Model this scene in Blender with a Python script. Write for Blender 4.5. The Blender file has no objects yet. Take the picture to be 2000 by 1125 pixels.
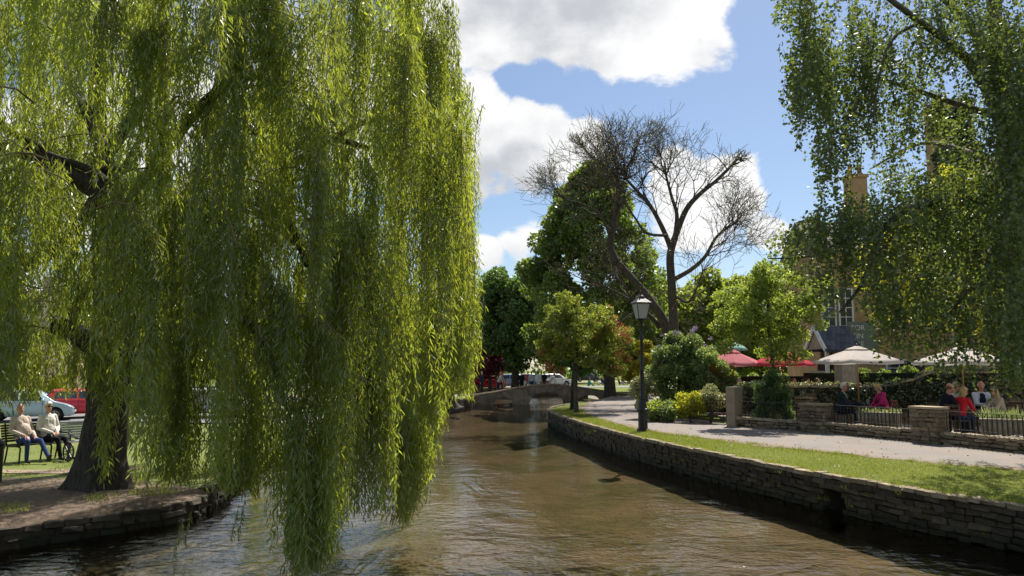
import bpy, bmesh, math, random
import numpy as np
from mathutils import Vector, Matrix

R = math.radians
random.seed(7)
rng = np.random.default_rng(11)
SC = bpy.context.scene
COL = SC.collection

# ------------------------------------------------------------------ camera
F = 1511.0                      # focal length in pixels of a 2000 px wide picture
PITCH = math.atan((722 - 562.5) / F)
CZ = 1.95
cam_d = bpy.data.cameras.new('camera')
cam_d.sensor_width = 36.0
cam_d.lens = 36.0 * F / 2000.0
cam_d.clip_end = 3000
cam = bpy.data.objects.new('camera', cam_d)
COL.objects.link(cam)
cam.location = (0, 0, CZ)
cam.rotation_euler = (math.pi / 2 + PITCH, 0, 0)
SC.camera = cam

# ------------------------------------------------------------------ light
SUN_AZ = R(24)                  # measured from +Y towards +X
SUN_EL = R(54)
sun_d = bpy.data.lights.new('sun', 'SUN')
sun_d.energy = 4.6
sun_d.angle = R(0.53)
sun_d.color = (1.0, 0.94, 0.84)
sun = bpy.data.objects.new('sun', sun_d)
COL.objects.link(sun)
sv = Vector((math.sin(SUN_AZ) * math.cos(SUN_EL), math.cos(SUN_AZ) * math.cos(SUN_EL), math.sin(SUN_EL)))
sun.rotation_euler = sv.to_track_quat('Z', 'Y').to_euler()
sun.location = (20, 40, 60)

VS = SC.view_settings
VS.view_transform = 'Standard'
VS.look = 'None'
VS.gamma = 1.0
VS.exposure = 0.84
VS.use_curve_mapping = False
SC.cycles.max_bounces = 6
SC.cycles.diffuse_bounces = 2
SC.cycles.glossy_bounces = 3
SC.cycles.transmission_bounces = 4
SC.cycles.transparent_max_bounces = 10
SC.cycles.sample_clamp_indirect = 6.0
SC.cycles.caustics_reflective = False
SC.cycles.caustics_refractive = False


# ------------------------------------------------------------------ pixel -> world helpers (photo pixels, 2000 x 1125)
_cp, _sp = math.cos(PITCH), math.sin(PITCH)


def ray(px, py):
    u, v = (px - 1000) / F, (562.5 - py) / F
    return Vector((u, _cp - v * _sp, _sp + v * _cp))


def onz(px, py, z=0.0):
    d = ray(px, py)
    t = (z - CZ) / d.z
    return Vector((d.x * t, d.y * t, z))


def aty(px, py, y):
    d = ray(px, py)
    t = y / d.y
    return Vector((d.x * t, y, CZ + d.z * t))


def project(P):
    """numpy (n,3) -> photo px, py"""
    P = np.asarray(P, float)
    x, y, z = P[..., 0], P[..., 1], P[..., 2] - CZ
    dep = y * _cp + z * _sp
    up = -y * _sp + z * _cp
    return 1000 + F * x / dep, 562.5 - F * up / dep


# ------------------------------------------------------------------ world: sky with cumulus
world = bpy.data.worlds.new('World')
SC.world = world
world.use_nodes = True
nt = world.node_tree
nt.nodes.clear()


def wn(t, **kw):
    n = nt.nodes.new(t)
    for k, v in kw.items():
        setattr(n, k, v)
    return n


def wmath(op, a, b=None, clamp=False):
    n = wn('ShaderNodeMath', operation=op)
    n.use_clamp = clamp
    for i, s in enumerate((a, b)):
        if s is None:
            continue
        if isinstance(s, (int, float)):
            n.inputs[i].default_value = s
        else:
            nt.links.new(s, n.inputs[i])
    return n.outputs[0]


def wrange(v, a, b, c=0.0, d=1.0, smooth=True):
    n = wn('ShaderNodeMapRange')
    n.interpolation_type = 'SMOOTHSTEP' if smooth else 'LINEAR'
    nt.links.new(v, n.inputs[0])
    for i, s in enumerate((a, b, c, d)):
        n.inputs[1 + i].default_value = s
    return n.outputs[0]


sky = wn('ShaderNodeTexSky', sky_type='NISHITA')
sky.sun_disc = False
sky.sun_elevation = SUN_EL
sky.sun_rotation = SUN_AZ
sky.air_density = 1.0
sky.dust_density = 0.6
sky.ozone_density = 3.0
tc = wn('ShaderNodeTexCoord')
dirv = tc.outputs['Generated']


def wnoise(scale, detail, rough=0.55, off=(0, 0, 0), dist=0.0, sq=(1, 1, 1.6)):
    m = wn('ShaderNodeMapping')
    m.inputs['Location'].default_value = off
    m.inputs['Scale'].default_value = sq
    nt.links.new(dirv, m.inputs[0])
    n = wn('ShaderNodeTexNoise')
    n.inputs['Scale'].default_value = scale
    n.inputs['Detail'].default_value = detail
    n.inputs['Roughness'].default_value = rough
    n.inputs['Distortion'].default_value = dist
    nt.links.new(m.outputs[0], n.inputs['Vector'])
    return n.outputs['Fac']


def blob(px, py, rpx):
    """soft cumulus mass round one direction of the sky, 0..1"""
    c = ray(px, py).normalized()
    ang = rpx / F
    vm = wn('ShaderNodeVectorMath', operation='DISTANCE')
    nt.links.new(dirv, vm.inputs[0])
    vm.inputs[1].default_value = c
    return wrange(vm.outputs['Value'], ang * 1.5, ang * 0.25)


def wmax(vals):
    o = vals[0]
    for v in vals[1:]:
        o = wmath('MAXIMUM', o, v)
    return o


masses = [blob(*b) for b in ((1010, 40, 150), (1180, 60, 170), (1290, 90, 130), (1400, 105, 70), (900, 30, 120), (1180, -60, 170), (1340, 10, 110),
                             (960, 300, 120), (1060, 260, 110), (1140, 270, 80), (880, 260, 150), (1000, 360, 70), (940, 190, 70),
                             (1330, 350, 80), (1420, 350, 80), (1350, 420, 90), (1460, 380, 60), (1505, 450, 45),
                             (1010, 455, 50), (950, 490, 40), (1540, 470, 30), (700, 200, 180), (350, 250, 200), (150, 330, 160))]
mass = wmax(masses)
# open blue gaps between the masses
gaps = wmax([blob(*b) for b in ((1420, 215, 130), (1250, 215, 90), (1150, 180, 60), (1060, 165, 45), (1000, 150, 30), (1560, 180, 150), (1000, 415, 45), (1480, 60, 60), (1545, 330, 90), (1230, 280, 60))])
fine = wnoise(7.5, 12, 0.63, (3.1, 0.4, 0.2), 0.15)
broad = wnoise(2.3, 4, 0.5, (0.7, 1.9, 0.3))
front = wn('ShaderNodeSeparateXYZ')
nt.links.new(dirv, front.inputs[0])
# away from the framed masses broken cumulus carries on, thickened to raise the fill light
out = wrange(broad, 0.46, 0.60, 0.0, 0.64)
inview = blob(1200, 300, 620)
out = wmath('MULTIPLY', out, wmath('SUBTRACT', 1.0, inview))
cov = wmath('MAXIMUM', wmath('SUBTRACT', mass, wmath('MULTIPLY', gaps, 0.55)), out)
dens = wmath('ADD', wmath('MULTIPLY', cov, 1.0), wmath('MULTIPLY', wmath('SUBTRACT', fine, 0.5), 2.5))
mask = wrange(dens, 0.34, 0.72)
# grey, thick bases towards the middle of the masses
thick = wmax([blob(*b) for b in ((1060, 70, 110), (1150, 30, 120), (960, 60, 90), (1020, 330, 70), (960, 360, 70), (1200, -40, 120))])
shade = wmath('MULTIPLY', wrange(thick, 0.15, 0.9), wrange(wnoise(6.0, 8, 0.55, (1.3, 2.2, 0.6)), 0.34, 0.62))
shade = wmath('MAXIMUM', shade, wmath('MULTIPLY', wrange(wnoise(9.0, 7, 0.58, (4.3, 0.2, 2.6)), 0.44, 0.72), 0.42))
ccol = wn('ShaderNodeMix', data_type='RGBA')
ccol.inputs[6].default_value = (1.0, 1.0, 1.0, 1)
ccol.inputs[7].default_value = (0.46, 0.49, 0.54, 1)
nt.links.new(wmath('MULTIPLY', shade, 0.8), ccol.inputs[0])
bg_sky = wn('ShaderNodeBackground')
bg_sky.inputs[1].default_value = 0.065
nt.links.new(sky.outputs[0], bg_sky.inputs[0])
bg_cloud = wn('ShaderNodeBackground')
bg_cloud.inputs[1].default_value = 0.58
nt.links.new(ccol.outputs[2], bg_cloud.inputs[0])
mixs = wn('ShaderNodeMixShader')
nt.links.new(mask, mixs.inputs[0])
nt.links.new(bg_sky.outputs[0], mixs.inputs[1])
nt.links.new(bg_cloud.outputs[0], mixs.inputs[2])
wout = wn('ShaderNodeOutputWorld')
nt.links.new(mixs.outputs[0], wout.inputs[0])


# ------------------------------------------------------------------ materials
MATS = {}


class NT:
    def __init__(self, name):
        self.m = bpy.data.materials.new(name)
        self.m.use_nodes = True
        self.t = self.m.node_tree
        self.b = self.t.nodes['Principled BSDF']
        self.out = self.t.nodes['Material Output']

    def n(self, t, **kw):
        n = self.t.nodes.new(t)
        for k, v in kw.items():
            setattr(n, k, v)
        return n

    def l(self, a, b):
        self.t.links.new(a, b)

    def coord(self, which='Object', scale=(1, 1, 1)):
        c = self.n('ShaderNodeTexCoord')
        mp = self.n('ShaderNodeMapping')
        mp.inputs['Scale'].default_value = scale
        self.l(c.outputs[which], mp.inputs[0])
        return mp.outputs[0]

    def wpos(self, scale=(1, 1, 1)):
        g = self.n('ShaderNodeNewGeometry')
        mp = self.n('ShaderNodeMapping')
        mp.inputs['Scale'].default_value = scale
        self.l(g.outputs['Position'], mp.inputs[0])
        return mp.outputs[0]

    def noise(self, vec, scale, detail=4, rough=0.55, dist=0.0):
        n = self.n('ShaderNodeTexNoise')
        n.inputs['Scale'].default_value = scale
        n.inputs['Detail'].default_value = detail
        n.inputs['Roughness'].default_value = rough
        n.inputs['Distortion'].default_value = dist
        self.l(vec, n.inputs['Vector'])
        return n.outputs['Fac']

    def rng(self, v, a, b, c=0.0, d=1.0):
        n = self.n('ShaderNodeMapRange')
        self.l(v, n.inputs[0])
        for i, s in enumerate((a, b, c, d)):
            n.inputs[1 + i].default_value = s
        return n.outputs[0]

    def mix(self, fac, a, b):
        n = self.n('ShaderNodeMix', data_type='RGBA')
        for i, s in ((0, fac), (6, a), (7, b)):
            if isinstance(s, (tuple, list)):
                n.inputs[i].default_value = (*s[:3], 1)
            elif isinstance(s, (int, float)):
                n.inputs[i].default_value = s
            else:
                self.l(s, n.inputs[i])
        return n.outputs[2]

    def math(self, op, a, b=0.0):
        n = self.n('ShaderNodeMath', operation=op)
        for i, s in enumerate((a, b)):
            if isinstance(s, (int, float)):
                n.inputs[i].default_value = s
            else:
                self.l(s, n.inputs[i])
        return n.outputs[0]

    def bump(self, h, strength=0.4, dist=0.02):
        n = self.n('ShaderNodeBump')
        n.inputs['Strength'].default_value = strength
        n.inputs['Distance'].default_value = dist
        self.l(h, n.inputs['Height'])
        self.l(n.outputs[0], self.b.inputs['Normal'])
        return n.outputs[0]


def sc3(c, k):
    return tuple(min(1.0, x * k) for x in c)


def pmat(name, c, rough=0.75, var=0.22, scale=6.0, bump=0.0, bscale=40.0, metal=0.0, spec=0.35, per_obj=0.0, stain=None, world_coord=False, tide=None):
    """one plain surface: two-scale mottling, optional stain colour, fine relief, tone differing from object to object"""
    if name in MATS:
        return MATS[name]
    k = NT(name)
    vec = k.wpos() if world_coord else k.coord()
    nz = k.noise(vec, scale, 5)
    col = k.mix(k.rng(nz, 0.3, 0.7), sc3(c, 1 - var), sc3(c, 1 + var))
    if stain is not None:
        sn = k.noise(vec, scale * 0.35, 6, 0.65)
        col = k.mix(k.rng(sn, 0.52, 0.68, 0.0, 0.8), col, stain)
    if per_obj:
        oi = k.n('ShaderNodeObjectInfo')
        hs = k.n('ShaderNodeHueSaturation')
        k.l(k.rng(oi.outputs['Random'], 0, 1, 1 - per_obj, 1 + per_obj), hs.inputs['Value'])
        k.l(col, hs.inputs['Color'])
        col = hs.outputs[0]
    if tide is not None:      # algae and damp just above the water line
        sx_ = k.n('ShaderNodeSeparateXYZ')
        wp = k.wpos()
        k.l(wp, sx_.inputs[0])
        zz = k.math('ADD', sx_.outputs[2], k.math('MULTIPLY', k.noise(wp, 3.0, 4), 0.16))
        col = k.mix(k.rng(zz, tide - 0.02, tide + 0.14, 0.85, 0.0), col, (0.020, 0.024, 0.012))
    k.l(col, k.b.inputs['Base Color'])
    k.b.inputs['Roughness'].default_value = rough
    k.b.inputs['Metallic'].default_value = metal
    k.b.inputs['Specular IOR Level'].default_value = spec
    if bump:
        k.bump(k.noise(vec, bscale, 5, 0.6), bump, 0.02)
    MATS[name] = k.m
    return k.m


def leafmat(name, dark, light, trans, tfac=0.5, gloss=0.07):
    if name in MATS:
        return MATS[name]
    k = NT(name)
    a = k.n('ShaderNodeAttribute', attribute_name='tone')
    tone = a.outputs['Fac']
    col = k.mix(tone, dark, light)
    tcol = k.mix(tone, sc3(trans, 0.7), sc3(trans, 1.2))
    df = k.n('ShaderNodeBsdfDiffuse')
    k.l(col, df.inputs[0])
    tr = k.n('ShaderNodeBsdfTranslucent')
    k.l(tcol, tr.inputs[0])
    gl = k.n('ShaderNodeBsdfGlossy')
    gl.inputs['Roughness'].default_value = 0.42
    gl.inputs['Color'].default_value = (0.9, 0.95, 0.85, 1)
    m1 = k.n('ShaderNodeMixShader')
    m1.inputs[0].default_value = tfac
    k.l(df.outputs[0], m1.inputs[1])
    k.l(tr.outputs[0], m1.inputs[2])
    m2 = k.n('ShaderNodeMixShader')
    m2.inputs[0].default_value = gloss
    k.l(m1.outputs[0], m2.inputs[1])
    k.l(gl.outputs[0], m2.inputs[2])
    k.l(m2.outputs[0], k.out.inputs[0])
    MATS[name] = k.m
    return k.m


# ------------------------------------------------------------------ object helpers
def tag(o, label=None, cat=None, group=None, kind=None):
    if label:
        o['label'] = label
    if cat:
        o['category'] = cat
    if group:
        o['group'] = group
    if kind:
        o['kind'] = kind
    return o


def empty(name, loc=(0, 0, 0), rz=0.0, parent=None):
    o = bpy.data.objects.new(name, None)
    o.empty_display_size = 0.2
    COL.objects.link(o)
    o.location = loc
    o.rotation_euler = (0, 0, rz)
    if parent is not None:
        o.parent = parent
    return o


def link(name, me, mats=None, parent=None, loc=None, rz=None):
    o = bpy.data.objects.new(name, me)
    COL.objects.link(o)
    if mats is not None:
        for m in (mats if isinstance(mats, (list, tuple)) else [mats]):
            me.materials.append(m)
    if parent is not None:
        o.parent = parent
    if loc is not None:
        o.location = loc
    if rz is not None:
        o.rotation_euler = (0, 0, rz)
    return o


class MB:
    """collects polygons of one part"""

    def __init__(self):
        self.v, self.f, self.mi, self.sm = [], [], [], []

    def add(self, vs, fs, mi=0, smooth=False):
        o = len(self.v)
        self.v.extend([tuple(p) for p in vs])
        for f in fs:
            self.f.append([o + i for i in f])
            self.mi.append(mi)
            self.sm.append(smooth)
        return self

    def box(self, c, s, rz=0.0, mi=0, M=None):
        hx, hy, hz = s[0] / 2, s[1] / 2, s[2] / 2
        pts = []
        cr, sr = math.cos(rz), math.sin(rz)
        for z in (-hz, hz):
            for x, y in ((-hx, -hy), (hx, -hy), (hx, hy), (-hx, hy)):
                p = Vector((x * cr - y * sr, x * sr + y * cr, z))
                if M is not None:
                    p = M @ Vector((x, y, z))
                pts.append(p + Vector(c))
        return self.add(pts, [(3, 2, 1, 0), (4, 5, 6, 7), (0, 1, 5, 4), (1, 2, 6, 5), (2, 3, 7, 6), (3, 0, 4, 7)], mi)

    def bar(self, a, b, w, h=None, mi=0):
        """rectangular bar from a to b"""
        a, b = Vector(a), Vector(b)
        h = w if h is None else h
        d = (b - a).normalized()
        up = Vector((0, 0, 1)) if abs(d.z) < 0.95 else Vector((0, 1, 0))
        s = d.cross(up).normalized()
        u = s.cross(d)
        pts = []
        for p in (a, b):
            for i, j in ((-1, -1), (1, -1), (1, 1), (-1, 1)):
                pts.append(p + s * (w / 2 * i) + u * (h / 2 * j))
        return self.add(pts, [(0, 1, 2, 3), (7, 6, 5, 4), (0, 4, 5, 1), (1, 5, 6, 2), (2, 6, 7, 3), (3, 7, 4, 0)], mi)

    def tube(self, pts, rad, n=8, mi=0, smooth=True, caps=True):
        pts = [Vector(p) for p in pts]
        if isinstance(rad, (int, float)):
            rad = [rad] * len(pts)
        vs, fs = [], []
        prev = None
        for i, p in enumerate(pts):
            t = (pts[min(i + 1, len(pts) - 1)] - pts[max(i - 1, 0)])
            if t.length < 1e-9:
                t = Vector((0, 0, 1))
            t.normalize()
            if prev is None:
                ref = Vector((0, 0, 1)) if abs(t.z) < 0.9 else Vector((1, 0, 0))
                s = t.cross(ref).normalized()
            else:
                s = (prev - t * prev.dot(t))
                s = s.normalized() if s.length > 1e-6 else t.orthogonal().normalized()
            prev = s
            u = t.cross(s)
            for k in range(n):
                a = 2 * math.pi * k / n
                vs.append(p + (s * math.cos(a) + u * math.sin(a)) * rad[i])
        for i in range(len(pts) - 1):
            for k in range(n):
                a, b = i * n + k, i * n + (k + 1) % n
                fs.append((a, b, b + n, a + n))
        if caps:
            fs.append(tuple(range(n - 1, -1, -1)))
            fs.append(tuple(range((len(pts) - 1) * n, len(pts) * n)))
        return self.add(vs, fs, mi, smooth)

    def lathe(self, prof, n=16, c=(0, 0, 0), mi=0, smooth=True):
        vs, fs = [], []
        for r, z in prof:
            for k in range(n):
                a = 2 * math.pi * k / n
                vs.append((c[0] + r * math.cos(a), c[1] + r * math.sin(a), c[2] + z))
        for i in range(len(prof) - 1):
            for k in range(n):
                a, b = i * n + k, i * n + (k + 1) % n
                fs.append((a, b, b + n, a + n))
        fs.append(tuple(range(n - 1, -1, -1)))
        fs.append(tuple(range((len(prof) - 1) * n, len(prof) * n)))
        return self.add(vs, fs, mi, smooth)

    def prism(self, poly, axis_a, axis_b, mi=0):
        """polygon (list of Vector) swept from offset a to offset b"""
        a, b = Vector(axis_a), Vector(axis_b)
        n = len(poly)
        vs = [Vector(p) + a for p in poly] + [Vector(p) + b for p in poly]
        fs = [tuple(range(n - 1, -1, -1)), tuple(range(n, 2 * n))]
        for i in range(n):
            j = (i + 1) % n
            fs.append((i, j, j + n, i + n))
        return self.add(vs, fs, mi)

    def mesh(self, name):
        me = bpy.data.meshes.new(name)
        me.from_pydata([tuple(v) for v in self.v], [], self.f)
        me.polygons.foreach_set('material_index', self.mi)
        me.polygons.foreach_set('use_smooth', self.sm)
        me.update()
        return me

    def build(self, name, mats, parent=None, loc=None, rz=None):
        return link(name, self.mesh(name), mats, parent, loc, rz)


def npmesh(name, V, nper, tone=None, tri=False):
    """mesh of len(V)/nper separate polygons with nper corners"""
    V = np.ascontiguousarray(V, dtype=np.float32).reshape(-1, 3)
    nv = len(V)
    nf = nv // nper
    me = bpy.data.meshes.new(name)
    me.vertices.add(nv)
    me.vertices.foreach_set('co', V.ravel())
    me.loops.add(nv)
    me.loops.foreach_set('vertex_index', np.arange(nv, dtype=np.int32))
    me.polygons.add(nf)
    me.polygons.foreach_set('loop_start', np.arange(0, nv, nper, dtype=np.int32))
    if tone is not None:
        at = me.attributes.new('tone', 'FLOAT', 'POINT')
        at.data.foreach_set('value', np.repeat(np.asarray(tone, np.float32), nper))
    me.update()
    return me


def unit(v):
    return v / np.maximum(np.linalg.norm(v, axis=-1, keepdims=True), 1e-9)


def leafquads(P, D, L, W, spin=None, droop=0.0):
    """rhombic leaves: base P, axis D (unit), length L, width W; returns (n*4,3)"""
    n = len(P)
    L = np.broadcast_to(np.asarray(L, float), (n,))[:, None]
    W = np.broadcast_to(np.asarray(W, float), (n,))[:, None]
    r = unit(rng.normal(size=(n, 3)))
    S = unit(np.cross(D, r))
    tip = P + D * L
    tip[:, 2] -= droop * L[:, 0]
    mid = P + D * L * 0.45
    return np.stack([P, mid + S * W / 2, tip, mid - S * W / 2], axis=1).reshape(-1, 3)


def smooth_path(pts, sub=5):
    """Catmull-Rom through pts"""
    pts = [Vector(p) for p in pts]
    out = []
    for i in range(len(pts) - 1):
        p0, p1, p2, p3 = pts[max(i - 1, 0)], pts[i], pts[i + 1], pts[min(i + 2, len(pts) - 1)]
        for k in range(sub):
            t = k / sub
            out.append(0.5 * ((2 * p1) + (p2 - p0) * t + (2 * p0 - 5 * p1 + 4 * p2 - p3) * t * t + (3 * p1 - p0 - 3 * p2 + p3) * t ** 3))
    out.append(pts[-1])
    return out


def taper(n, a, b, p=1.0):
    return [a + (b - a) * (i / max(n - 1, 1)) ** p for i in range(n)]
# ================================================================== the setting: river, banks, path
WATER = -0.65
RY = [-60, 0, 5, 11.2, 12.1, 13.5, 15.3, 18.1, 22.2, 27.8, 34, 37.7, 40.5, 44, 50, 56, 60, 70, 82]
RX = [15, 11.5, 9.9, 7.4, 6.85, 6.25, 5.55, 4.75, 3.66, 2.7, 1.95, 1.72, 1.95, 2.9, 5.3, 7.6, 8.3, 7.0, 6.0]
LY = [-60, 0, 5, 9, 11.3, 13.4, 14.3, 16, 22, 30, 40, 47, 53, 57, 60, 70, 82]
LX = [-11, -10.6, -10.2, -9.2, -7.5, -5.75, -5.55, -5.8, -6.9, -6.6, -6.0, -5.2, -4.2, -2.9, -2.6, -4.0, -6.0]


def xr(y):
    return np.interp(y, RY, RX)


def xl(y):
    return np.interp(y, LY, LX)


def zleft(x, y):
    zz = np.interp(y, [-60, 8, 13, 18, 38, 46, 58, 90], [-0.05, -0.08, -0.13, -0.30, -0.60, -0.45, 0.0, 0.0])
    return zz


def edge_drop(y):
    return np.interp(y, [4, 9, 13, 15, 18], [0.12, 0.22, 0.20, 0.08, 0.0])


# ---- bed
kb = NT('river_bed_gravel')
vec = kb.wpos()
n1 = kb.noise(vec, 0.55, 6, 0.6, 0.6)
n2 = kb.noise(vec, 9.0, 6, 0.65)
vor = kb.n('ShaderNodeTexVoronoi')
vor.inputs['Scale'].default_value = 11.0
kb.l(vec, vor.inputs['Vector'])
c1 = kb.mix(kb.rng(n2, 0.3, 0.7), (0.074, 0.055, 0.034), (0.225, 0.170, 0.106))
c2 = kb.mix(kb.rng(vor.outputs['Distance'], 0.0, 0.6), c1, (0.13, 0.096, 0.056))
weed = kb.mix(kb.rng(n1, 0.46, 0.60), c2, (0.075, 0.066, 0.022))
kb.l(weed, kb.b.inputs['Base Color'])
kb.b.inputs['Roughness'].default_value = 0.9
kb.bump(vor.outputs['Distance'], 0.8, 0.05)
m = MB()
ys = list(np.arange(-60, 90, 3.0)) + [90]
rows = []
for y in ys:
    a, b = float(xl(min(y, 82))) - 1.0, float(xr(min(y, 82))) + 1.0
    rows.append([(a + (b - a) * i / 16, y, -1.04 + 0.06 * math.sin(i * 1.7 + y) - (0.10 if 3 < i < 13 else 0)) for i in range(17)])
vs = [p for r in rows for p in r]
fs = [(j * 17 + i, j * 17 + i + 1, (j + 1) * 17 + i + 1, (j + 1) * 17 + i) for j in range(len(ys) - 1) for i in range(16)]
m.add(vs, fs, 0, True)
tag(m.build('river_bed', kb.m), kind='structure')

# ---- water: clear brown film over the bed with a rippled mirror surface
kw = NT('river_water')
vec = kw.wpos((1.0, 1.0, 1.0))
w1 = kw.noise(kw.wpos((0.9, 1.15, 1)), 5.5, 3, 0.5, 0.3)
w2 = kw.noise(kw.wpos((1.0, 1.5, 1)), 1.1, 3, 0.5, 0.8)
w3 = kw.noise(kw.wpos((1.0, 1.3, 1)), 15.0, 3, 0.6, 0.2)
# calm lanes and ruffled lanes, as a current makes them
lane = kw.rng(kw.noise(kw.wpos((0.5, 0.22, 1)), 0.9, 4, 0.55, 0.9), 0.35, 0.62, 0.25, 1.0)
hh = kw.math('ADD', kw.math('MULTIPLY', w1, 0.026), kw.math('ADD', kw.math('MULTIPLY', w2, 0.060), kw.math('MULTIPLY', w3, 0.0045)))
sxy = kw.n('ShaderNodeSeparateXYZ')
kw.l(vec, sxy.inputs[0])
# the current ruffles up where the channel narrows towards the near bank
ruf = kw.math('ADD', sxy.outputs[1], kw.math('ADD', kw.math('MULTIPLY', sxy.outputs[0], 0.30), kw.math('MULTIPLY', kw.noise(vec, 0.6, 3, 0.5), 3.0)))
ruf = kw.rng(ruf, 13.6, 15.4, 1.25, 0.42)
hh = kw.math('MULTIPLY', hh, kw.math('MULTIPLY', lane, ruf))
bn = kw.n('ShaderNodeBump')
bn.inputs['Strength'].default_value = 1.0
bn.inputs['Distance'].default_value = 1.0
kw.l(hh, bn.inputs['Height'])
fr = kw.n('ShaderNodeFresnel')
fr.inputs['IOR'].default_value = 1.56
kw.l(bn.outputs[0], fr.inputs['Normal'])
gl = kw.n('ShaderNodeBsdfGlossy')
gl.inputs['Roughness'].default_value = 0.03
kw.l(bn.outputs[0], gl.inputs['Normal'])
tr = kw.n('ShaderNodeBsdfTransparent')
tr.inputs[0].default_value = (0.84, 0.79, 0.67, 1)
mx = kw.n('ShaderNodeMixShader')
kw.l(fr.outputs[0], mx.inputs[0])
kw.l(tr.outputs[0], mx.inputs[1])
kw.l(gl.outputs[0], mx.inputs[2])
kw.l(mx.outputs[0], kw.out.inputs[0])
m = MB()
ys = sorted(set([y for y in LY + RY if -60 <= y <= 82] + list(range(-60, 83, 2))))
vs, fs = [], []
for y in ys:
    a, b = float(xl(y)) - 0.28, float(xr(y)) + 0.28
    vs += [(a, y, WATER), (b, y, WATER)]
for j in range(len(ys) - 1):
    fs.append((2 * j, 2 * j + 1, 2 * j + 3, 2 * j + 2))
m.add(vs, fs)
tag(m.build('river', kw.m), kind='structure')

# ---- banks
def grass_nodes(k, vec):
    g1 = k.noise(vec, 0.7, 5, 0.6)
    g2 = k.noise(vec, 30.0, 4, 0.7)
    g3 = k.noise(vec, 4.0, 4, 0.6)
    c = k.mix(k.rng(g2, 0.3, 0.7), (0.080, 0.115, 0.012), (0.18, 0.22, 0.035))
    c = k.mix(k.rng(g1, 0.35, 0.7, 0.0, 0.55), c, (0.20, 0.20, 0.05))
    return k.mix(k.rng(g3, 0.5, 0.75, 0.0, 0.5), c, (0.07, 0.11, 0.012))


kg = NT('lawn_grass')
vec = kg.wpos()
kg.l(grass_nodes(kg, vec), kg.b.inputs['Base Color'])
kg.b.inputs['Roughness'].default_value = 0.9
kg.b.inputs['Specular IOR Level'].default_value = 0.15
kg.bump(kg.noise(vec, 45, 4, 0.7), 0.8, 0.05)

ks = NT('worn_bank_soil')
vec = ks.wpos()
gc = grass_nodes(ks, vec)
s1 = ks.noise(vec, 14, 6, 0.65)
soil = ks.mix(ks.rng(s1, 0.3, 0.7), (0.10, 0.068, 0.048), (0.24, 0.175, 0.125))
# bare earth round the tree, fading to grass away from it
vd = ks.n('ShaderNodeVectorMath', operation='DISTANCE')
ks.l(ks.wpos((0.55, 1, 0)), vd.inputs[0])
vd.inputs[1].default_value = (-8.6 * 0.55, 12.6, 0)
patch = ks.math('ADD', ks.rng(vd.outputs['Value'], 2.1, 4.0, 1.0, 0.0), ks.math('MULTIPLY', ks.math('SUBTRACT', ks.noise(vec, 1.6, 5, 0.65), 0.5), 1.9))
ks.l(ks.mix(ks.rng(patch, 0.38, 0.55), gc, soil), ks.b.inputs['Base Color'])
ks.b.inputs['Roughness'].default_value = 0.95
ks.bump(ks.noise(vec, 25, 5, 0.7), 0.7, 0.05)

offs = [0, 0.15, 0.35, 0.6, 0.9, 1.2, 2, 3, 4.5, 6.5, 9, 12, 16, 22, 30, 45, 70, 120, 250, 600]
ysb = sorted(set(list(np.arange(-60, 10, 5.0)) + list(np.arange(10, 30, 0.8)) + list(np.arange(30, 60, 2.0)) + LY + list(np.arange(60, 82, 4)) + [82.0]))


def bank(side, name, mat):
    vs, fs = [], []
    ncol = len(offs)
    for y in ysb:
        e = float(xl(y)) if side < 0 else float(xr(y))
        for o in offs:
            x = e + side * (o + 0.10)
            z = float(zleft(x, y)) if side < 0 else 0.0
            bumpz = 0.03 * math.sin(x * 1.3 + y * 0.7) * math.sin(y * 0.9 - x * 0.4) if o > 0.3 else 0.0
            if side > 0:
                bumpz *= 0.25
            if side < 0:
                bumpz -= float(edge_drop(y)) * math.exp(-o / 0.8)
            vs.append((x, y, z + bumpz - (0.03 if o == 0 else 0)))
    for j in range(len(ysb) - 1):
        for i in range(ncol - 1):
            a = j * ncol + i
            q = (a, a + 1, a + 1 + ncol, a + ncol)
            fs.append(q if side > 0 else q[::-1])
    mm = MB()
    mm.add(vs, fs, 0, True)
    return tag(mm.build(name, mat), kind='structure')


bank(-1, 'left_bank', ks.m)
bank(1, 'right_bank', kg.m)
# ground beyond the head of the reach, out to the horizon
m = MB()
gx = [-900, -200, -60, -20, -6, 6, 20, 60, 200, 900]
gy = [82, 95, 120, 200, 500, 1500]
vs = [(x, y, 0.0) for y in gy for x in gx]
fs = [(j * 10 + i, j * 10 + i + 1, (j + 1) * 10 + i + 1, (j + 1) * 10 + i) for j in range(5) for i in range(9)]
m.add(vs, fs)
tag(m.build('ground', kg.m), kind='structure')

# ---- the path along the right bank
kp = NT('path_asphalt')
vec = kp.wpos()
p1 = kp.noise(vec, 60, 4, 0.7)
p2 = kp.noise(vec, 0.9, 6, 0.6)
pc = kp.mix(kp.rng(p1, 0.3, 0.7), (0.145, 0.128, 0.114), (0.235, 0.208, 0.185))
p3 = kp.noise(vec, 0.28, 7, 0.7, 0.8)
pc = kp.mix(kp.rng(p3, 0.50, 0.62, 0.0, 0.55), pc, (0.115, 0.105, 0.100))
vc = kp.n('ShaderNodeTexVoronoi', feature='DISTANCE_TO_EDGE')
vc.inputs['Scale'].default_value = 0.55
kp.l(kp.wpos((1, 1, 0)), vc.inputs['Vector'])
pc = kp.mix(kp.rng(kp.math('ADD', vc.outputs['Distance'], kp.math('MULTIPLY', p2, 0.03)), 0.016, 0.024, 0.55, 0.0), pc, (0.06, 0.052, 0.045))
pc = kp.mix(kp.rng(p2, 0.45, 0.65, 0.0, 0.7), pc, (0.225, 0.165, 0.122))
kp.l(pc, kp.b.inputs['Base Color'])
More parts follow.
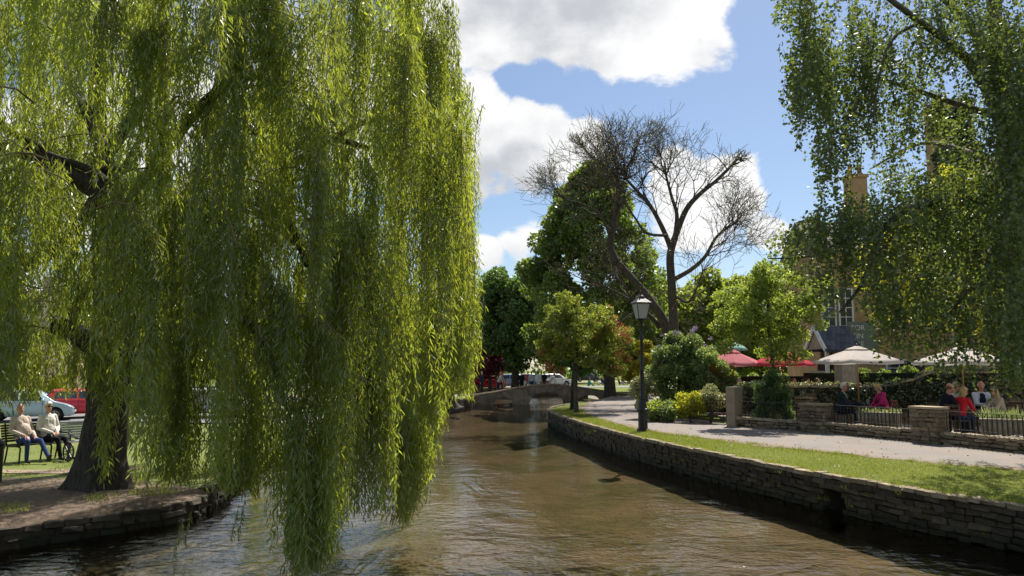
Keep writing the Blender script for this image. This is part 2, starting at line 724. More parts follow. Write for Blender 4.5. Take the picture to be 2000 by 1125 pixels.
kp.b.inputs['Roughness'].default_value = 0.9
kp.bump(p1, 0.35, 0.01)
NY = [-30, 10, 15.2, 17.2, 19.1, 21.4, 24.8, 28.6, 34.3, 40.4, 48, 55.6, 60]
NX = [21, 12.6, 10.05, 8.35, 7.15, 5.9, 4.45, 3.75, 3.25, 3.6, 4.9, 7.0, 8.4]
FY = [-30, 14.5, 17.9, 20.6, 24, 26.8, 29.2, 34.3, 40.4, 48, 58, 60]
FX = [24, 13.3, 11.95, 11.0, 9.6, 7.6, 7.4, 6.9, 7.1, 8.2, 11.5, 13]
ys = sorted(set([y for y in NY + FY] + list(np.arange(8, 60, 1.0))))
vs, fs = [], []
for y in ys:
    a, b = float(np.interp(y, NY, NX)), float(np.interp(y, FY, FX))
    a += 0.10 * math.sin(y * 2.1) + 0.06 * math.sin(y * 5.3)
    vs += [(a, y, 0.012), (a + (b - a) * 0.5, y, 0.03), (b + 0.2, y, 0.012)]
for j in range(len(ys) - 1):
    for i in range(2):
        fs.append((3 * j + i, 3 * j + i + 1, 3 * j + 4 + i, 3 * j + 3 + i))
m = MB()
m.add(vs, fs, 0, True)
tag(m.build('path', kp.m), kind='structure')

# worn earth where the grass gives way to the path
vs, fs = [], []
for y in np.arange(8, 58, 0.25):
    a = float(np.interp(y, NY, NX)) + 0.10 * math.sin(y * 2.1) + 0.06 * math.sin(y * 5.3)
    w0 = 0.10 + 0.10 * math.sin(y * 1.3) + 0.06 * math.sin(y * 4.7 + 1)
    w1 = 0.16 + 0.10 * math.sin(y * 0.9 + 2) + 0.07 * math.sin(y * 6.1)
    vs += [(a - max(w0, 0.02), y, 0.006), (a, y, 0.022), (a + max(w1, 0.03), y, 0.020)]
for j in range(len(vs) // 3 - 1):
    for i in range(2):
        fs.append((3 * j + i, 3 * j + i + 1, 3 * j + 4 + i, 3 * j + 3 + i))
m = MB()
m.add(vs, fs, 0, True)
tag(m.build('path_verge_soil', pmat('verge_soil', (0.20, 0.145, 0.105), 0.95, 0.35, 5.0, 0.5, 40, world_coord=True)), kind='structure')

# dirt path past the bench, road on the left, road and car park behind the bridge, terrace paving
dirt = pmat('dirt_path', (0.27, 0.20, 0.145), 0.95, 0.3, 3.0, 0.4, 40, world_coord=True)
tar = pmat('road_tarmac', (0.19, 0.185, 0.185), 0.85, 0.2, 2.0, 0.3, 60, world_coord=True)
flag = pmat('terrace_paving', (0.30, 0.26, 0.21), 0.9, 0.25, 2.0, 0.3, 30, world_coord=True)


def strip(name, pts_a, pts_b, mat, zf):
    vs, fs = [], []
    for (ax, ay), (bx_, by) in zip(pts_a, pts_b):
        for t in (0, 0.25, 0.5, 0.75, 1):
            x, y = ax + (bx_ - ax) * t, ay + (by - ay) * t
            vs.append((x, y, zf(x, y)))
    for j in range(len(pts_a) - 1):
        for i in range(4):
            q = (5 * j + i, 5 * j + i + 1, 5 * j + 6 + i, 5 * j + 5 + i)
            fs.append(q)
    mm = MB()
    mm.add(vs, fs, 0, True)
    return tag(mm.build(name, mat), kind='structure')


xs = np.arange(-30, -7.6, 0.8)
strip('bench_path', [(x, 16.9 + 0.25 * math.sin(x * 0.9)) for x in xs], [(x, 17.9 + 0.2 * math.sin(x * 0.7 + 1)) for x in xs], dirt,
      lambda x, y: float(zleft(x, y)) + 0.03 * math.sin(x * 1.3 + y * 0.7) * math.sin(y * 0.9 - x * 0.4) + 0.02)
xs = np.arange(-80, -5.5, 3.0)
strip('road', [(x, 36.6 - 0.02 * x) for x in xs], [(x, 42.5 - 0.02 * x) for x in xs], tar, lambda x, y: float(zleft(x, y)) + 0.05)
xs = np.arange(-60, 60, 5.0)
strip('far_road', [(x, 86.0) for x in xs], [(x, 94.0) for x in xs], tar, lambda x, y: 0.02)
xs = np.arange(6, 70, 4.0)
strip('village_road', [(x, 122.0) for x in xs], [(x, 134.0) for x in xs], flag, lambda x, y: 0.02)
xs = np.arange(-30, -3.0, 2.0)
strip('gravel_apron', [(x, 52.0) for x in xs], [(x, 59.0) for x in xs], flag, lambda x, y: float(zleft(x, y)) + 0.05)
m = MB()
poly = [(7.75, 27.0), (9.75, 24.2), (11.2, 20.7), (12.15, 17.9), (13.5, 14.5), (60, 10), (60, 60), (9.5, 60), (8.3, 30)]
m.prism([Vector((x, y, -0.2)) for x, y in poly], (0, 0, 0), (0, 0, 0.30))
tag(m.build('terrace', flag), kind='structure')

# ================================================================== dry stone walls
stone_mat = pmat('cotswold_stone', (0.215, 0.170, 0.115), 0.9, 0.28, 9.0, 0.5, 45, per_obj=0.35, stain=(0.085, 0.085, 0.055))
dark_stone = pmat('river_wall_stone', (0.092, 0.074, 0.052), 0.9, 0.36, 8.0, 0.6, 45, per_obj=0.45, stain=(0.036, 0.038, 0.018), tide=-0.47)
coping_mat = pmat('coping_stone', (0.34, 0.27, 0.18), 0.9, 0.25, 7.0, 0.5, 40, per_obj=0.25, stain=(0.15, 0.14, 0.09))
mortar = pmat('wall_core', (0.055, 0.047, 0.036), 0.95, 0.3, 10, 0.4, 30)

STONES = []
for i in range(8):
    bm = bmesh.new()
    bmesh.ops.create_cube(bm, size=1.0)
    for v in bm.verts:
        v.co += Vector((random.uniform(-.09, .09), random.uniform(-.14, .14), random.uniform(-.15, .15)))
    bmesh.ops.bevel(bm, geom=list(bm.edges), offset=0.11, segments=1, affect='EDGES', clamp_overlap=True)
    me = bpy.data.meshes.new('stone')
    bm.to_mesh(me)
    bm.free()
    STONES.append(me)
STONE_SETS = {}


def stone_set(mat):
    if mat.name not in STONE_SETS:
        out = []
        for me in STONES:
            c = me.copy()
            c.materials.append(mat)
            out.append(c)
        STONE_SETS[mat.name] = out
    return STONE_SETS[mat.name]


def lay(polyline, z0f, z1f, course=0.11, mean=0.28, depth=0.16, skip=None, top=None, side=1):
    """stones along a polyline; face looks to the left (side=1) of the walking direction. returns list of (x,y,z,yaw,l,d,h,is_top)"""
    pts = [Vector((p[0], p[1])) for p in polyline]
    seg = [(pts[i + 1] - pts[i]).length for i in range(len(pts) - 1)]
    tot = sum(seg)

    def at(s):
        s = min(max(s, 0), tot - 1e-6)
        for i, l in enumerate(seg):
            if s <= l:
                d = (pts[i + 1] - pts[i]) / l
                return pts[i] + d * s, d
            s -= l
        return pts[-1], (pts[-1] - pts[-2]).normalized()
    out = []
    z_lo = min(z0f(at(tot * i / 20)[0]) for i in range(21))
    z_hi = max(z1f(at(tot * i / 20)[0]) for i in range(21))
    z = z_lo
    hs = []
    while sum(hs) < z_hi - z_lo - course * 0.4:
        hs.append(course * random.uniform(0.75, 1.3))
    fit = (z_hi - z_lo) / sum(hs)
    for h in hs:
        h *= fit
        s = random.uniform(-0.1, 0.0)
        while s < tot:
            l = mean * random.uniform(0.55, 1.65)
            p, d = at(s + l / 2)
            za, zb = z0f(p), z1f(p)
            cz = z + h / 2
            hh = h
            if cz < za - 0.02 or cz > zb:
                s += l
                continue
            if z + h > zb:
                hh = zb - z + 0.02
                cz = z + hh / 2
            if hh > 0.035 and not (skip and skip(p, cz)):
                nrm = Vector((-d.y, d.x)) * side
                q = p - nrm * (depth / 2 - random.uniform(-.015, 0.035))
                out.append((q.x, q.y, cz + random.uniform(-.012, .012), math.atan2(d.y, d.x) + random.uniform(-.09, .09), l * random.uniform(.88, 1.0), depth, hh * random.uniform(.80, 1.04), zb - (z + h) < 0.03))
            s += l
        z += h
    return out


def place_stones(parent, places, mat, limit, org=(0, 0, 0), name='stone', far_name='stone_courses', topmat=None):
    """nearest ones as single pieces, the rest as one part"""
    sets = stone_set(mat)
    tops = stone_set(topmat) if topmat else sets
    ox, oy, oz = org
    places = sorted(places, key=lambda s: (s[0] ** 2 + s[1] ** 2) / (s[4] * s[6]))
    for s in places[:limit]:
        me = random.choice(tops if s[7] else sets)
        o = bpy.data.objects.new(name, me)
        COL.objects.link(o)
        o.parent = parent
        o.location = (s[0] - ox, s[1] - oy, s[2] - oz)
        o.rotation_euler = (0, 0, s[3])
        o.scale = (s[4], s[5], s[6])
    rest = places[limit:]
    if rest:
        mm = MB()
        for s in rest:
            mm.box((s[0] - ox, s[1] - oy, s[2] - oz), (s[4], s[5], s[6]), s[3] + random.uniform(-.03, .03), 1 if (s[7] and topmat) else 0)
        o = mm.build(far_name, [mat, topmat or mat], parent)
        tag(o, kind='stuff')


def core(parent, polyline, z0f, z1f, thick, side, org=(0, 0, 0), mat=None, name='core', inset=0.07):
    pts = [Vector((p[0], p[1])) for p in polyline]
    vs, fs = [], []
    for i, p in enumerate(pts):
        d = (pts[min(i + 1, len(pts) - 1)] - pts[max(i - 1, 0)]).normalized()
        n = Vector((-d.y, d.x)) * side
        ins = inset(p) if callable(inset) else inset
        a, b = p - n * ins, p - n * max(thick, ins + .02)
        za, zb = z0f(p) - 0.25, z1f(p) - 0.03
        for q, z in ((a, za), (a, zb), (b, zb), (b, za)):
            vs.append((q.x - org[0], q.y - org[1], z - org[2]))
    for i in range(len(pts) - 1):
        for k in range(4):
            a, b = 4 * i + k, 4 * i + (k + 1) % 4
            fs.append((a, b, b + 4, a + 4))
    fs.append((0, 1, 2, 3))
    e = 4 * (len(pts) - 1)
    fs.append((e + 3, e + 2, e + 1, e))
    mm = MB()
    mm.add(vs, fs)
    return mm.build(name, mat or mortar, parent)


# ---- right river wall, with the drain outlet
dy = 14.5
rp = [(float(xr(y)), y) for y in sorted(list(np.arange(6, 30, 0.8)) + list(np.arange(30, 60.5, 1.2)) + [dy - .30, dy - .24, dy + .24, dy + .30])]


def skip_drain(p, z):
    return abs(p.y - dy) < 0.22 and z < -0.22


wall_r = empty('retaining_wall', (rp[0][0], rp[0][1], -0.65))
tag(wall_r, 'long curving dry stone wall holding up the grass verge along the river bend', 'wall', kind='thing')
org = tuple(wall_r.location)
ztop_r = lambda p: 0.012
pl = lay(rp, lambda p: -0.80, ztop_r, 0.088, 0.22, 0.20, skip_drain, side=1)
place_stones(wall_r, pl, dark_stone, 300, org, topmat=coping_mat)
core(wall_r, rp, lambda p: -0.9, lambda p: 0.0, 0.34, 1, org, inset=lambda p: 0.9 if abs(p.y - dy) < .26 else 0.07)
m = MB()
dpos = Vector((float(xr(dy)), dy, -0.45))
m.box(dpos - Vector(org) + Vector((0.10, 0.0, 0.27)), (0.24, 0.62, 0.08), math.atan2(-1.0, 0.42) + math.pi / 2)
m.build('drain_lintel', dark_stone, wall_r)

# ---- left river wall: the rough bank under the willow, then along the lawn
lp = [(float(xl(y)), y) for y in np.concatenate([np.arange(58, 16, -1.2), np.arange(16, 8.0, -0.35), np.arange(8, -6, -1.0)])]
wall_l = empty('river_bank_wall', (lp[-1][0], lp[-1][1], -0.65))
tag(wall_l, 'low rough stone wall edging the bare bank in front of the willow trunk', 'wall', kind='thing')
org = tuple(wall_l.location)
shaded_stone = pmat('shaded_bank_stone', (0.075, 0.060, 0.046), 0.85, 0.4, 7.0, 0.7, 35, per_obj=0.5, stain=(0.030, 0.030, 0.018), tide=-0.47)  # stone colour darkened to carry the willow's shade over this bank
zt_l = lambda p: float(zleft(0, p.y)) - float(edge_drop(p.y)) + 0.02
pl = lay(lp, lambda p: -0.80, zt_l, 0.12, 0.28, 0.26, lambda p, z: random.random() < 0.26, side=1)
place_stones(wall_l, pl, shaded_stone, 300, org, topmat=shaded_stone)
core(wall_l, lp, lambda p: -0.9, lambda p: zt_l(p) - 0.02, 0.36, 1, org, pmat('bank_earth', (0.060, 0.045, 0.032), 0.95, 0.35, 8, 0.8, 20), inset=0.03)

# ---- head wall behind the bridge
hp = [(8.0, 82.0), (-8.0, 82.0)]
wall_h = empty('bank_wall', (0, 82, -0.65))
tag(wall_h, 'far stone bank wall seen through the arch of the footbridge', 'wall', kind='thing')
pl = lay(hp, lambda p: -0.80, lambda p: 0.05, 0.16, 0.4, 0.2, None, side=1)
place_stones(wall_h, pl, stone_mat, 0, (0, 82, -0.65))
core(wall_h, hp, lambda p: -0.9, lambda p: 0.03, 0.5, 1, (0, 82, -0.65))
# ================================================================== trees
bark_dark = pmat('dark_bark', (0.050, 0.042, 0.034), 0.95, 0.45, 7.0, 1.0, 18, stain=(0.085, 0.085, 0.06))
bark_grey = pmat('grey_bark', (0.085, 0.075, 0.062), 0.95, 0.4, 6.0, 0.8, 20, stain=(0.07, 0.075, 0.035))
kbk = NT('willow_bark')
vec = kbk.coord('Object', (9, 9, 1.6))
b1 = kbk.noise(vec, 2.0, 6, 0.7, 0.6)
spots = kbk.noise(kbk.coord('Object', (3, 3, 2)), 7.0, 3, 0.5)
cc = kbk.mix(kbk.rng(b1, 0.35, 0.65), (0.028, 0.022, 0.018), (0.115, 0.095, 0.078))
cc = kbk.mix(kbk.rng(spots, 0.70, 0.74, 0, 0.8), cc, (0.42, 0.42, 0.38))
kbk.l(cc, kbk.b.inputs['Base Color'])
kbk.b.inputs['Roughness'].default_value = 0.95
kbk.bump(b1, 1.0, 0.10)
twig_mat = pmat('pale_twig', (0.20, 0.155, 0.075), 0.8, 0.3, 8.0)

willow_leaf = leafmat('willow_leaf', (0.066, 0.104, 0.022), (0.205, 0.250, 0.050), (0.49, 0.56, 0.050), 0.55, 0.06)


def sub_all(pts, n=6):
    return smooth_path(pts, n)


# ---------------------------------------------------------------- the weeping willow
WC = np.array([-6.25, 13.9])
WB = onz(192, 950, -0.17)
willow = empty('willow_tree', WB)
tag(willow, 'huge weeping willow on the near bank, curtains of leaves trailing into the river', 'tree')


def wl(px, py, y):
    return aty(px, py, y) - WB


tr_pts = [Vector((0.02, 0, -0.25)), Vector((0.03, 0.0, 0.06)), wl(200, 890, WB.y), wl(208, 820, WB.y), wl(216, 720, WB.y + .05), wl(238, 600, WB.y + .1),
          wl(240, 500, WB.y + .2), wl(224, 410, WB.y + .2), wl(205, 320, WB.y + .4), wl(188, 200, WB.y + .5), wl(205, 60, WB.y + .8), wl(230, -120, WB.y + 1.0)]
sp = sub_all(tr_pts, 6)
rad = list(np.interp(np.linspace(0, 1, len(sp)), [0, 0.055, 0.11, 0.18, 0.28, 0.40, 0.55, 0.75, 1.0], [0.80, 0.62, 0.50, 0.42, 0.36, 0.33, 0.26, 0.18, 0.09]))
m = MB()
m.tube(sp, rad, 20)
me = m.mesh('trunk')
# buttress roots and ridged bark
cs = np.array([v.co[:] for v in me.vertices])
for i, v in enumerate(me.vertices):
    ring = i // 20
    if ring >= len(sp):
        continue
    c = sp[ring]
    d = Vector(v.co) - c
    a = math.atan2(d.y, d.x)
    hfac = max(0.0, 1 - (c.z + 0.25) / 1.0)
    k = 1 + hfac * 0.30 * math.cos(a * 5 + 0.7) + 0.05 * math.sin(a * 9 + c.z * 3) + 0.03 * math.sin(a * 13 - c.z * 5)
    v.co = c + d * k
link('trunk', me, kbk.m, willow)
limbs = [
    ([wl(208, 700, 13.5), wl(172, 668, 13.4), wl(135, 645, 13.3), wl(102, 632, 13.2)], 0.19, 0.16),
    ([wl(150, 655, 13.3), wl(140, 610, 13.3), wl(165, 570, 13.4), wl(195, 510, 13.5), wl(225, 470, 13.6)], 0.07, 0.035),
    ([wl(238, 430, 13.6), wl(190, 372, 13.4), wl(120, 335, 13.2), wl(60, 300, 13.0), wl(-20, 275, 12.8), wl(-150, 200, 12.3)], 0.20, 0.09),
    ([wl(180, 365, 13.4), wl(178, 335, 13.3), wl(140, 318, 13.2), wl(60, 290, 13.0)], 0.09, 0.05),
    ([wl(95, 320, 13.1), wl(80, 290, 13.0), wl(20, 255, 12.6), wl(-60, 180, 12.0)], 0.08, 0.05),
    ([wl(195, 345, 13.5), wl(215, 355, 13.3), wl(240, 330, 13.0), wl(262, 290, 12.6), wl(300, 220, 12.0)], 0.08, 0.03),
    ([wl(60, 510, 12.8), wl(20, 520, 12.6), wl(-50, 560, 12.4)], 0.15, 0.12),
    ([wl(60, 510, 12.8), wl(120, 480, 13.0), wl(160, 430, 13.2), wl(190, 380, 13.4)], 0.12, 0.10),
    ([wl(238, 560, 13.6), wl(310, 470, 13.8), wl(400, 350, 14.2), wl(420, 290, 14.3), wl(405, 240, 14.4), wl(440, 130, 14.6), wl(480, -40, 15)], 0.22, 0.07),
    ([wl(405, 240, 14.4), wl(480, 245, 14.2), wl(560, 285, 13.8), wl(640, 270, 13.4), wl(720, 290, 13.2)], 0.13, 0.04),
    ([wl(240, 520, 13.7), wl(340, 440, 13.0), wl(470, 390, 12.2), wl(560, 430, 11.6), wl(600, 520, 11.3)], 0.14, 0.04),
    ([wl(300, 480, 13.4), wl(450, 420, 14.6), wl(600, 300, 15.2), wl(740, 230, 15.6), wl(850, 250, 15.8)], 0.13, 0.03),
    ([wl(235, 430, 13.6), wl(300, 330, 12.4), wl(380, 220, 11.2), wl(480, 150, 10.4), wl(580, 170, 10.0)], 0.14, 0.035),
    ([wl(210, 300, 14.0), wl(320, 150, 14.8), wl(470, 20, 15.5), wl(600, -60, 16.0)], 0.13, 0.04),
    ([wl(215, 330, 13.8), wl(150, 180, 15.5), wl(60, 60, 16.8), wl(-60, -20, 17.6)], 0.13, 0.04),
    ([wl(238, 560, 13.6), wl(330, 560, 12.2), wl(440, 590, 11.0), wl(520, 680, 10.3), wl(560, 800, 10.0)], 0.11, 0.025),
    ([wl(480, 400, 13.4), wl(600, 500, 12.9), wl(700, 700, 12.6), wl(770, 830, 12.5), wl(840, 880, 12.4)], 0.07, 0.02),
]
for pts, r0, r1 in limbs:
    sp = sub_all(pts, 5)
    m = MB()
    m.tube(sp, taper(len(sp), r0, r1), 9)
    m.build('limb', kbk.m, willow)

EDGE_Y = [-300, 0, 60, 100, 180, 250, 500, 720, 800, 820, 2000]
EDGE_X = [765, 848, 878, 893, 910, 915, 918, 913, 905, 855, 855]
BOT_X = [-400, 0, 60, 125, 205, 216, 300, 415, 430, 520, 541, 548, 600, 650, 690, 730, 790, 815, 850, 872, 890, 935, 950]
BOT_Y = [790, 792, 782, 768, 772, 935, 955, 935, 955, 965, 965, 1105, 1115, 1090, 985, 1010, 1020, 985, 905, 800, 772, 775, 770]
LP, LD, LL, LW, LT = [], [], [], [], []
twigs = MB()
n_tress = 0


def tress(ax, ay, zt, L, Rr, ns, tone, bias=0.0):
    """one hanging mass of strands under a drooping branch end"""
    global n_tress
    n_tress += 1
    base = np.array([ax, ay])
    out = unit((base - WC)[None])[0]
    lean = rng.normal(0, 0.035, 2) + out * 0.02
    bd = out * 0.8 + rng.normal(0, 0.6, 2)
    bd = bd / max(np.hypot(*bd), 1e-6)
    blen = rng.uniform(0.5, 1.25) * (Rr / 0.36)
    drop = rng.uniform(0.25, 0.7)
    if rng.random() < 0.7 and project(np.array([*(base + bd * blen), zt]))[0] < 860:
        twigs.tube([Vector((*(base + bd * blen * (k - 0.25)), zt + 0.04 - drop * k * k)) - WB for k in (-0.35, 0.0, 0.3, 0.6, 0.9, 1.1)], taper(6, 0.016, 0.004), 4, caps=False)
    for s in range(ns):
        rr = Rr * rng.random() ** 0.62
        th = rng.random() * 2 * math.pi
        sb = rng.random() ** 0.8
        off = bd * blen * (sb - 0.25)
        off2 = off + np.array([rr * math.cos(th), rr * math.sin(th)]) * (0.35 + 0.45 * (1 - sb))
        z0 = zt - drop * sb * sb + rng.normal(0, 0.05)
        ln = L * (0.40 + 0.60 * rng.random() ** 0.7)
        x0, y0 = base + off
        x1, y1 = base + off2
        # where the curtain ends
        ppx, _ = project(np.array([x1, y1, zt - L * 0.5]))
        yb = np.interp(ppx, BOT_X, BOT_Y) - abs(rng.normal(0, 26))
        zlow = aty(float(ppx), float(yb), y1).z
        zlow = max(zlow, WATER - 0.05 if not (x1 < xl(y1)) else -0.05)
        zend = max(z0 - ln, zlow)
        if z0 - zend < 0.25:
            continue
        _, pe = project(np.array([x1, y1, (z0 + zend) / 2]))
        if ppx > np.interp(pe, EDGE_Y, EDGE_X) + rng.normal(0, 7):
            continue
        far_ = y1 > 15.2
        off_ = ppx < -30 or pe < -50
        step = 0.070 if off_ else (0.060 if far_ else 0.039)
        wk = 1.6 if off_ else (1.4 if far_ else 1.0)
        n = max(5, int((z0 - zend) / step))
        t = np.linspace(0, 1, n)
        dz = t * (z0 - zend)
        arch = 1 - np.exp(-dz / 0.28)
        ph = rng.random(2) * 6.28
        X = x0 + (x1 - x0) * arch + lean[0] * dz + 0.035 * np.sin(dz * 2.1 + ph[0]) * arch
        Y = y0 + (y1 - y0) * arch + lean[1] * dz + 0.035 * np.sin(dz * 1.7 + ph[1]) * arch
        Z = z0 - dz
        P = np.stack([X, Y, Z], 1)
        k = 2 if rng.random() < 0.28 else 1
        for rep in range(k):
            keep = rng.random(n) < 0.93
            Q = P[keep] + (rng.normal(0, 0.055, (keep.sum(), 3)) if rep else rng.normal(0, 0.008, (keep.sum(), 3)))
            az = rng.random(len(Q)) * 6.28
            spread = np.clip(rng.normal(0.50, 0.26, len(Q)), 0.05, 1.3)
            D = np.stack([np.cos(az) * np.sin(spread), np.sin(az) * np.sin(spread), -np.cos(spread)], 1)
            LP.append(Q)
            LD.append(D)
            LL.append(rng.uniform(0.095, 0.165, len(Q)))
            LW.append(rng.uniform(0.014, 0.022, len(Q)) * wk)
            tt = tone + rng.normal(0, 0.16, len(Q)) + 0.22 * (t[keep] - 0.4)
            LT.append(np.clip(tt, 0, 1))
        if rng.random() < 0.05 and n > 20:
            idx = np.linspace(0, n - 1, 9).astype(int)
            twigs.tube([Vector(P[i]) - WB for i in idx], taper(9, 0.008, 0.003), 3, caps=False)


def sparse_zone(px, py):
    """thin places where limbs and sky show through on the left"""
    z = 0.0
    for cx, cy, rx, ry in ((150, 560, 75, 140), (40, 330, 100, 100), (190, 350, 80, 90), (420, 300, 35, 40), (100, 200, 110, 70), (215, 140, 50, 50), (640, 850, 40, 60)):
        z = max(z, 1 - math.hypot((px - cx) / rx, (py - cy) / ry))
    return z


def dome(z):
    """crown radius at height z"""
    return 6.0 * math.sqrt(max(0.0, 1 - (max(z - 5.2, 0) / 7.0) ** 2)) if z > 5.2 else 6.0


def try_tress(ax, ay, zt, L, Rr, ns, tone, thin=True):
    c = np.array([ax, ay, zt - L * 0.5])
    px, py = project(c)
    if px < -260 or py < -330:
        return
    if thin and sparse_zone(px, py) > 0.08 and rng.random() < (0.82 if ay < 14.5 else 0.2):
        return
    tress(ax, ay, zt, L, Rr, ns, tone)


# outer shell, front and right dense
for z_lvl, dens in ((11.3, 9), (10.5, 12), (9.7, 14), (9.0, 16), (8.3, 17), (7.6, 18), (6.9, 19), (6.2, 20), (5.5, 20), (4.8, 20), (4.1, 20), (3.4, 18), (2.7, 14), (2.1, 10)):
    for i in range(dens):
        a = 2 * math.pi * (i + rng.random() * 0.8) / dens
        r = dome(z_lvl) * rng.uniform(0.86, 1.0)
        ax, ay = WC[0] + r * math.cos(a), WC[1] + r * math.sin(a) * 0.92
        zt = z_lvl + rng.normal(0, 0.3)
        try_tress(ax, ay, zt, rng.uniform(1.3, 3.3), rng.uniform(0.24, 0.46), int(rng.integers(26, 54)), rng.choice([rng.uniform(0.0, 0.4), rng.uniform(0.5, 1.0)]))
# inner layers
for i in range(110):
    a = rng.random() * 6.28
    zt = rng.uniform(3.2, 10.5)
    r = dome(zt) * rng.uniform(0.35, 0.85)
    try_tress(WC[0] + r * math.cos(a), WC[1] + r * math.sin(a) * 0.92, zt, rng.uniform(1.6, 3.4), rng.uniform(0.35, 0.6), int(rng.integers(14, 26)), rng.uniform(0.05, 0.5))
# named cascades that shape the outline: (px, y of top, depth, length, radius, strands, tone)
for px, py, dpt, L, Rr, ns, tone in (
        (600, 620, 10.2, 4.2, 0.34, 70, 0.7), (575, 780, 10.0, 3.0, 0.28, 60, 0.75), (640, 800, 10.3, 2.6, 0.26, 55, 0.7), (620, 900, 10.0, 1.8, 0.22, 40, 0.85),
        (655, 700, 11.0, 3.0, 0.34, 55, 0.6), (705, 740, 12.0, 2.4, 0.30, 50, 0.6), (760, 760, 12.4, 2.6, 0.34, 65, 0.8), (800, 830, 12.4, 2.0, 0.34, 60, 0.75),
        (845, 870, 12.4, 0.7, 0.22, 40, 0.8), (775, 640, 12.8, 3.2, 0.36, 60, 0.7), (830, 560, 13.4, 3.6, 0.36, 60, 0.75), (870, 430, 13.8, 4.0, 0.30, 60, 0.75),
        (905, 330, 14.0, 3.9, 0.24, 60, 0.55), (925, 470, 14.1, 3.3, 0.20, 60, 0.6), (930, 250, 14.1, 2.5, 0.18, 42, 0.4), (915, 160, 14.0, 2.8, 0.20, 46, 0.45),
        (938, 560, 14.1, 2.4, 0.13, 40, 0.5), (900, 620, 14.2, 1.9, 0.22, 40, 0.8), (885, 240, 13.8, 3.0, 0.25, 50, 0.55),
        (300, 640, 11.5, 3.2, 0.40, 50, 0.35), (250, 560, 11.2, 3.0, 0.36, 50, 0.4), (350, 700, 11.6, 2.3, 0.36, 46, 0.35), (410, 600, 11.2, 3.3, 0.40, 55, 0.5),
        (460, 690, 11.2, 2.6, 0.34, 55, 0.5), (505, 760, 11.0, 1.9, 0.28, 45, 0.5), (530, 560, 10.6, 3.2, 0.36, 55, 0.6), (440, 820, 11.0, 1.5, 0.20, 30, 0.5), (485, 830, 11.1, 1.6, 0.18, 26, 0.45),
        (320, 40, 9.3, 2.0, 0.34, 60, 0.7), (335, 200, 9.3, 1.9, 0.30, 56, 0.75), (260, 330, 9.8, 1.8, 0.24, 46, 0.7), (300, -60, 9.5, 1.6, 0.40, 55, 0.6), (520, 20, 9.6, 1.5, 0.36, 55, 0.7),
        (480, -80, 9.6, 1.8, 0.36, 50, 0.65), (660, 260, 11.0, 3.4, 0.36, 60, 0.85), (690, 420, 11.3, 2.8, 0.34, 55, 0.8), (640, 470, 10.8, 2.6, 0.34, 55, 0.75), (500, 440, 10.5, 2.2, 0.32, 50, 0.65),
        (745, 520, 12.0, 2.6, 0.36, 55, 0.8), (810, 240, 13.0, 3.4, 0.36, 60, 0.7), (740, 60, 12.5, 3.0, 0.40, 55, 0.6), (820, 60, 13.2, 3.2, 0.36, 55, 0.55)):
    p = aty(px, py, dpt)
    tress(p.x, p.y, p.z, L, Rr, ns, tone)
# back layers that close the upper left of the crown
for i in range(52):
    px_, py_ = rng.uniform(-80, 330), rng.uniform(-120, 520)
    p = aty(px_, py_, rng.uniform(14.8, 18.5))
    tress(p.x, p.y, p.z, rng.uniform(1.4, 2.8), rng.uniform(0.3, 0.5), int(rng.integers(20, 34)), rng.uniform(0.1, 0.7))
for i in range(13):
    px_, py_ = rng.uniform(-60, 200), rng.uniform(-60, 560)
    p = aty(px_, py_, rng.uniform(9.5, 11.5))
    tress(p.x, p.y, p.z, rng.uniform(0.9, 1.7), rng.uniform(0.22, 0.36), int(rng.integers(14, 24)), rng.uniform(0.2, 0.7))
for px_, py_, d_ in ((-30, 520, 11.5), (20, 560, 12.2), (70, 590, 12.8), (45, 640, 11.8), (0, 620, 13.5), (100, 640, 14.5), (130, 690, 14.8), (60, 500, 14.6), (160, 640, 15.2), (110, 560, 15.8), (-10, 440, 12.0), (300, 430, 12.0), (350, 500, 15.4), (420, 470, 15.8), (470, 560, 15.0), (390, 360, 12.6), (330, 620, 15.5), (520, 260, 11.4), (580, 330, 11.0), (600, 180, 11.2), (470, 320, 11.6), (560, 420, 11.8), (450, 180, 10.6), (640, 120, 11.6), (520, 120, 11.0), (430, 60, 10.6)):
    p = aty(px_, py_, d_)
    tress(p.x, p.y, p.z, rng.uniform(1.2, 2.0), rng.uniform(0.26, 0.4), int(rng.integers(26, 44)), rng.uniform(0.1, 0.6))
# a few lone trailing strands over the water
for px, py, dpt, L in ((352, 950, 10.9, 0.9), (475, 900, 10.7, 1.0), (462, 930, 10.6, 0.8), (372, 930, 11.1, 0.9)):
    p = aty(px, py, dpt)
    n = int(L / 0.05)
    t = np.linspace(0, 1, n)
    P = np.stack([p.x + 0.05 * np.sin(t * 4), p.y + 0 * t, p.z - t * L], 1)
    twigs.tube([Vector(q) - WB for q in P[::3]], 0.003, 3, caps=False)
    P = P[n // 2:]
    P = np.repeat(P, 3, axis=0)
    az = rng.random(len(P)) * 6.28
    D = np.stack([np.cos(az) * 0.4, np.sin(az) * 0.4, -0.9 + 0 * az], 1)
    LP.append(P)
    LD.append(unit(D))
    LL.append(np.full(len(P), 0.10))
    LW.append(np.full(len(P), 0.018))
    LT.append(np.full(len(P), 0.4))
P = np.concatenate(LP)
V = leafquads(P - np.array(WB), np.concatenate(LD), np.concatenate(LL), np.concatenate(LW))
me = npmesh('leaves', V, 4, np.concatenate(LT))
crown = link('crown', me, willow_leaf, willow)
tag(twigs.build('hanging_twigs', twig_mat, willow), kind='stuff')
print('willow leaves', len(P), 'tresses', n_tress)
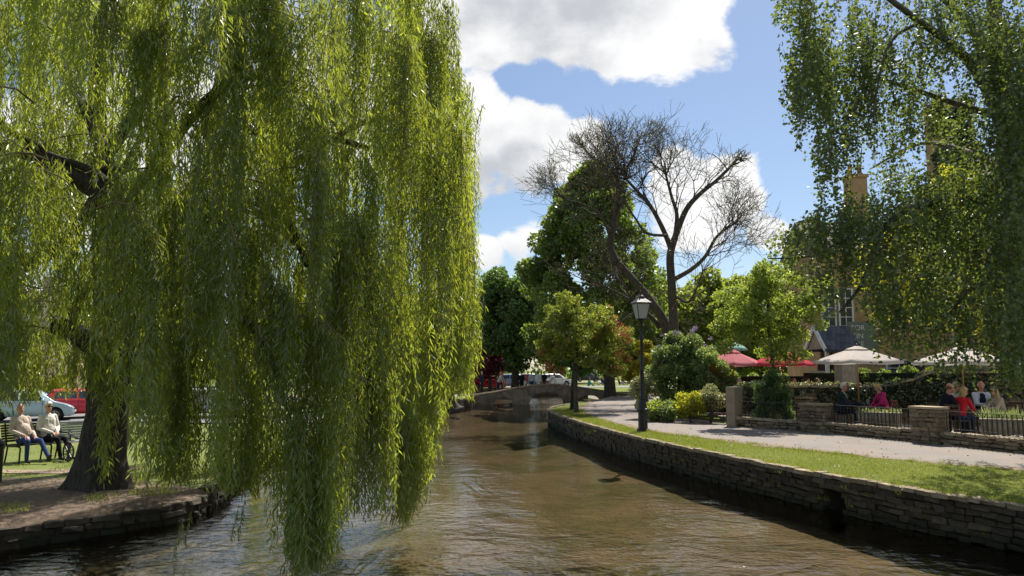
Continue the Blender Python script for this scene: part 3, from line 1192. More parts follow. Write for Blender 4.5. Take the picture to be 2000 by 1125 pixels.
# ---------------------------------------------------------------- other trees
def crown_leaves(name, parent, org, clumps, n, L, W, mat, shell=0.75, droop=0.25, jit=0.15, tvar=0.25, squash=0.85):
    """leaf faces through the volume of many clumps (centre, radius, tone)"""
    w = np.array([c[1] ** 2 for c in clumps])
    w = w / w.sum()
    idx = rng.choice(len(clumps), n, p=w)
    C = np.array([c[0][:] for c in clumps])[idx]
    Rr = np.array([c[1] for c in clumps])[idx]
    T = np.array([c[2] for c in clumps])[idx]
    d = unit(rng.normal(size=(n, 3)))
    rad = Rr * (rng.random(n) ** (1 / 3)) ** (1 - shell * 0.75)
    P = C + d * rad[:, None] * np.array([1, 1, squash]) + rng.normal(0, 0.02, (n, 3))
    D = unit(d * 0.7 + rng.normal(size=(n, 3)) * 0.8 + np.array([0, 0, -droop]))
    V = leafquads(P - np.array(org), D, rng.uniform(0.7, 1.25, n) * L, rng.uniform(0.7, 1.25, n) * W)
    tone = np.clip(T + rng.normal(0, tvar, n), 0, 1)
    me = npmesh('leaves', V, 4, tone)
    return link(name, me, mat, parent)


def lobes(c, rx, ry, rz, n, r0, r1, power=0.6, t0=0.1, t1=0.9, lo=-1.0):
    """n clumps spread through an ellipsoid, more towards its surface"""
    out = []
    c = Vector(c)
    while len(out) < n:
        d = Vector(rng.normal(size=3)).normalized()
        if d.z < lo:
            continue
        k = rng.random() ** power
        k = 0.35 + 0.65 * k
        p = c + Vector((d.x * rx * k, d.y * ry * k, d.z * rz * k))
        out.append((p, rng.uniform(r0, r1), rng.uniform(t0, t1)))
    return out


def sprout(m, p, d, r, L, depth, spread=0.6, up=0.15, tips=None, sides=5, wig=0.18, kids=(2, 3), gain=0.72, rmin=0.008):
    """recursive limb"""
    n = 5 if r > 0.03 else 3
    pts, q, dd = [p.copy()], p.copy(), d.normalized()
    for i in range(n):
        dd = (dd + Vector(rng.normal(0, wig, 3)) + Vector((0, 0, up * 0.25))).normalized()
        q = q + dd * (L / n)
        pts.append(q.copy())
    r1 = max(rmin, r * 0.62)
    m.tube(pts, taper(n + 1, r, r1), sides if r > 0.03 else 3, caps=False)
    if depth <= 0:
        if tips is not None:
            tips.append((pts[-1], dd))
            tips.append((pts[1], dd))
        return
    k = int(rng.integers(kids[0], kids[1] + 1))
    for i in range(k):
        ax = dd.orthogonal().normalized()
        ax.rotate(Matrix.Rotation(2 * math.pi * (i + rng.random() * 0.7) / k, 3, dd))
        nd = (dd + ax * spread * rng.uniform(0.6, 1.25) + Vector((0, 0, up))).normalized()
        sprout(m, pts[-1], nd, r1, L * gain * rng.uniform(0.75, 1.2), depth - 1, spread, up, tips, sides, wig, kids, gain, rmin)
    for i in (1, 2):
        if rng.random() < 0.6:
            ax = dd.orthogonal().normalized()
            ax.rotate(Matrix.Rotation(rng.random() * 6.28, 3, dd))
            nd = (dd * 0.6 + ax * 0.9 + Vector((0, 0, up))).normalized()
            sprout(m, pts[i], nd, r1 * 0.6, L * gain * 0.7, depth - 2 if depth > 1 else 0, spread, up, tips, sides, wig, kids, gain, rmin)


bud_leaf = leafmat('opening_buds', (0.10, 0.10, 0.035), (0.20, 0.19, 0.06), (0.35, 0.33, 0.08), 0.4, 0.05)
bare_bark = pmat('bare_tree_bark', (0.070, 0.058, 0.046), 0.95, 0.35, 4.0, 0.7, 14, stain=(0.060, 0.062, 0.028))


def bare_tree(base_px, D, label, limbs_px, crown_c):
    base = onz(*base_px[:2], 0.0) if len(base_px) == 2 else aty(base_px[0], base_px[1], D)
    base = Vector((aty(base_px[0], 700, D).x, D, 0.0))
    t = empty('bare_tree', base)
    tag(t, label, 'tree', 'tall bare trees behind the lamp post')
    for kind, pts, r0, r1 in limbs_px:
        P = [aty(a, b, D + (c if c is not None else 0)) - base for a, b, c in pts]
        sp = sub_all(P, 5)
        m = MB()
        m.tube(sp, taper(len(sp), r0, r1) if kind == 'trunk' else taper(len(sp), r0 * .85, r1 * .7), 10)
        m.build(kind, bare_bark, t)
    tips = []
    cx, cz_ = crown_c
    cc = aty(cx, cz_, D)
    for kind, pts, r0, r1 in limbs_px:
        if kind == 'trunk':
            continue
        P = sub_all([aty(a, b, D + c) for a, b, c in pts], 5)
        m = MB()
        k0 = len(P) // 3
        for i in range(k0, len(P)):
            if i < len(P) - 1 and rng.random() < 0.35:
                continue
            tan = (P[i] - P[i - 1]).normalized()
            last = i == len(P) - 1
            for rep in range(4 if last else 1):
                out_ = (P[i] - cc)
                out_.y = 0
                out_ = out_.normalized() if out_.length > .1 else tan
                rnd = Vector(rng.normal(0, 1, 3))
                d = (tan * .8 + out_ * .6 + rnd * (.45 if last else .55) + Vector((0, 0, .40))).normalized()
                px_, py_ = project(np.array(P[i]))
                ax_, ay_ = (px_ - 1250) / 268, (py_ - 490) / 272
                bx_, by_ = d.x / 268, -d.z / 272
                A_, B_, C_ = bx_ * bx_ + by_ * by_, ax_ * bx_ + ay_ * by_, ax_ * ax_ + ay_ * ay_ - 1
                reach = (-B_ + math.sqrt(max(B_ * B_ - A_ * C_, 0.0))) / max(A_, 1e-9) * D / F if C_ < 0 else 1.5
                reach = min(reach * rng.uniform(.85, 1.08), 6.0)
                sprout(m, P[i] - base, d, r1 * (.6 if last else .42), min(max(reach / (3.36 if last else 2.95), .50), 1.7), (4 if last else 3) - (2 if reach < 1.6 else 1 if reach < 2.6 else 0), 0.62, 0.07, tips, 5, 0.17, (2, 3), 0.80, 0.010)
        m.build('branches', bare_bark, t)
    n = len(tips)
    P = np.repeat(np.array([p[:] for p, _ in tips]), 3, axis=0) + rng.normal(0, 0.05, (n * 3, 3))
    Dd = unit(np.repeat(np.array([d[:] for _, d in tips]), 3, axis=0) + rng.normal(0, 0.6, (n * 3, 3)))
    keep = rng.random(n * 3) < 0.25
    V = leafquads(P[keep], Dd[keep], 0.11, 0.035)
    link('buds', npmesh('buds', V, 4, rng.random(keep.sum())), bud_leaf, t)
    print('bare tree tips', n)


bare_tree((1318, 640), 45.0, 'tall bare spreading tree with an upright trunk behind the lamp post', [
    ('trunk', [(1318, 722, 0), (1316, 640, 0), (1312, 560, 0), (1309, 500, 0), (1318, 465, 0)], 0.30, 0.20),
    ('limb', [(1312, 490, 0), (1296, 450, 0.3), (1272, 405, 0.6), (1246, 375, 0.8), (1225, 352, 1)], 0.20, 0.10),
    ('limb', [(1316, 470, 0), (1340, 410, -.5), (1368, 378, -.8), (1400, 352, -1.0), (1430, 322, -1.2)], 0.22, 0.10),
    ('limb', [(1318, 465, 0), (1322, 420, .4), (1312, 385, .8), (1300, 340, 1)], 0.17, 0.09),
    ('limb', [(1318, 545, 0), (1352, 525, -.5), (1378, 500, -1), (1400, 462, -1.4), (1432, 438, -1.8)], 0.17, 0.08),
    ('limb', [(1300, 460, 0), (1262, 455, -.8), (1240, 425, -1.4), (1222, 400, -1.8)], 0.11, 0.06),
    ('limb', [(1322, 580, 0), (1345, 590, -.6), (1362, 560, -1.0), (1372, 530, -1.3)], 0.12, 0.05)], (1345, 470))
bare_tree((1302, 640), 46.5, 'tall bare tree with a leaning forked trunk behind the lamp post', [
    ('trunk', [(1303, 722, 0), (1301, 640, 0), (1268, 585, 0), (1235, 545, 0), (1205, 512, 0)], 0.33, 0.20),
    ('limb', [(1205, 512, 0), (1192, 480, 0), (1200, 430, .2), (1207, 380, .3), (1205, 345, .4)], 0.26, 0.15),
    ('limb', [(1290, 640, .6), (1262, 610, .6), (1240, 590, .6)], 0.20, 0.12),
    ('limb', [(1196, 470, 0), (1172, 420, -.5), (1140, 400, -1), (1105, 390, -1.4)], 0.12, 0.06),
    ('limb', [(1205, 345, .4), (1182, 325, 0), (1160, 310, -.4), (1140, 290, -.6)], 0.12, 0.08),
    ('limb', [(1205, 345, .4), (1222, 330, .8), (1240, 300, 1.2)], 0.12, 0.08)], (1200, 470))

# ---- pendulous birch whose crown fills the right of the view
birch_leaf = leafmat('birch_leaf', (0.034, 0.066, 0.024), (0.098, 0.145, 0.042), (0.25, 0.32, 0.045), 0.44, 0.06)
birch_bark = pmat('birch_bark', (0.12, 0.105, 0.09), 0.9, 0.5, 5.0, 0.7, 18, stain=(0.04, 0.035, 0.03))
BB = Vector((aty(2062, 900, 14.0).x, 14.0, 0.0))
birch = empty('birch_tree', BB)
tag(birch, 'pendulous birch hanging its leafy twigs over the right side of the river', 'tree')


def bl(px, py, y):
    return aty(px, py, y) - BB


for kind, pts, r0, r1 in (
        ('trunk', [Vector((0, 0, -0.2)), bl(2050, 850, 14), bl(2020, 650, 14), bl(1996, 500, 14.1), bl(1975, 330, 14.2), bl(1958, 200, 14.2), bl(1945, 60, 14.3), bl(1930, -160, 14.5)], 0.34, 0.10),
        ('limb', [bl(1978, 350, 14.2), bl(1995, 240, 14.4), bl(2010, 120, 14.6), bl(2040, -60, 15)], 0.14, 0.06),
        ('limb', [bl(1962, 240, 14.2), bl(1900, 130, 13.8), bl(1850, 82, 13.6), bl(1780, 30, 13.3), bl(1700, -30, 13.0)], 0.10, 0.04),
        ('limb', [bl(1800, 42, 13.4), bl(1750, 70, 13.3), bl(1728, 110, 13.2), bl(1712, 180, 13.2), bl(1705, 240, 13.2)], 0.035, 0.012),
        ('limb', [bl(1988, 400, 14.1), bl(1900, 392, 13.6), bl(1790, 402, 13.2), bl(1722, 450, 13.0), bl(1705, 500, 12.9), bl(1680, 560, 12.9), bl(1640, 610, 12.8)], 0.09, 0.02),
        ('limb', [bl(1722, 450, 13.0), bl(1650, 470, 12.8), bl(1580, 500, 12.6), bl(1500, 505, 12.5)], 0.035, 0.01),
        ('limb', [bl(1995, 470, 14), bl(1935, 490, 13.4), bl(1930, 545, 13.2), bl(1890, 570, 13.1), bl(1850, 620, 13.0)], 0.06, 0.02),
        ('limb', [bl(1960, 230, 14.2), bl(1860, 200, 15), bl(1740, 160, 15.6), bl(1600, 120, 16)], 0.08, 0.02),
        ('limb', [bl(1950, 120, 14.3), bl(1820, -20, 14.6), bl(1660, -60, 14.6), bl(1550, -40, 14.4)], 0.08, 0.02),
        ('limb', [bl(1978, 340, 14.2), bl(1900, 300, 16), bl(1800, 280, 17.5), bl(1700, 330, 18.5)], 0.08, 0.02)):
    sp = sub_all(pts, 5)
    m = MB()
    m.tube(sp, taper(len(sp), r0, r1), 10)
    m.build(kind, birch_bark, birch)
B_LEFT_Y = [-200, 0, 60, 110, 200, 270, 330, 400, 430, 470, 520, 600, 700, 760]
B_LEFT_X = [1490, 1500, 1525, 1525, 1535, 1550, 1590, 1600, 1560, 1500, 1495, 1570, 1640, 1700]
LP, LD, LT = [], [], []
bt = MB()


def birch_strand(px, py, d, L, tone, half=False):
    p = aty(px, py, d)
    n = max(4, int(L / 0.042))
    t = np.linspace(0, 1, n)
    ph = rng.random(2) * 6.28
    ln = rng.normal(0, 0.10, 2)
    P = np.stack([p.x + ln[0] * t * L + 0.06 * np.sin(t * 4 + ph[0]), p.y + ln[1] * t * L + 0.06 * np.sin(t * 3 + ph[1]), p.z - t * L], 1)
    ppx, ppy = project(P)
    ok = ppx > np.interp(ppy, B_LEFT_Y, B_LEFT_X) + rng.normal(0, 9)
    P = P[ok]
    if len(P) < 3:
        return
    if rng.random() < 0.6:
        bt.tube([Vector(q) - BB for q in P[::max(1, len(P) // 5)]], 0.004, 3, caps=False)
    P = np.repeat(P, 2, axis=0) + rng.normal(0, 0.045, (2 * len(P), 3))
    keep = rng.random(len(P)) < 0.8
    P = P[keep]
    D = unit(np.stack([rng.normal(0, 0.7, len(P)), rng.normal(0, 0.7, len(P)), -np.abs(rng.normal(0.55, 0.4, len(P)))], 1))
    LP.append(P)
    LD.append(D)
    LT.append(np.clip(tone + rng.normal(0, 0.2, len(P)), 0, 1))


# bunches of twigs: (px, py of the top, spread x, spread y, depth, twigs, length, tone)
for px, py, sx, sy, d, n, L, tone in (
        (1560, -40, 50, 60, 13.5, 60, 1.0, .5), (1580, 60, 40, 60, 13.2, 80, 1.3, .55), (1560, 140, 22, 50, 13.3, 40, .9, .35), (1620, 130, 40, 70, 13.8, 80, 1.6, .35), (1610, 280, 22, 40, 13.6, 40, 1.0, .25),
        (1690, 40, 60, 60, 14.2, 90, 1.3, .4), (1650, 230, 26, 40, 14.0, 34, 1.0, .25), (1700, 150, 50, 60, 15.0, 60, 1.2, .3), (1760, 100, 60, 70, 14.6, 60, 1.3, .3), (1740, 260, 40, 40, 15.0, 30, .8, .35),
        (1830, 20, 70, 60, 14.0, 70, 1.1, .35), (1800, 180, 50, 50, 15, 34, 1.0, .4), (1900, 20, 60, 60, 13.2, 80, 1.2, .35), (1960, 60, 60, 80, 12.8, 110, 1.4, .3), (1990, 200, 50, 80, 12.6, 120, 1.4, .3),
        (1930, 260, 40, 50, 13.0, 40, 1.0, .35), (1985, 330, 40, 50, 12.6, 90, 1.3, .35), (1900, 340, 50, 40, 13.2, 70, 1.1, .5), (1830, 350, 50, 40, 13.2, 70, 1.0, .55),
        (1640, 410, 40, 25, 12.9, 70, .9, .35), (1700, 400, 40, 30, 13.0, 70, 1.0, .4), (1770, 390, 40, 30, 13.2, 60, 1.0, .6), (1590, 420, 26, 22, 12.6, 50, .7, .4), (1540, 440, 26, 24, 12.5, 40, .55, .45), (1500, 470, 14, 16, 12.5, 14, .3, .5),
        (1640, 500, 40, 40, 12.9, 26, .6, .3), (1590, 520, 34, 34, 12.8, 26, .6, .35), (1720, 510, 40, 40, 12.9, 55, 1.0, .45), (1790, 500, 50, 50, 13.0, 60, 1.2, .5), (1860, 460, 50, 50, 13.2, 60, 1.1, .45),
        (1960, 440, 40, 40, 12.8, 90, 1.2, .3), (1985, 560, 26, 50, 12.6, 70, 1.2, .25), (1715, 590, 20, 30, 12.9, 14, .4, .4), (1760, 590, 40, 30, 12.9, 40, .8, .5), (1840, 580, 40, 40, 13.0, 55, 1.0, .45), (1910, 590, 40, 40, 13.0, 60, 1.0, .4), (1960, 620, 34, 30, 12.8, 60, 1.0, .3),
        (1900, 200, 60, 60, 16.5, 30, 1.2, .4), (1750, 330, 60, 30, 17.5, 40, .8, .45), (1840, 430, 60, 40, 15.5, 60, 1.0, .7), (1950, 350, 50, 60, 16.0, 60, 1.2, .5), (1985, 700, 22, 20, 12.6, 24, .5, .35)):
    for i in range(int(n * (.70 if py < 330 and px < 1930 else (.56 if py > 440 and px > 1660 else .74)))):
        birch_strand(rng.normal(px, sx * 0.6), rng.normal(py, sy * 0.6), d + rng.normal(0, 0.7), L * rng.uniform(0.5, 1.25), np.clip(tone + rng.normal(0, .1), 0, 1))
# the crown goes on beyond the frame
for i in range(150):
    birch_strand(rng.uniform(2010, 2260), rng.uniform(250, 600), rng.uniform(15.5, 21), rng.uniform(0.8, 1.7), rng.uniform(0.2, 0.6))
for i in range(170):
    birch_strand(rng.uniform(1790, 2010), rng.uniform(330, 560), rng.uniform(16.5, 19.5), rng.uniform(0.5, 1.1), rng.uniform(0.3, 0.7))
for i in range(520):
    birch_strand(rng.uniform(2000, 2500), rng.uniform(-300, 560), rng.uniform(12.5, 21), rng.uniform(0.7, 1.6), rng.uniform(0.2, 0.6))
for i in range(220):
    birch_strand(rng.uniform(1560, 2100), rng.uniform(-420, -60), rng.uniform(11.5, 18), rng.uniform(0.7, 1.6), rng.uniform(0.2, 0.6))
P = np.concatenate(LP)
V = leafquads(P - np.array(BB), np.concatenate(LD), rng.uniform(0.055, 0.085, len(P)), rng.uniform(0.045, 0.065, len(P)))
link('crown', npmesh('leaves', V, 4, np.concatenate(LT)), birch_leaf, birch)
tag(bt.build('hanging_twigs', birch_bark, birch), kind='stuff')
print('birch leaves', len(P))

# ---- broadleaf trees and bushes
green_a = leafmat('lime_green_leaf', (0.075, 0.125, 0.022), (0.17, 0.23, 0.045), (0.42, 0.51, 0.06), 0.55, 0.05)
green_b = leafmat('mid_green_leaf', (0.034, 0.080, 0.022), (0.090, 0.155, 0.042), (0.20, 0.32, 0.05), 0.4, 0.06)
green_d = leafmat('dark_green_leaf', (0.032, 0.070, 0.016), (0.135, 0.190, 0.042), (0.32, 0.43, 0.05), 0.45, 0.06)
haw_leaf = leafmat('hawthorn_leaf', (0.085, 0.115, 0.016), (0.21, 0.235, 0.035), (0.44, 0.50, 0.05), 0.50, 0.06)
red_flower = leafmat('red_blossom', (0.30, 0.050, 0.030), (0.46, 0.13, 0.07), (0.50, 0.14, 0.07), 0.35, 0.03)
copper = leafmat('copper_leaf', (0.055, 0.014, 0.020), (0.20, 0.035, 0.050), (0.40, 0.06, 0.07), 0.4, 0.08)
lilac_leaf = leafmat('lilac_leaf', (0.075, 0.120, 0.042), (0.20, 0.265, 0.095), (0.36, 0.46, 0.09), 0.45, 0.06)
lilac_flower = leafmat('lilac_blossom', (0.26, 0.19, 0.32), (0.42, 0.33, 0.47), (0.35, 0.28, 0.4), 0.3, 0.03)
yellow_leaf = leafmat('yellow_leaf', (0.20, 0.19, 0.015), (0.42, 0.38, 0.03), (0.62, 0.56, 0.04), 0.45, 0.06)
cream_leaf = leafmat('cream_edged_leaf', (0.16, 0.18, 0.07), (0.34, 0.34, 0.17), (0.4, 0.4, 0.15), 0.35, 0.06)
ivy_leaf = leafmat('ivy_leaf', (0.014, 0.030, 0.010), (0.055, 0.080, 0.025), (0.06, 0.09, 0.02), 0.2, 0.14)
yg_leaf = leafmat('yellow_green_leaf', (0.15, 0.18, 0.012), (0.30, 0.31, 0.025), (0.66, 0.65, 0.035), 0.56, 0.05)


def broad_tree(name, label, base, trunk_pts, r0, r1, clumps, n, L, W, mat, group=None, bark=None, boughs=6, cat='tree', shell=0.75, droop=0.25):
    t = empty(name, base)
    tag(t, label, cat, group)
    b = Vector(base)
    sp = sub_all([Vector(p) - b for p in trunk_pts], 4)
    m = MB()
    rr = taper(len(sp), r0, r1)
    rr[0] = r0 * 1.35
    m.tube(sp, rr, 9)
    m.build('trunk', bark or bark_dark, t)
    for i in range(boughs):
        c = clumps[int(rng.integers(len(clumps)))][0] - b
        s = sp[int(rng.integers(len(sp) // 2, len(sp)))]
        mid = s.lerp(c, 0.5) + Vector((0, 0, 0.05 * (c - s).length))
        m = MB()
        m.tube(sub_all([s, mid, c], 3), taper(7, r1 * 0.6, r1 * 0.12), 5)
        m.build('bough', bark or bark_dark, t)
    crown_leaves('crown', t, base, clumps, n, L, W, mat, shell, droop)
    return t


def at3(px, py, y):
    return aty(px, py, y)


# dark conical tree by the bridge
D = 60.0
b = Vector((aty(1192, 770, 57.5).x, 57.5, 0.0))
cl = []
for i in range(280):
    f = rng.random() ** 0.8
    z = 3.2 + f * 14.4
    half = np.interp(z, [3.2, 5, 9, 12, 15, 17.6], [4.6, 5.6, 5.3, 4.3, 2.7, 0.6])
    a = rng.random() * 6.28
    k = rng.uniform(0.5, 1.0)
    cl.append((Vector((b.x - 1.0 + half * k * math.cos(a), b.y + 2 + half * k * math.sin(a), z)), rng.uniform(0.5, 1.0), rng.uniform(0.0, 1.0)))
broad_tree('lime_tree', 'tall dark conical tree whose trunk stands at the end of the stone footbridge', b, [b + Vector((0, 0, -.2)), b + Vector((-.1, 0, 2)), b + Vector((-.5, .6, 6)), b + Vector((-1, 2, 14))], 0.5, 0.12, cl, 60000, 0.29, 0.22, green_d)
# green trees left of it, behind the bridge
b = Vector((aty(1006, 750, 72).x, 72, 0.0))
broad_tree('maple_tree', 'mid green tree with its trunk behind the crown of the footbridge', b, [b + Vector((0, 0, -.2)), b + Vector((0.1, 0, 4)), b + Vector((0.3, 0, 9))], 0.42, 0.14,
           lobes(b + Vector((0.6, 0, 7.0)), 4.3, 4.0, 4.8, 110, 0.6, 1.1), 34000, 0.30, 0.24, green_b)
for i, (px, D, hgt, wid, label, mt) in enumerate((
        (955, 98, 13.5, 6.0, 'broad green tree behind the red leaved tree near the crowd', green_b), (905, 90, 9.5, 5.5, 'green tree half hidden by the right edge of the willow', green_b),
        (1120, 112, 12.0, 7.0, 'distant green tree between the maple and the dark conical tree', green_b), (1260, 70, 11.0, 4.5, 'bright green tree crown right of the dark conical tree', green_a),
        (1400, 62, 9.8, 5.0, 'light green tree crown right of the bare tree trunks', green_a), (1330, 78, 9.5, 5.0, 'light green tree far behind the bare tree trunks', green_b), (1490, 60, 9.2, 5.0, 'light green tree crown left of the inn roof', green_a),
        (1560, 55, 8.2, 3.6, 'light green tree directly behind the red parasols', green_a),
        (780, 105, 12, 9, 'distant tree seen through the middle of the willow', green_b), (620, 100, 11, 9, 'distant tree behind the lower right of the willow', green_b), (430, 90, 11, 9, 'distant tree behind the middle of the willow', green_b),
        (250, 80, 10, 8, 'distant tree behind the willow trunk', green_b), (90, 95, 11, 7, 'distant tree above the cottage behind the cars', green_b))):
    b = Vector((aty(px, 722, D).x, D, 0.0))
    broad_tree('background_tree', label, b, [b + Vector((0, 0, -.2)), b + Vector((0.2, 0, hgt * .35)), b + Vector((0, 0, hgt * .75))], 0.4, 0.12,
               lobes(b + Vector((0, 0, hgt * 0.56)), wid * .78, wid * .6, hgt * .42, 60, wid * .12, wid * .22), 9000 if px < 850 else 14000, 0.0052 * D, 0.0042 * D, mt, 'background trees', boughs=3)
# far belt of woodland closing the horizon
belt = []
for i in range(260):
    x = rng.uniform(-190, 190)
    belt.append((Vector((x, rng.uniform(150, 175), rng.uniform(1, 8.5 + 1.5 * math.sin(x * 0.13)))), rng.uniform(1.6, 3.0), rng.uniform(0.1, 0.9)))
wood = crown_leaves('woodland', None, (0, 0, 0), belt, 36000, 0.95, 0.75, green_b)
tag(wood, 'distant belt of green woodland along the horizon', 'woodland', kind='stuff')
# copper tree
b = Vector((aty(957, 750, 74).x, 74, 0.0))
broad_tree('copper_tree', 'dark red leaved tree at the right edge of the willow near the bridge', b, [b + Vector((0, 0, -.2)), b + Vector((0, 0, 2)), b + Vector((0.2, 0, 4))], 0.2, 0.08,
           lobes(b + Vector((-.5, 0, 3.4)), 2.6, 2.2, 2.4, 60, 0.35, 0.65), 15000, 0.2, 0.16, copper)
# hawthorn with red blossom on the bend
b = onz(1126, 806, 0.0)
cl = []
for c, rx, rz, n in ((aty(1130, 640, 35.5), 1.75, 1.25, 60), (aty(1190, 660, 35.3), 1.0, .7, 24), (aty(1085, 680, 35.4), .9, .6, 20), (aty(1110, 605, 35.5), 1.0, .7, 20), (aty(1165, 700, 35.2), 1.1, .5, 18), (aty(1200, 722, 35.0), .6, .2, 8)):
    cl += [(p, r, t) for p, r, t in lobes(c, rx * 1.05, rx * .9, rz * 1.05, int(n * 1.8), 0.08, 0.24)]
haw = broad_tree('hawthorn_tree', 'small hawthorn with red blossom on the grass at the river bend', b, [b + Vector((0, 0, -.1)), b + Vector((-.03, 0, 1.2)), b + Vector((0.05, 0, 2.6)), b + Vector((0, 0, 4.2))], 0.12, 0.04, cl, 26000, 0.105, 0.075, haw_leaf, bark=bark_grey, boughs=14, droop=0.1)
m = MB()
q = onz(1118, 800, 0) - b
m.tube([q + Vector((0, 0, -.1)), q + Vector((0.02, 0, 1.2)), q + Vector((0.15, 0, 2.6))], [.13, .09, .06], 8)
m.build('second_trunk', bark_dark, haw)
fl = []
for px, py, r in ((1058, 685, .25), (1075, 722, .32), (1068, 715, .25), (1200, 625, .28), (1215, 645, .3), (1222, 660, .3), (1190, 640, .2), (1160, 655, .16), (1180, 705, .25), (1050, 712, .2), (1098, 725, .25), (1135, 612, .12), (1210, 690, .26), (1165, 630, .14), (1110, 660, .12), (1205, 720, .3), (1085, 675, .15), (1190, 600, .12), (1228, 700, .2)):
    fl.append((aty(px, py, 35.0 + rng.uniform(-.8, .4)), r, rng.random()))
crown_leaves('blossom', haw, b, fl, 1000, 0.075, 0.065, red_flower, shell=.1)
# lilac bush and companions by the lamp
b = onz(1335, 818, 0.0)
cl = lobes(aty(1335, 730, b.y + .7), 1.45, 1.15, 1.70, 130, 0.18, 0.36)
lil = broad_tree('lilac_bush', 'large rounded lilac bush with mauve flowers to the right of the lamp post', b, [b + Vector((0, .8, -.1)), b + Vector((0, .9, .8)), b + Vector((0.1, 1.0, 1.8))], 0.09, 0.04, cl, 34000, 0.10, 0.08, lilac_leaf, boughs=8, cat='bush', bark=bark_grey)
fl = []
for px, py in ((1295, 660), (1310, 648), (1330, 640), (1345, 645), (1362, 650), (1285, 680), (1320, 665), (1350, 670), (1300, 690), (1275, 705), (1330, 690), (1372, 680), (1290, 715), (1380, 665)):
    fl.append((aty(px + rng.normal(0, 6), py + rng.normal(0, 5), b.y + rng.uniform(0.0, 0.6)), rng.uniform(.05, .10), rng.random()))
crown_leaves('blossom', lil, b, fl, 800, 0.045, 0.04, lilac_flower, shell=0)
for label, px, py, w, h, D, mt, n, L in (
        ('yellow leaved shrub behind the lamp post', 1246, 705, 1.1, 1.1, 38, yellow_leaf, 7000, .12), ('pale silvery shrub at the foot of the lamp post', 1264, 765, .55, .75, 31, cream_leaf, 4500, .07),
        ('low yellow green shrub at the foot of the lilac', 1348, 792, .55, .45, 28.6, yg_leaf, 5200, .07), ('bright green low bush beside the path next to the lamp', 1280, 802, .4, .30, 29.3, green_a, 3600, .08),
        ('cream variegated shrub left of the stone gate pillar', 1388, 778, .5, .36, 28.6, cream_leaf, 5000, .06), ('dark green shrub between the lilac and the terrace', 1390, 730, .8, .9, 30.5, lilac_leaf, 8000, .09),
        ('low dark green bush under the lilac', 1312, 804, .55, .28, 29.0, lilac_leaf, 4200, .08)):
    c = aty(px, py, D)
    b = Vector((c.x, D, 0.0))
    broad_tree('shrub', label, b, [b, b + Vector((0, 0, .3)), b + Vector((0, 0, max(.5, c.z)))], .04, .02, lobes(c, w, w * .8, h, 36, .10, .22), n, L, L * .75, mt, 'shrubs beside the path', boughs=4, cat='shrub', bark=bark_grey)
# young light tree on the terrace, in front of the red parasols
b = Vector((aty(1512, 800, 27.0).x, 27.0, 0.1))
cl = []
for px, py, w, h, n in ((1500, 600, 1.2, .9, 46), (1440, 600, .8, .8, 26), (1560, 620, .8, .9, 30), (1500, 540, .9, .5, 22), (1530, 680, .9, .5, 22), (1420, 660, .6, .45, 14), (1585, 560, .5, .6, 14)):
    cl += lobes(aty(px, py, 27.0), w, 1.0, h, n, .14, .3, t0=.3)
broad_tree('young_tree', 'light green young tree in front of the red parasols', b, [b, b + Vector((0.05, 0, 1.5)), b + Vector((-.1, 0, 3.6)), b + Vector((0, 0, 5))], 0.09, 0.03, cl, 26000, 0.085, 0.068, green_a, bark=bark_grey, boughs=10, droop=0.5)
# yellow-green tree behind the birch
b = Vector((aty(1900, 800, 30.0).x, 30.0, 0.1))
cl = []
for px, py, w, h, n in ((1800, 470, 1.9, 1.2, 40), (1900, 420, 2.0, 1.3, 40), (1940, 540, 1.3, 1.5, 34), (1770, 580, 1.5, 1.2, 30), (1880, 600, 1.6, 1.0, 30), (1960, 600, 1.0, 1.5, 20), (1860, 360, 1.5, .7, 20), (1720, 520, .9, .9, 16)):
    cl += lobes(aty(px, py, 30.0), w, 1.5, h, n, .22, .45, t0=.2)
broad_tree('acacia_tree', 'yellow green tree in the terrace garden behind the birch', b, [b, b + Vector((0.1, 0, 2)), b + Vector((-.1, 0, 4.5)), b + Vector((.2, 0, 7))], 0.16, 0.05, cl, 30000, 0.12, 0.09, yg_leaf, bark=bark_dark, boughs=12)
# columnar evergreens against the ivy wall
for label, px, h in (('narrow evergreen shrub, the taller, between railing and ivy wall', 1510, 1.75), ('narrow evergreen shrub, the shorter, between railing and ivy wall', 1534, 1.55), ('bushy evergreen shrub left of the narrow ones by the ivy wall', 1488, 1.35)):
    b = Vector((aty(px, 800, 26.4).x, 26.4, 0.1))
    cl = [(b + Vector((rng.normal(0, .10), rng.normal(0, .10), rng.uniform(.1, h))), rng.uniform(.10, .17), rng.random()) for i in range(40)]
    broad_tree('evergreen_shrub', label, b, [b, b + Vector((0, 0, h * .5)), b + Vector((0, 0, h))], .03, .01, cl, 5500, .06, .035, green_b, 'evergreens by the ivy wall', boughs=0, cat='shrub', bark=bark_grey)

# ---- grass blades on the verge and tufts on the left bank
def blades(name, label, pts, h, w, mat, lean=0.35):
    n = len(pts)
    az = rng.random(n) * 6.28
    S = np.stack([np.cos(az), np.sin(az), 0 * az], 1) * (w / 2)
    hh = h * rng.uniform(0.5, 1.3, n)
    T = np.stack([rng.normal(0, lean, n) * hh, rng.normal(0, lean, n) * hh, hh], 1)
    V = np.stack([pts - S, pts + S, pts + T], 1).reshape(-1, 3)
    o = link(name, npmesh(name, V, 3, rng.random(n)), mat)
    return tag(o, label, 'grass', kind='stuff')


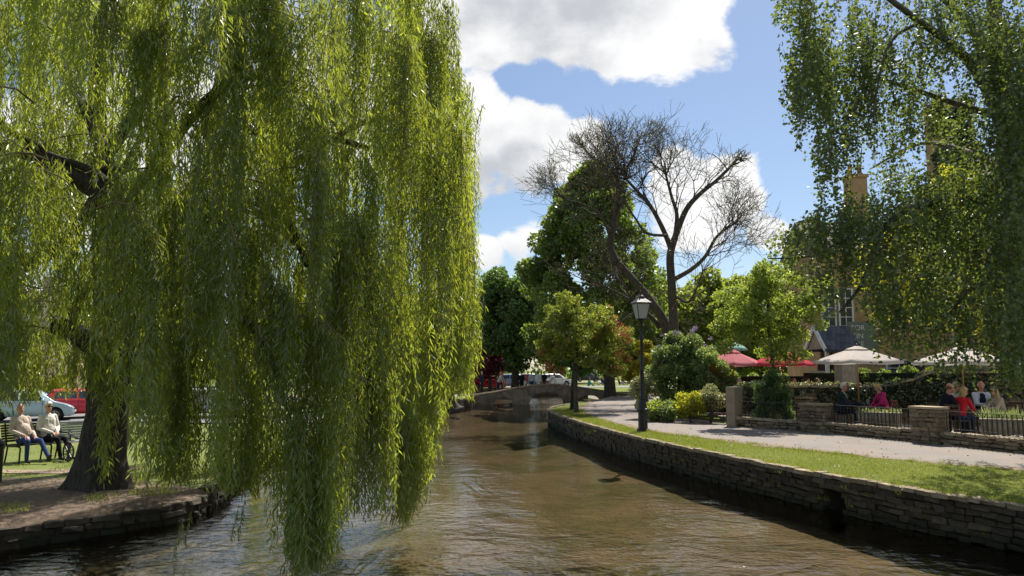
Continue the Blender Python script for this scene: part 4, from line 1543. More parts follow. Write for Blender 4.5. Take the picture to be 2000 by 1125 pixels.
grass_leaf = leafmat('grass_blade', (0.085, 0.125, 0.014), (0.21, 0.25, 0.045), (0.36, 0.40, 0.04), 0.45, 0.04)
yy = 9 + (rng.random(84000) ** 1.5) * 30
near_x = np.interp(yy, NY, NX)
e = xr(yy)
tt = rng.random(len(yy))
pts = np.stack([e + 0.05 + (near_x - 0.02 - e) * tt, yy, np.full(len(yy), -0.01)], 1)
blades('verge_grass', 'short mown grass on the verge between the path and the river wall', pts, 0.045, 0.012, grass_leaf)
yy = 9 + rng.random(40000) * 18
xx = xl(yy) - 0.1 - rng.random(len(yy)) ** 1.4 * 12
den = np.array([math.sin(a * 1.9 + 1) * math.sin(b * 1.5) + 0.45 * math.sin(a * 5.1 + b * 3.3) for a, b in zip(xx, yy)])
ok = den > np.where(np.hypot(xx + 8.3, yy - 12.6) < 3.4, 0.42, -0.2)
xx, yy = xx[ok], yy[ok]
pts = np.stack([xx, yy, zleft(xx, yy) - 0.02], 1)
blades('bank_grass', 'patchy grass on the worn left bank under the willow', pts, 0.06, 0.014, grass_leaf)

# longer tufts along the wall top and weeds in its joints
def tufts(name, label, centres, per, h, spread):
    C = np.repeat(np.array(centres), per, axis=0)
    C = C + np.stack([rng.normal(0, spread, len(C)), rng.normal(0, spread, len(C)), 0 * C[:, 0]], 1)
    return blades(name, label, C, h, 0.012, grass_leaf, 0.55)


cs = []
for i in range(260):
    y = 9 + 28 * rng.random() ** 1.3
    cs.append((float(xr(y)) + rng.uniform(0.05, 0.35), y, -0.01))
for i in range(160):
    y = 10 + 26 * rng.random() ** 1.3
    cs.append((float(np.interp(y, NY, NX)) - rng.uniform(0.0, 0.35), y, -0.01))
tufts('edge_tufts', 'longer grass tufts along the top of the river wall and the path edge', cs, 16, 0.11, 0.035)
cs = []
for i in range(70):
    y = 9 + 26 * rng.random() ** 1.3
    cs.append((float(xr(y)) - 0.03, y, rng.uniform(-0.5, -0.1)))
tufts('wall_weeds', 'small weeds growing from the joints of the river wall', cs, 12, 0.09, 0.03)
# daisies and fallen leaves
n = 420
yy = 10 + rng.random(n) ** 1.4 * 22
xx = xr(yy) + 0.2 + rng.random(n) * (np.interp(yy, NY, NX) - xr(yy) - 0.3)
V = leafquads(np.stack([xx, yy, np.full(n, 0.045)], 1), unit(np.stack([rng.normal(0, 1, n), rng.normal(0, 1, n), rng.normal(0, .2, n)], 1)), 0.024, 0.022)
tag(link('daisies', npmesh('daisies', V, 4, rng.random(n)), leafmat('daisy_white', (.6, .6, .55), (.75, .75, .7), (.5, .5, .4), .2, .02)), 'tiny white daisies dotted over the grass verge', 'flowers', kind='stuff')
n = 380
yy = 11 + rng.random(n) ** 1.4 * 24
xa, xb = np.interp(yy, NY, NX), np.interp(yy, FY, FX)
tt = np.where(rng.random(n) < .5, rng.random(n) ** 3, 1 - rng.random(n) ** 3)
Q1 = np.stack([xa + (xb - xa) * tt, yy, np.full(n, 0.036)], 1)
y2 = 8 + rng.random(700) * 10
x2 = xl(y2) - 0.3 - rng.random(700) * 8
Q2 = np.stack([x2, y2, zleft(x2, y2) + 0.02], 1)
Q = np.concatenate([Q1, Q2])
n = len(Q)
V = leafquads(Q, unit(np.stack([rng.normal(0, 1, n), rng.normal(0, 1, n), rng.normal(0, .12, n)], 1)), 0.05, 0.03)
tag(link('leaf_litter', npmesh('leaf_litter', V, 4, rng.random(n)), leafmat('dry_leaf', (.16, .11, .05), (.36, .27, .11), (.3, .22, .08), .25, .03)), 'dry fallen leaves scattered on the path and the bare bank', 'leaves', kind='stuff')
# ================================================================== footbridge
bridge_stone = pmat('bridge_stone', (0.23, 0.19, 0.14), 0.9, 0.35, 3.0, 0.7, 16, stain=(0.07, 0.065, 0.045))
bridge = empty('stone_footbridge', (2.8, 59.6, WATER))
tag(bridge, 'low humped stone footbridge with three arches across the river', 'bridge', kind='thing')
BO = Vector(bridge.location)
BX = [-4.2, -2.6, -1.0, 0.6, 1.8, 2.7, 3.6, 5.2, 7.2, 9.2, 10.6]
BZ = [0.02, 0.10, 0.36, 0.66, 0.83, 0.88, 0.86, 0.66, 0.36, 0.10, 0.0]
ARCH = ((-1.40, 0.08, -0.10), (1.26, 3.98, 0.28), (4.75, 6.9, 0.02))


def btop(x):
    return float(np.interp(x, BX, BZ))


def under(x):
    for a, b, top in ARCH:
        if a <= x <= b:
            u = (x - (a + b) / 2) / ((b - a) / 2)
            return -0.70 + (top + 0.70) * math.sqrt(max(0.0, 1 - abs(u) ** 2.3))
    return -1.3


xs = set(np.linspace(-4.2, 10.6, 75))
for a, b, _ in ARCH:
    xs |= set(np.linspace(a, b, 25)) | {a - 1e-3, b + 1e-3}
xs = sorted(xs)
vs, fs = [], []
for x in xs:
    u, t = under(x), btop(x)
    for y in (58.6, 60.7):
        vs += [(x - BO.x, y - BO.y, u - BO.z), (x - BO.x, y - BO.y, t - 0.09 - BO.z)]
for i in range(len(xs) - 1):
    a, b = 4 * i, 4 * (i + 1)
    fs += [(a, b, b + 1, a + 1), (a + 2, a + 3, b + 3, b + 2), (a, a + 2, b + 2, b), (a + 1, b + 1, b + 3, a + 3)]
m = MB()
m.add(vs, fs)
m.build('arched_body', bridge_stone, bridge)
cop = pmat('bridge_coping', (0.30, 0.235, 0.165), 0.9, 0.3, 4.0, 0.5, 20, stain=(0.16, 0.15, 0.1), per_obj=0.2)
for y0, y1 in ((58.53, 58.88), (60.42, 60.77)):
    step = 0.8
    x = -4.2
    while x < 10.5:
        x2 = min(10.6, x + step * random.uniform(.8, 1.2))
        a, b = btop(x), btop(x2)
        pts = [Vector((x + .008, y0, a - .088)), Vector((x2 - .008, y0, b - .088)), Vector((x2 - .008, y0, b)), Vector((x + .008, y0, a))]
        m = MB()
        m.prism([p - BO for p in pts], (0, random.uniform(-.02, .02), 0), (0, y1 - y0, 0))
        m.build('coping_stone', cop, bridge)
        x = x2
for a, b, top in ARCH:      # arch rings
    N = 11
    for k in range(N):
        m = MB()
        pp = []
        for kk in (k + .04, k + .96):
            th = math.pi * (1 - kk / N)
            u = math.cos(th)
            x = (a + b) / 2 + u * (b - a) / 2
            z = -0.70 + (top + 0.70) * math.sqrt(max(0.0, 1 - abs(u) ** 2.3))
            pp.append((x, z, math.cos(th), math.sin(th)))
        (x0, z0, c0, s0), (x1, z1, c1, s1) = pp
        h = 0.24
        poly = [Vector((x0, 58.575, z0 + .004)), Vector((x1, 58.575, z1 + .004)), Vector((x1 + c1 * h * .6, 58.575, z1 + h * (s1 * .8 + .2))), Vector((x0 + c0 * h * .6, 58.575, z0 + h * (s0 * .8 + .2)))]
        m.prism([p - BO for p in poly], (0, 0, 0), (0, 0.3, 0))
        m.build('arch_stone', bridge_stone, bridge)

# ================================================================== lamp post
iron = pmat('black_iron', (0.012, 0.013, 0.014), 0.42, 0.3, 10.0, 0.15, 60, spec=0.5)
lamp_glass = NT('lantern_glass')
lamp_glass.b.inputs['Base Color'].default_value = (0.62, 0.66, 0.66, 1)
lamp_glass.b.inputs['Roughness'].default_value = 0.35
lamp_glass.b.inputs['Transmission Weight'].default_value = 0.45
lb = onz(1256, 842, 0.0)
lamp = empty('street_lamp', lb, R(14))
tag(lamp, 'tall black iron lamp post with a four sided lantern on the verge', 'lamp post')
m = MB()
m.lathe([(.20, -.05), (.20, .06), (.155, .09), (.15, .60), (.19, .63), (.19, .70), (.15, .73), (.10, .95), (.085, 1.0)], 10, smooth=False)
m.build('pedestal', iron, lamp)
m = MB()
m.lathe([(.085, 1.0), (.095, 1.03), (.075, 1.07), (.062, 1.9), (.075, 1.93), (.058, 1.97), (.05, 2.9), (.068, 2.93), (.068, 2.98), (.045, 3.02), (.042, 3.45), (.09, 3.52), (.10, 3.56)], 12)
m.build('post', iron, lamp)
m = MB()
m.bar((-.28, 0, 3.2), (.28, 0, 3.2), .025)
m.build('ladder_bar', iron, lamp)
lan = empty('lantern', (0, 0, 3.58), 0, lamp)
m = MB()
b0, t0, z0, z1 = .135, .225, 0.0, .50
cr = [(-1, -1), (1, -1), (1, 1), (-1, 1)]
for i in range(4):
    a, b = cr[i], cr[(i + 1) % 4]
    m.bar((a[0] * b0, a[1] * b0, z0), (a[0] * t0, a[1] * t0, z1), .022)
    m.bar((a[0] * b0, a[1] * b0, z0), (b[0] * b0, b[1] * b0, z0), .03)
    m.bar((a[0] * t0, a[1] * t0, z1), (b[0] * t0, b[1] * t0, z1), .03)
m.build('frame', iron, lan)
for i in range(4):
    a, b = cr[i], cr[(i + 1) % 4]
    m = MB()
    k = .97
    q = [Vector((a[0] * b0 * k, a[1] * b0 * k, z0 + .015)), Vector((b[0] * b0 * k, b[1] * b0 * k, z0 + .015)), Vector((b[0] * t0 * k, b[1] * t0 * k, z1 - .015)), Vector((a[0] * t0 * k, a[1] * t0 * k, z1 - .015))]
    n = (q[1] - q[0]).cross(q[3] - q[0]).normalized() * .005
    m.prism(q, -n, n)
    m.build('pane', lamp_glass.m, lan)
m = MB()
for (s0, za), (s1, zb) in (((.26, .51), (.26, .53)), ((.26, .53), (.10, .68)), ((.10, .68), (.085, .74)), ((.085, .74), (.03, .80))):
    vs = [(x * s0, y * s0, za) for x, y in cr] + [(x * s1, y * s1, zb) for x, y in cr]
    m.add(vs, [(i, (i + 1) % 4, 4 + (i + 1) % 4, 4 + i) for i in range(4)] + [(3, 2, 1, 0), (4, 5, 6, 7)])
m.build('roof', iron, lan)
m = MB()
m.lathe([(.02, .79), (.035, .82), (.02, .85), (.028, .875), (.004, .93)], 8)
m.build('finial', iron, lan)

# ================================================================== cars
glass_dark = NT('car_glass')
glass_dark.b.inputs['Base Color'].default_value = (0.03, 0.035, 0.045, 1)
glass_dark.b.inputs['Roughness'].default_value = 0.05
glass_dark.b.inputs['Specular IOR Level'].default_value = 0.8
rubber = pmat('tyre_rubber', (0.015, 0.015, 0.016), 0.9, 0.2, 10)
alloy = pmat('wheel_rim', (0.50, 0.51, 0.53), 0.35, 0.1, 10, metal=0.7)
lamp_clear = pmat('headlamp', (0.75, 0.77, 0.8), 0.12, 0.05, 4, spec=0.7)
lamp_red = pmat('tail_lamp', (0.35, 0.02, 0.02), 0.25, 0.1, 4, spec=0.6)
trim_black = pmat('car_trim', (0.02, 0.02, 0.022), 0.6, 0.1, 4)
plate_w = pmat('number_plate', (0.6, 0.6, 0.55), 0.5, 0.05, 4)


def paint(name, c):
    if name in MATS:
        return MATS[name]
    k = NT(name)
    k.b.inputs['Base Color'].default_value = (*c, 1)
    k.b.inputs['Roughness'].default_value = 0.32
    k.b.inputs['Coat Weight'].default_value = 0.6
    k.b.inputs['Coat Roughness'].default_value = 0.06
    n = k.noise(k.coord(), 3.0, 4)
    k.l(k.rng(n, .3, .7, .28, .42), k.b.inputs['Roughness'])
    MATS[name] = k.m
    return k.m


def car(loc, yaw, col, label, group=None, Ln=3.95, H=1.48, cat='car', low=False):
    """hatchback, front towards +x"""
    c = empty('parked_car', loc, yaw)
    tag(c, label, cat, group)
    hl = Ln / 2
    W = .84
    wr = .305
    fx, rx = hl - .80, -hl + .68
    sx = lambda f: -hl + f * Ln
    SX = [0, .015, .05, .16, .30, .45, .60, .68, .80, .90, .97, 1.0]
    belt = [.70, .82, .90, .93, .93, .92, .90, .90, .84, .76, .64, .50]
    roof = [.72, .90, H - .30, H - .04, H, H, H - .04, H - .22, .90, .79, .66, .52]
    if low:
        roof = [.72, .86, .92, .97, H - .22, H - .02, H - .04, H - .22, .90, .79, .66, .52]
    half = [.68, .76, .80, .83, W, W, W, W, .83, .80, .72, .60]
    st = sorted(set(list(np.linspace(0, 1, 45)) + SX))
    rows = []
    for f in st:
        x = sx(f)
        w = float(np.interp(f, SX, half))
        zb = float(np.interp(f, SX, belt))
        zr = max(zb + .02, float(np.interp(f, SX, roof)))
        cab = min(1.0, max(0.0, (zr - zb) / .5))
        lo = .24
        for wx in (fx, rx):
            d = abs(x - wx)
            if d < wr + .06:
                lo = max(lo, math.sqrt((wr + .06) ** 2 - d * d) + wr)
        lo = min(lo, zb - .06)
        rw = w * (1 - .22 * cab)
        z2 = max(lo + .02, .50)
        z2 = min(z2, zb - .03)
        rows.append([(x, w * .86, lo), (x, w, lo + .015), (x, w * 1.005, z2), (x, w * .975, zb), (x, w * .96 * (1 - .02 * cab), zb + .02), (x, rw + .02 * cab, zr - .08 * cab), (x, rw * .85, zr - .015 * cab), (x, rw * .4, zr + .012 * cab), (x, 0, zr + .015 * cab)])
    nc = len(rows[0])
    m = MB()
    for s in (1, -1):
        vs = [(x, y * s, z) for r in rows for x, y, z in r]
        fs = []
        for j in range(len(rows) - 1):
            for i in range(nc - 1):
                a = j * nc + i
                q = (a, a + 1, a + 1 + nc, a + nc)
                fs.append(q[::-1] if s > 0 else q)
        o = len(vs)
        for j in (0, len(rows) - 1):
            vs2 = [rows[j][i] for i in range(nc)]
            fs.append(tuple(j * nc + i for i in range(nc)) + ())
        m.add(vs, fs, 0, True)
    m.build('body', col, c)
    m = MB()
    m.box((0, 0, .30), (Ln - .25, 1.36, .16))
    m.build('underbody', trim_black, c)

    def side(f, t, s, off=.006):
        x = sx(f)
        w = float(np.interp(f, SX, half))
        zb = float(np.interp(f, SX, belt)) + .03
        zr = float(np.interp(f, SX, roof)) - .085
        cab = min(1.0, max(0.0, (zr + .085 - zb + .03) / .5))
        rw = w * (1 - .22 * cab) + .02 * cab
        y = w * .955 + (rw - w * .955) * t + off
        return Vector((x, y * s, zb + (zr - zb) * t))
    wins = ((.13, .40), (.42, .64)) if not low else ((.26, .44), (.455, .64))
    for s in (1, -1):
        for a, b in wins:
            n = 6
            up = [side(a + .035 + (b - a - .045) * i / n if a < .2 else a + (b - a) * (1 - .22 * (b > .5)) * i / n, .93, s) for i in range(n + 1)]
            dn = [side(a + (b - a + (.05 if b > .5 else 0)) * i / n, .08, s) for i in range(n + 1)]
            m = MB()
            poly = dn + up[::-1]
            m.add(poly + [p + Vector((0, .004 * s, 0)) for p in poly], [(i, n * 2 + 1 - i, n * 2 - i, i + 1) for i in range(n)], 0, True)
            m.build('side_window', glass_dark.m, c)
        m = MB()
        m.lathe([(.02, -.07), (.075, -.06), (.09, 0), (.06, .06), (.02, .07)], 8)
        me = m.mesh('mirror')
        o = link('wing_mirror', me, col, c, (sx(.66), (W + .09) * s, 1.0))
        o.scale = (.9, 1.0, 1)
        for f0 in ((.415, .66) if not low else (.44, .66)):
            m = MB()
            pts = [Vector((sx(f0), (float(np.interp(f0, SX, half)) * k + .002) * s, z)) for k, z in ((1.0, .32), (1.005, .52), (.985, .88))]
            for i in range(2):
                m.bar(pts[i], pts[i + 1], .012, .008)
            m.build('door_seam', trim_black, c)
        m = MB()
        m.box((sx(.455), (W + .012) * s, .80), (.17, .03, .03))
        m.build('door_handle', col, c)
        m = MB()
        p = Vector((sx(.945), .60 * s, .66))
        m.lathe([(.03, -.05), (.11, -.03), (.12, .03), (.04, .08)], 10)
        o = m.build('headlight', lamp_clear, c, p)
        o.scale = (1.25, 1.0, .9)
        o.rotation_euler = (0, R(35), 0)
        m = MB()
        m.box((sx(.025), .62 * s, .86), (.16, .20, .26))
        m.build('tail_light', lamp_red, c)
    # windscreen and rear window
    for nm, fa, fb in (('windscreen', .79, .685), ('rear_window', .035, .125) if not low else ('rear_window', .17, .29)):
        m = MB()
        ga, gb = (fa, fb)
        za = float(np.interp(ga, SX, roof)) + .012
        zb2 = float(np.interp(gb, SX, roof)) + .012
        mid = (ga + gb) / 2
        zm = float(np.interp(mid, SX, roof)) + .018
        m.add([(sx(ga), -.66, za), (sx(ga), .66, za), (sx(mid), .62, zm), (sx(gb), .57, zb2), (sx(gb), -.57, zb2), (sx(mid), -.62, zm)], [(0, 1, 2, 5), (5, 2, 3, 4)], 0, True)
        o = m.build(nm, glass_dark.m, c)
        o.location.x += .014 if nm == 'windscreen' else -.014
    for nm, f, z, w_, h_, mt in (('front_plate', .998, .44, .46, .10, plate_w), ('rear_plate', .004, .62, .46, .10, plate_w), ('grille', .992, .55, .8, .08, trim_black)):
        m = MB()
        m.box((sx(f) + (.02 if f > .5 else -.03), 0, z), (.03, w_, h_))
        m.build(nm, mt, c)
    for wx in (fx, rx):
        for s in (1, -1):
            w = empty('wheel', (wx, s * (W - .10), wr), R(90) if s > 0 else R(-90), c)
            m = MB()
            N = 20
            prof = [(.19, .09), (.27, .10), (wr - .01, .085), (wr, .03), (wr, -.06), (wr - .02, -.09), (.19, -.09)]
            vs = [(r * math.cos(2 * math.pi * k / N), y, r * math.sin(2 * math.pi * k / N)) for r, y in prof for k in range(N)]
            fs = [(i * N + k, i * N + (k + 1) % N, (i + 1) * N + (k + 1) % N, (i + 1) * N + k) for i in range(len(prof) - 1) for k in range(N)]
            m.add([(x, -y, z) for x, y, z in vs], fs, 0, True)
            o = m.build('tyre', rubber, w)
            o.rotation_euler = (0, 0, R(180) if False else 0)
            m = MB()
            for k in range(7):
                a = 2 * math.pi * k / 7
                m.bar((0, -.085, 0), (.185 * math.cos(a), -.075, .185 * math.sin(a)), .05, .02)
            vs = [(r * math.cos(2 * math.pi * k / N), y, r * math.sin(2 * math.pi * k / N)) for r, y in ((.17, -.08), (.205, -.09), (.205, -.05)) for k in range(N)]
            m.add(vs, [(i * N + k, i * N + (k + 1) % N, (i + 1) * N + (k + 1) % N, (i + 1) * N + k) for i in range(2) for k in range(N)], 0, True)
            m.build('rim', alloy, w)
            w.rotation_euler = (0, 0, R(180) if s > 0 else 0)
    return c


zroad = lambda y: float(zleft(0, y)) + 0.05
p = aty(63, 722, 38.6)
car((p.x, 38.6, zroad(38.6)), R(24), paint('pale_blue_paint', (0.36, 0.47, 0.53)), 'pale blue hatchback parked on the road behind the bench', 'cars on the left road')
p = aty(166, 722, 40.6)
car((p.x, 40.6, zroad(40.6)), R(38), paint('red_paint', (0.55, 0.015, 0.025)), 'bright red hatchback parked behind the willow trunk', 'cars on the left road')
p = aty(420, 722, 41.0)
car((p.x, 41.0, zroad(41)), R(10), paint('silver_paint', (0.40, 0.42, 0.44)), 'silver car glimpsed through the hanging willow strands', 'cars on the left road')
for px, d, yaw, c, nm, label, low in (
        (883, 78, 100, (0.05, 0.10, 0.10), 'dark_green_paint', 'dark green car at the right edge of the willow beyond the bridge', False), (947, 76, 205, (0.55, 0.02, 0.05), 'crimson_paint', 'red open car parked on the grass behind the left end of the bridge', True),
        (993, 84, 165, (0.30, 0.36, 0.42), 'blue_silver_paint', 'silver blue car behind the trunk at the crown of the bridge', False), (1083, 90, 20, (0.62, 0.62, 0.60), 'white_paint', 'white car behind the crowd at the right of the bridge crown', False),
        (1148, 126, 0, (0.03, 0.03, 0.04), 'black_paint', 'black car on the far village road behind the lawn', False), (1036, 92, 10, (0.10, 0.11, 0.12), 'grey_paint', 'dark grey car behind the crowd beyond the bridge', False)):
    p = aty(px, 722, d)
    car((p.x, d, 0.02), R(yaw), paint(nm, c), label, 'cars beyond the bridge', low=low)

# ================================================================== left bank furniture
wood_slat = pmat('bench_slat_wood', (0.085, 0.060, 0.042), 0.7, 0.35, 12.0, 0.3, 40, per_obj=0.25)
grey_slat = pmat('weathered_slat', (0.30, 0.32, 0.34), 0.6, 0.25, 12.0, 0.2, 40, per_obj=0.15)


def bench(loc, rz, label, slat, n_seat=7, n_back=7, Lb=1.55, arms=True):
    """faces +x"""
    b = empty('park_bench', loc, rz)
    tag(b, label, 'bench', 'benches by the willow')
    for i in range(n_seat):
        x = -.20 + i * .07
        m = MB()
        m.box((x, 0, .43 - .012 * math.sin(i * .5)), (.055, Lb, .028))
        m.build('seat_slat', slat, b)
    for i in range(n_back):
        z = .52 + i * .062
        m = MB()
        m.box((-.245 - (z - .45) * .24, 0, z), (.028, Lb, .05))
        m.build('back_slat', slat, b)
    for y in (-Lb / 2 + .12, Lb / 2 - .12):
        m = MB()
        pts = [(.24, y, -.02), (.25, y, .25), (.22, y, .395), (-.22, y, .395), (-.27, y, .48), (-.37, y, .94)]
        m.tube(sub_all(pts, 3), .022, 6)
        m.tube(sub_all([(-.22, y, .39), (-.25, y, .2), (-.30, y, -.02)], 3), .022, 6)
        if arms:
            m.tube(sub_all([(.23, y, .38), (.25, y, .55), (.16, y, .64), (-.30, y, .66)], 3), .018, 6)
        m.build('end_frame', iron, b)
    return b


def gz(x, y):
    return float(zleft(x, y)) + 0.03 * math.sin(x * 1.3 + y * 0.7) * math.sin(y * 0.9 - x * 0.4)


BEN = onz(70, 900, -0.31)
BEN.y += 0.1
BEN.z = gz(BEN.x, BEN.y)
BRZ = R(-24)
bench(BEN, BRZ, 'dark slatted bench with the seated couple beside the willow', wood_slat)
b2 = Vector((aty(150, 722, 20.4).x, 20.4, 0))
b2.z = gz(b2.x, b2.y)
bench(b2, R(-35), 'empty grey slatted bench between the couple and the willow trunk', grey_slat, Lb=1.5)
# litter bin cut by the left edge
p = onz(-24, 945, -0.2)
p.z = gz(p.x, p.y)
bin_ = empty('litter_bin', p)
tag(bin_, 'dark litter bin cut off by the left edge of the picture', 'bin')
m = MB()
m.lathe([(.21, 0), (.22, .04), (.23, .62), (.245, .64), (.245, .68), (.22, .70)], 14)
m.build('drum', pmat('dark_green_metal', (.012, .022, .018), .5, .2, 6), bin_)
m = MB()
m.lathe([(.25, .701), (.25, .73), (.16, .82), (.04, .86)], 14)
m.build('hood', pmat('dark_green_metal', (.012, .022, .018), .5, .2, 6), bin_)
# stone flower trough behind the couple, iron wheel ornament by the second bench, chain fence
p = onz(76, 866, -0.4)
p.z = gz(p.x, p.y)
tro = empty('stone_block', p)
tag(tro, 'squat weathered stone block standing on the grass behind the couple', 'stone')
for w, d, h, z in ((.62, .5, .42, .21), (.70, .58, .12, .481)):
    bm = bmesh.new()
    bmesh.ops.create_cube(bm, size=1)
    bmesh.ops.bevel(bm, geom=list(bm.edges), offset=.06, segments=2, affect='EDGES')
    me = bpy.data.meshes.new('block')
    bm.to_mesh(me)
    bm.free()
    o = link('block' if z < .4 else 'cap', me, stone_mat, tro, (0, 0, z))
    o.scale = (w, d, h)
p = Vector((aty(143, 722, 19.6).x, 19.6, 0))
p.z = gz(p.x, p.y)
cart = empty('ornamental_wheel', p, R(-30))
tag(cart, 'small iron cartwheel ornament in front of the empty bench', 'wheel')
m = MB()
N = 20
pts = [(.22 * math.cos(2 * math.pi * k / N), 0, .24 + .22 * math.sin(2 * math.pi * k / N)) for k in range(N + 1)]
m.tube(pts, .024, 6)
m.build('iron_tyre', iron, cart)
for k in range(8):
    a = math.pi * k / 8
    m = MB()
    m.bar((-.21 * math.cos(a), 0, .24 - .21 * math.sin(a)), (.21 * math.cos(a), 0, .24 + .21 * math.sin(a)), .014)
    m.build('spoke', iron, cart)
rope_posts = [(143, 21.5), (196, 22.6), (250, 23.6), (300, 24.8)]
cf = Vector((aty(143, 722, 21.5).x, 21.5, 0))
cf.z = gz(cf.x, cf.y)
fence = empty('chain_fence', cf)
tag(fence, 'low black chain fence on posts across the lawn behind the willow trunk', 'fence')
prev = None
for px, d in rope_posts:
    q = Vector((aty(px, 722, d).x, d, 0))
    q.z = gz(q.x, q.y)
    m = MB()
    m.tube([q - cf + Vector((0, 0, -.1)), q - cf + Vector((0, 0, .62))], [.03, .028], 7)
    m.lathe([(.04, 0), (.05, .03), (.02, .07)], 7, q - cf + Vector((0, 0, .62)))
    m.build('post', iron, fence)
    top = q - cf + Vector((0, 0, .58))
    if prev is not None:
        m = MB()
        n = 26
        for k in range(n):
            t = (k + .5) / n
            c_ = prev.lerp(top, t) - Vector((0, 0, .9 * t * (1 - t)))
            m.box(c_, (.075, .03 + .03 * (k % 2), .03 + .03 * ((k + 1) % 2)), math.atan2((top - prev).y, (top - prev).x))
        tag(m.build('chain', iron, fence), kind='stuff')
    prev = top
# iron gate and rails glimpsed through the strands
gp = Vector((aty(405, 722, 24).x, 24, 0))
gp.z = gz(gp.x, gp.y)
gate = empty('iron_gate', gp)
tag(gate, 'black iron gate glimpsed on the lawn through the willow strands', 'gate')
for x in (-.55, .55):
    m = MB()
    m.bar((x, 0, -.1), (x, 0, 1.25), .05)
    m.build('post', iron, gate)
for z in (.18, 1.05):
    m = MB()
    m.bar((-.53, 0, z), (.53, 0, z), .03)
    m.build('rail', iron, gate)
for i in range(7):
    m = MB()
    m.bar((-.42 + i * .14, 0, .19), (-.42 + i * .14, 0, 1.15), .016)
    m.build('bar', iron, gate)
m = MB()
m.bar((-.5, .0, .2), (.5, .0, 1.04), .02)
m.build('brace', iron, gate)

# cottage behind the cars, garden wall
cot_stone = pmat('cottage_stone', (0.36, 0.28, 0.20), 0.9, 0.25, 1.5, 0.5, 9, stain=(.24, .19, .14))
slate = pmat('stone_tile_roof', (0.17, 0.145, 0.12), 0.9, 0.3, 2.0, 0.5, 12, per_obj=0.2)
white_paint = pmat('white_joinery', (0.72, 0.72, 0.70), 0.5, 0.06, 6)
win_glass = NT('window_glass')
win_glass.b.inputs['Base Color'].default_value = (0.05, 0.06, 0.07, 1)
win_glass.b.inputs['Roughness'].default_value = 0.08
win_glass.b.inputs['Specular IOR Level'].default_value = 0.7


def window(parent, x, y, z, w, h, nx=2, nz=2, sill=True, name='window'):
    """window set on a wall that faces -y"""
    wn_ = empty(name, (x, y, z), 0, parent)
    m = MB()
    m.box((0, -.03, h / 2), (w, .03, h))
    m.build('pane', win_glass.m, wn_)
    m = MB()
    fw = .07
    for xx in (-w / 2, w / 2):
        m.box((xx, -.05, h / 2), (fw, .09, h + fw * .98))
    for zz in (0, h):
        m.box((0, -.052, zz), (w - fw * .98, .09, fw))
    m.build('frame', white_paint, wn_)
    m = MB()
    for i in range(1, nx):
        m.box((-w / 2 + w * i / nx, -.055, h / 2), (.035, .03, h - .075))
    for i in range(1, nz):
        m.box((0, -.053, h * i / nz), (w - .075, .03, .035))
    m.build('glazing_bars', white_paint, wn_)
    if sill:
        m = MB()
        m.box((0, -.07, -.09), (w + .25, .16, .10))
        m.build('sill', coping_mat, wn_)
    return wn_


cp = Vector((aty(-60, 722, 56).x, 56, -0.3))
cot = empty('stone_cottage', cp)
tag(cot, 'honey stone cottage behind the cars at the left edge', 'house')
m = MB()
m.box((0, 4, 2.5), (8, 8, 5.6))
m.build('wall', cot_stone, cot)
m = MB()
m.prism([Vector((-4.3, -.35, 5.2)), Vector((-4.3, 8.35, 5.2)), Vector((-4.3, 4, 8.4))], (0, 0, 0), (8.6, 0, 0))
m.build('roof', slate, cot)
for x in (-2.2, 0.4, 2.9):
    window(cot, x, 0, .8, 1.1, 1.2)
    window(cot, x, 0, 3.4, 1.0, 1.1)
m = MB()
m.box((3.2, 4, 8.3), (.9, .9, 2.2))
m.build('chimney', cot_stone, cot)
gw = Vector((aty(60, 722, 47).x, 47, 0))
gw.z = float(zleft(0, 47)) - .1
gar = empty('garden_wall', gw)
tag(gar, 'low stone garden wall with bushes behind the parked cars', 'wall', kind='thing')
pl = lay([(gw.x + 12, 47), (gw.x - 14, 47)], lambda p: gw.z, lambda p: gw.z + 1.1, .16, .4, .3, None, side=1)
place_stones(gar, pl, stone_mat, 0, tuple(gw))
core(gar, [(gw.x + 12, 47), (gw.x - 14, 47)], lambda p: gw.z, lambda p: gw.z + 1.1, .4, 1, tuple(gw))
for i, (x, r, lab) in enumerate(((-3.5, .9, 'round bush over the garden wall left of the pale blue car'), (0.5, .8, 'round bush over the garden wall behind the pale blue car'), (3.4, 1.0, 'round bush over the garden wall behind the red car'))):
    b = Vector((gw.x + x, 48.6, gw.z))
    broad_tree('garden_bush', lab, b, [b, b + Vector((0, 0, .5)), b + Vector((0, 0, 1.4))], .05, .02, lobes(b + Vector((0, 0, 1.2)), r, r, .9, 24, .2, .4), 3500, .14, .1, (green_b, yg_leaf, green_a)[i], 'bushes over the garden wall', boughs=2, cat='bush')

# far willow trunk on the left bank by the bridge, signpost, picnic log
p = Vector((aty(884, 722, 49.0).x, 49.0, float(zleft(0, 49.0))))
ft = empty('leaning_tree', p)
tag(ft, 'dark leaning trunk with drooping green boughs on the bank left of the bridge', 'tree')
m = MB()
sp = sub_all([Vector((0.25, 0, -.3)), Vector((0, 0, .25)), Vector((-.12, 0, 1.1)), Vector((-.35, .2, 2.6)), Vector((-.7, .3, 4.5))], 4)
m.tube(sp, list(np.interp(np.linspace(0, 1, len(sp)), [0, .12, .3, 1], [.6, .38, .25, .12])), 10)
m.build('trunk', bark_dark, ft)
cl = lobes(p + Vector((-1.6, 0, 5.2)), 2.2, 2, 2.2, 40, .3, .6)
crown_leaves('crown', ft, p, cl, 9000, .2, .07, green_a, droop=1.2)
p = Vector((aty(1229, 772, 58.0).x, 56.0, 0))
bo = empty('wooden_post', p)
tag(bo, 'short square wooden post at the right end of the footbridge', 'post')
m = MB()
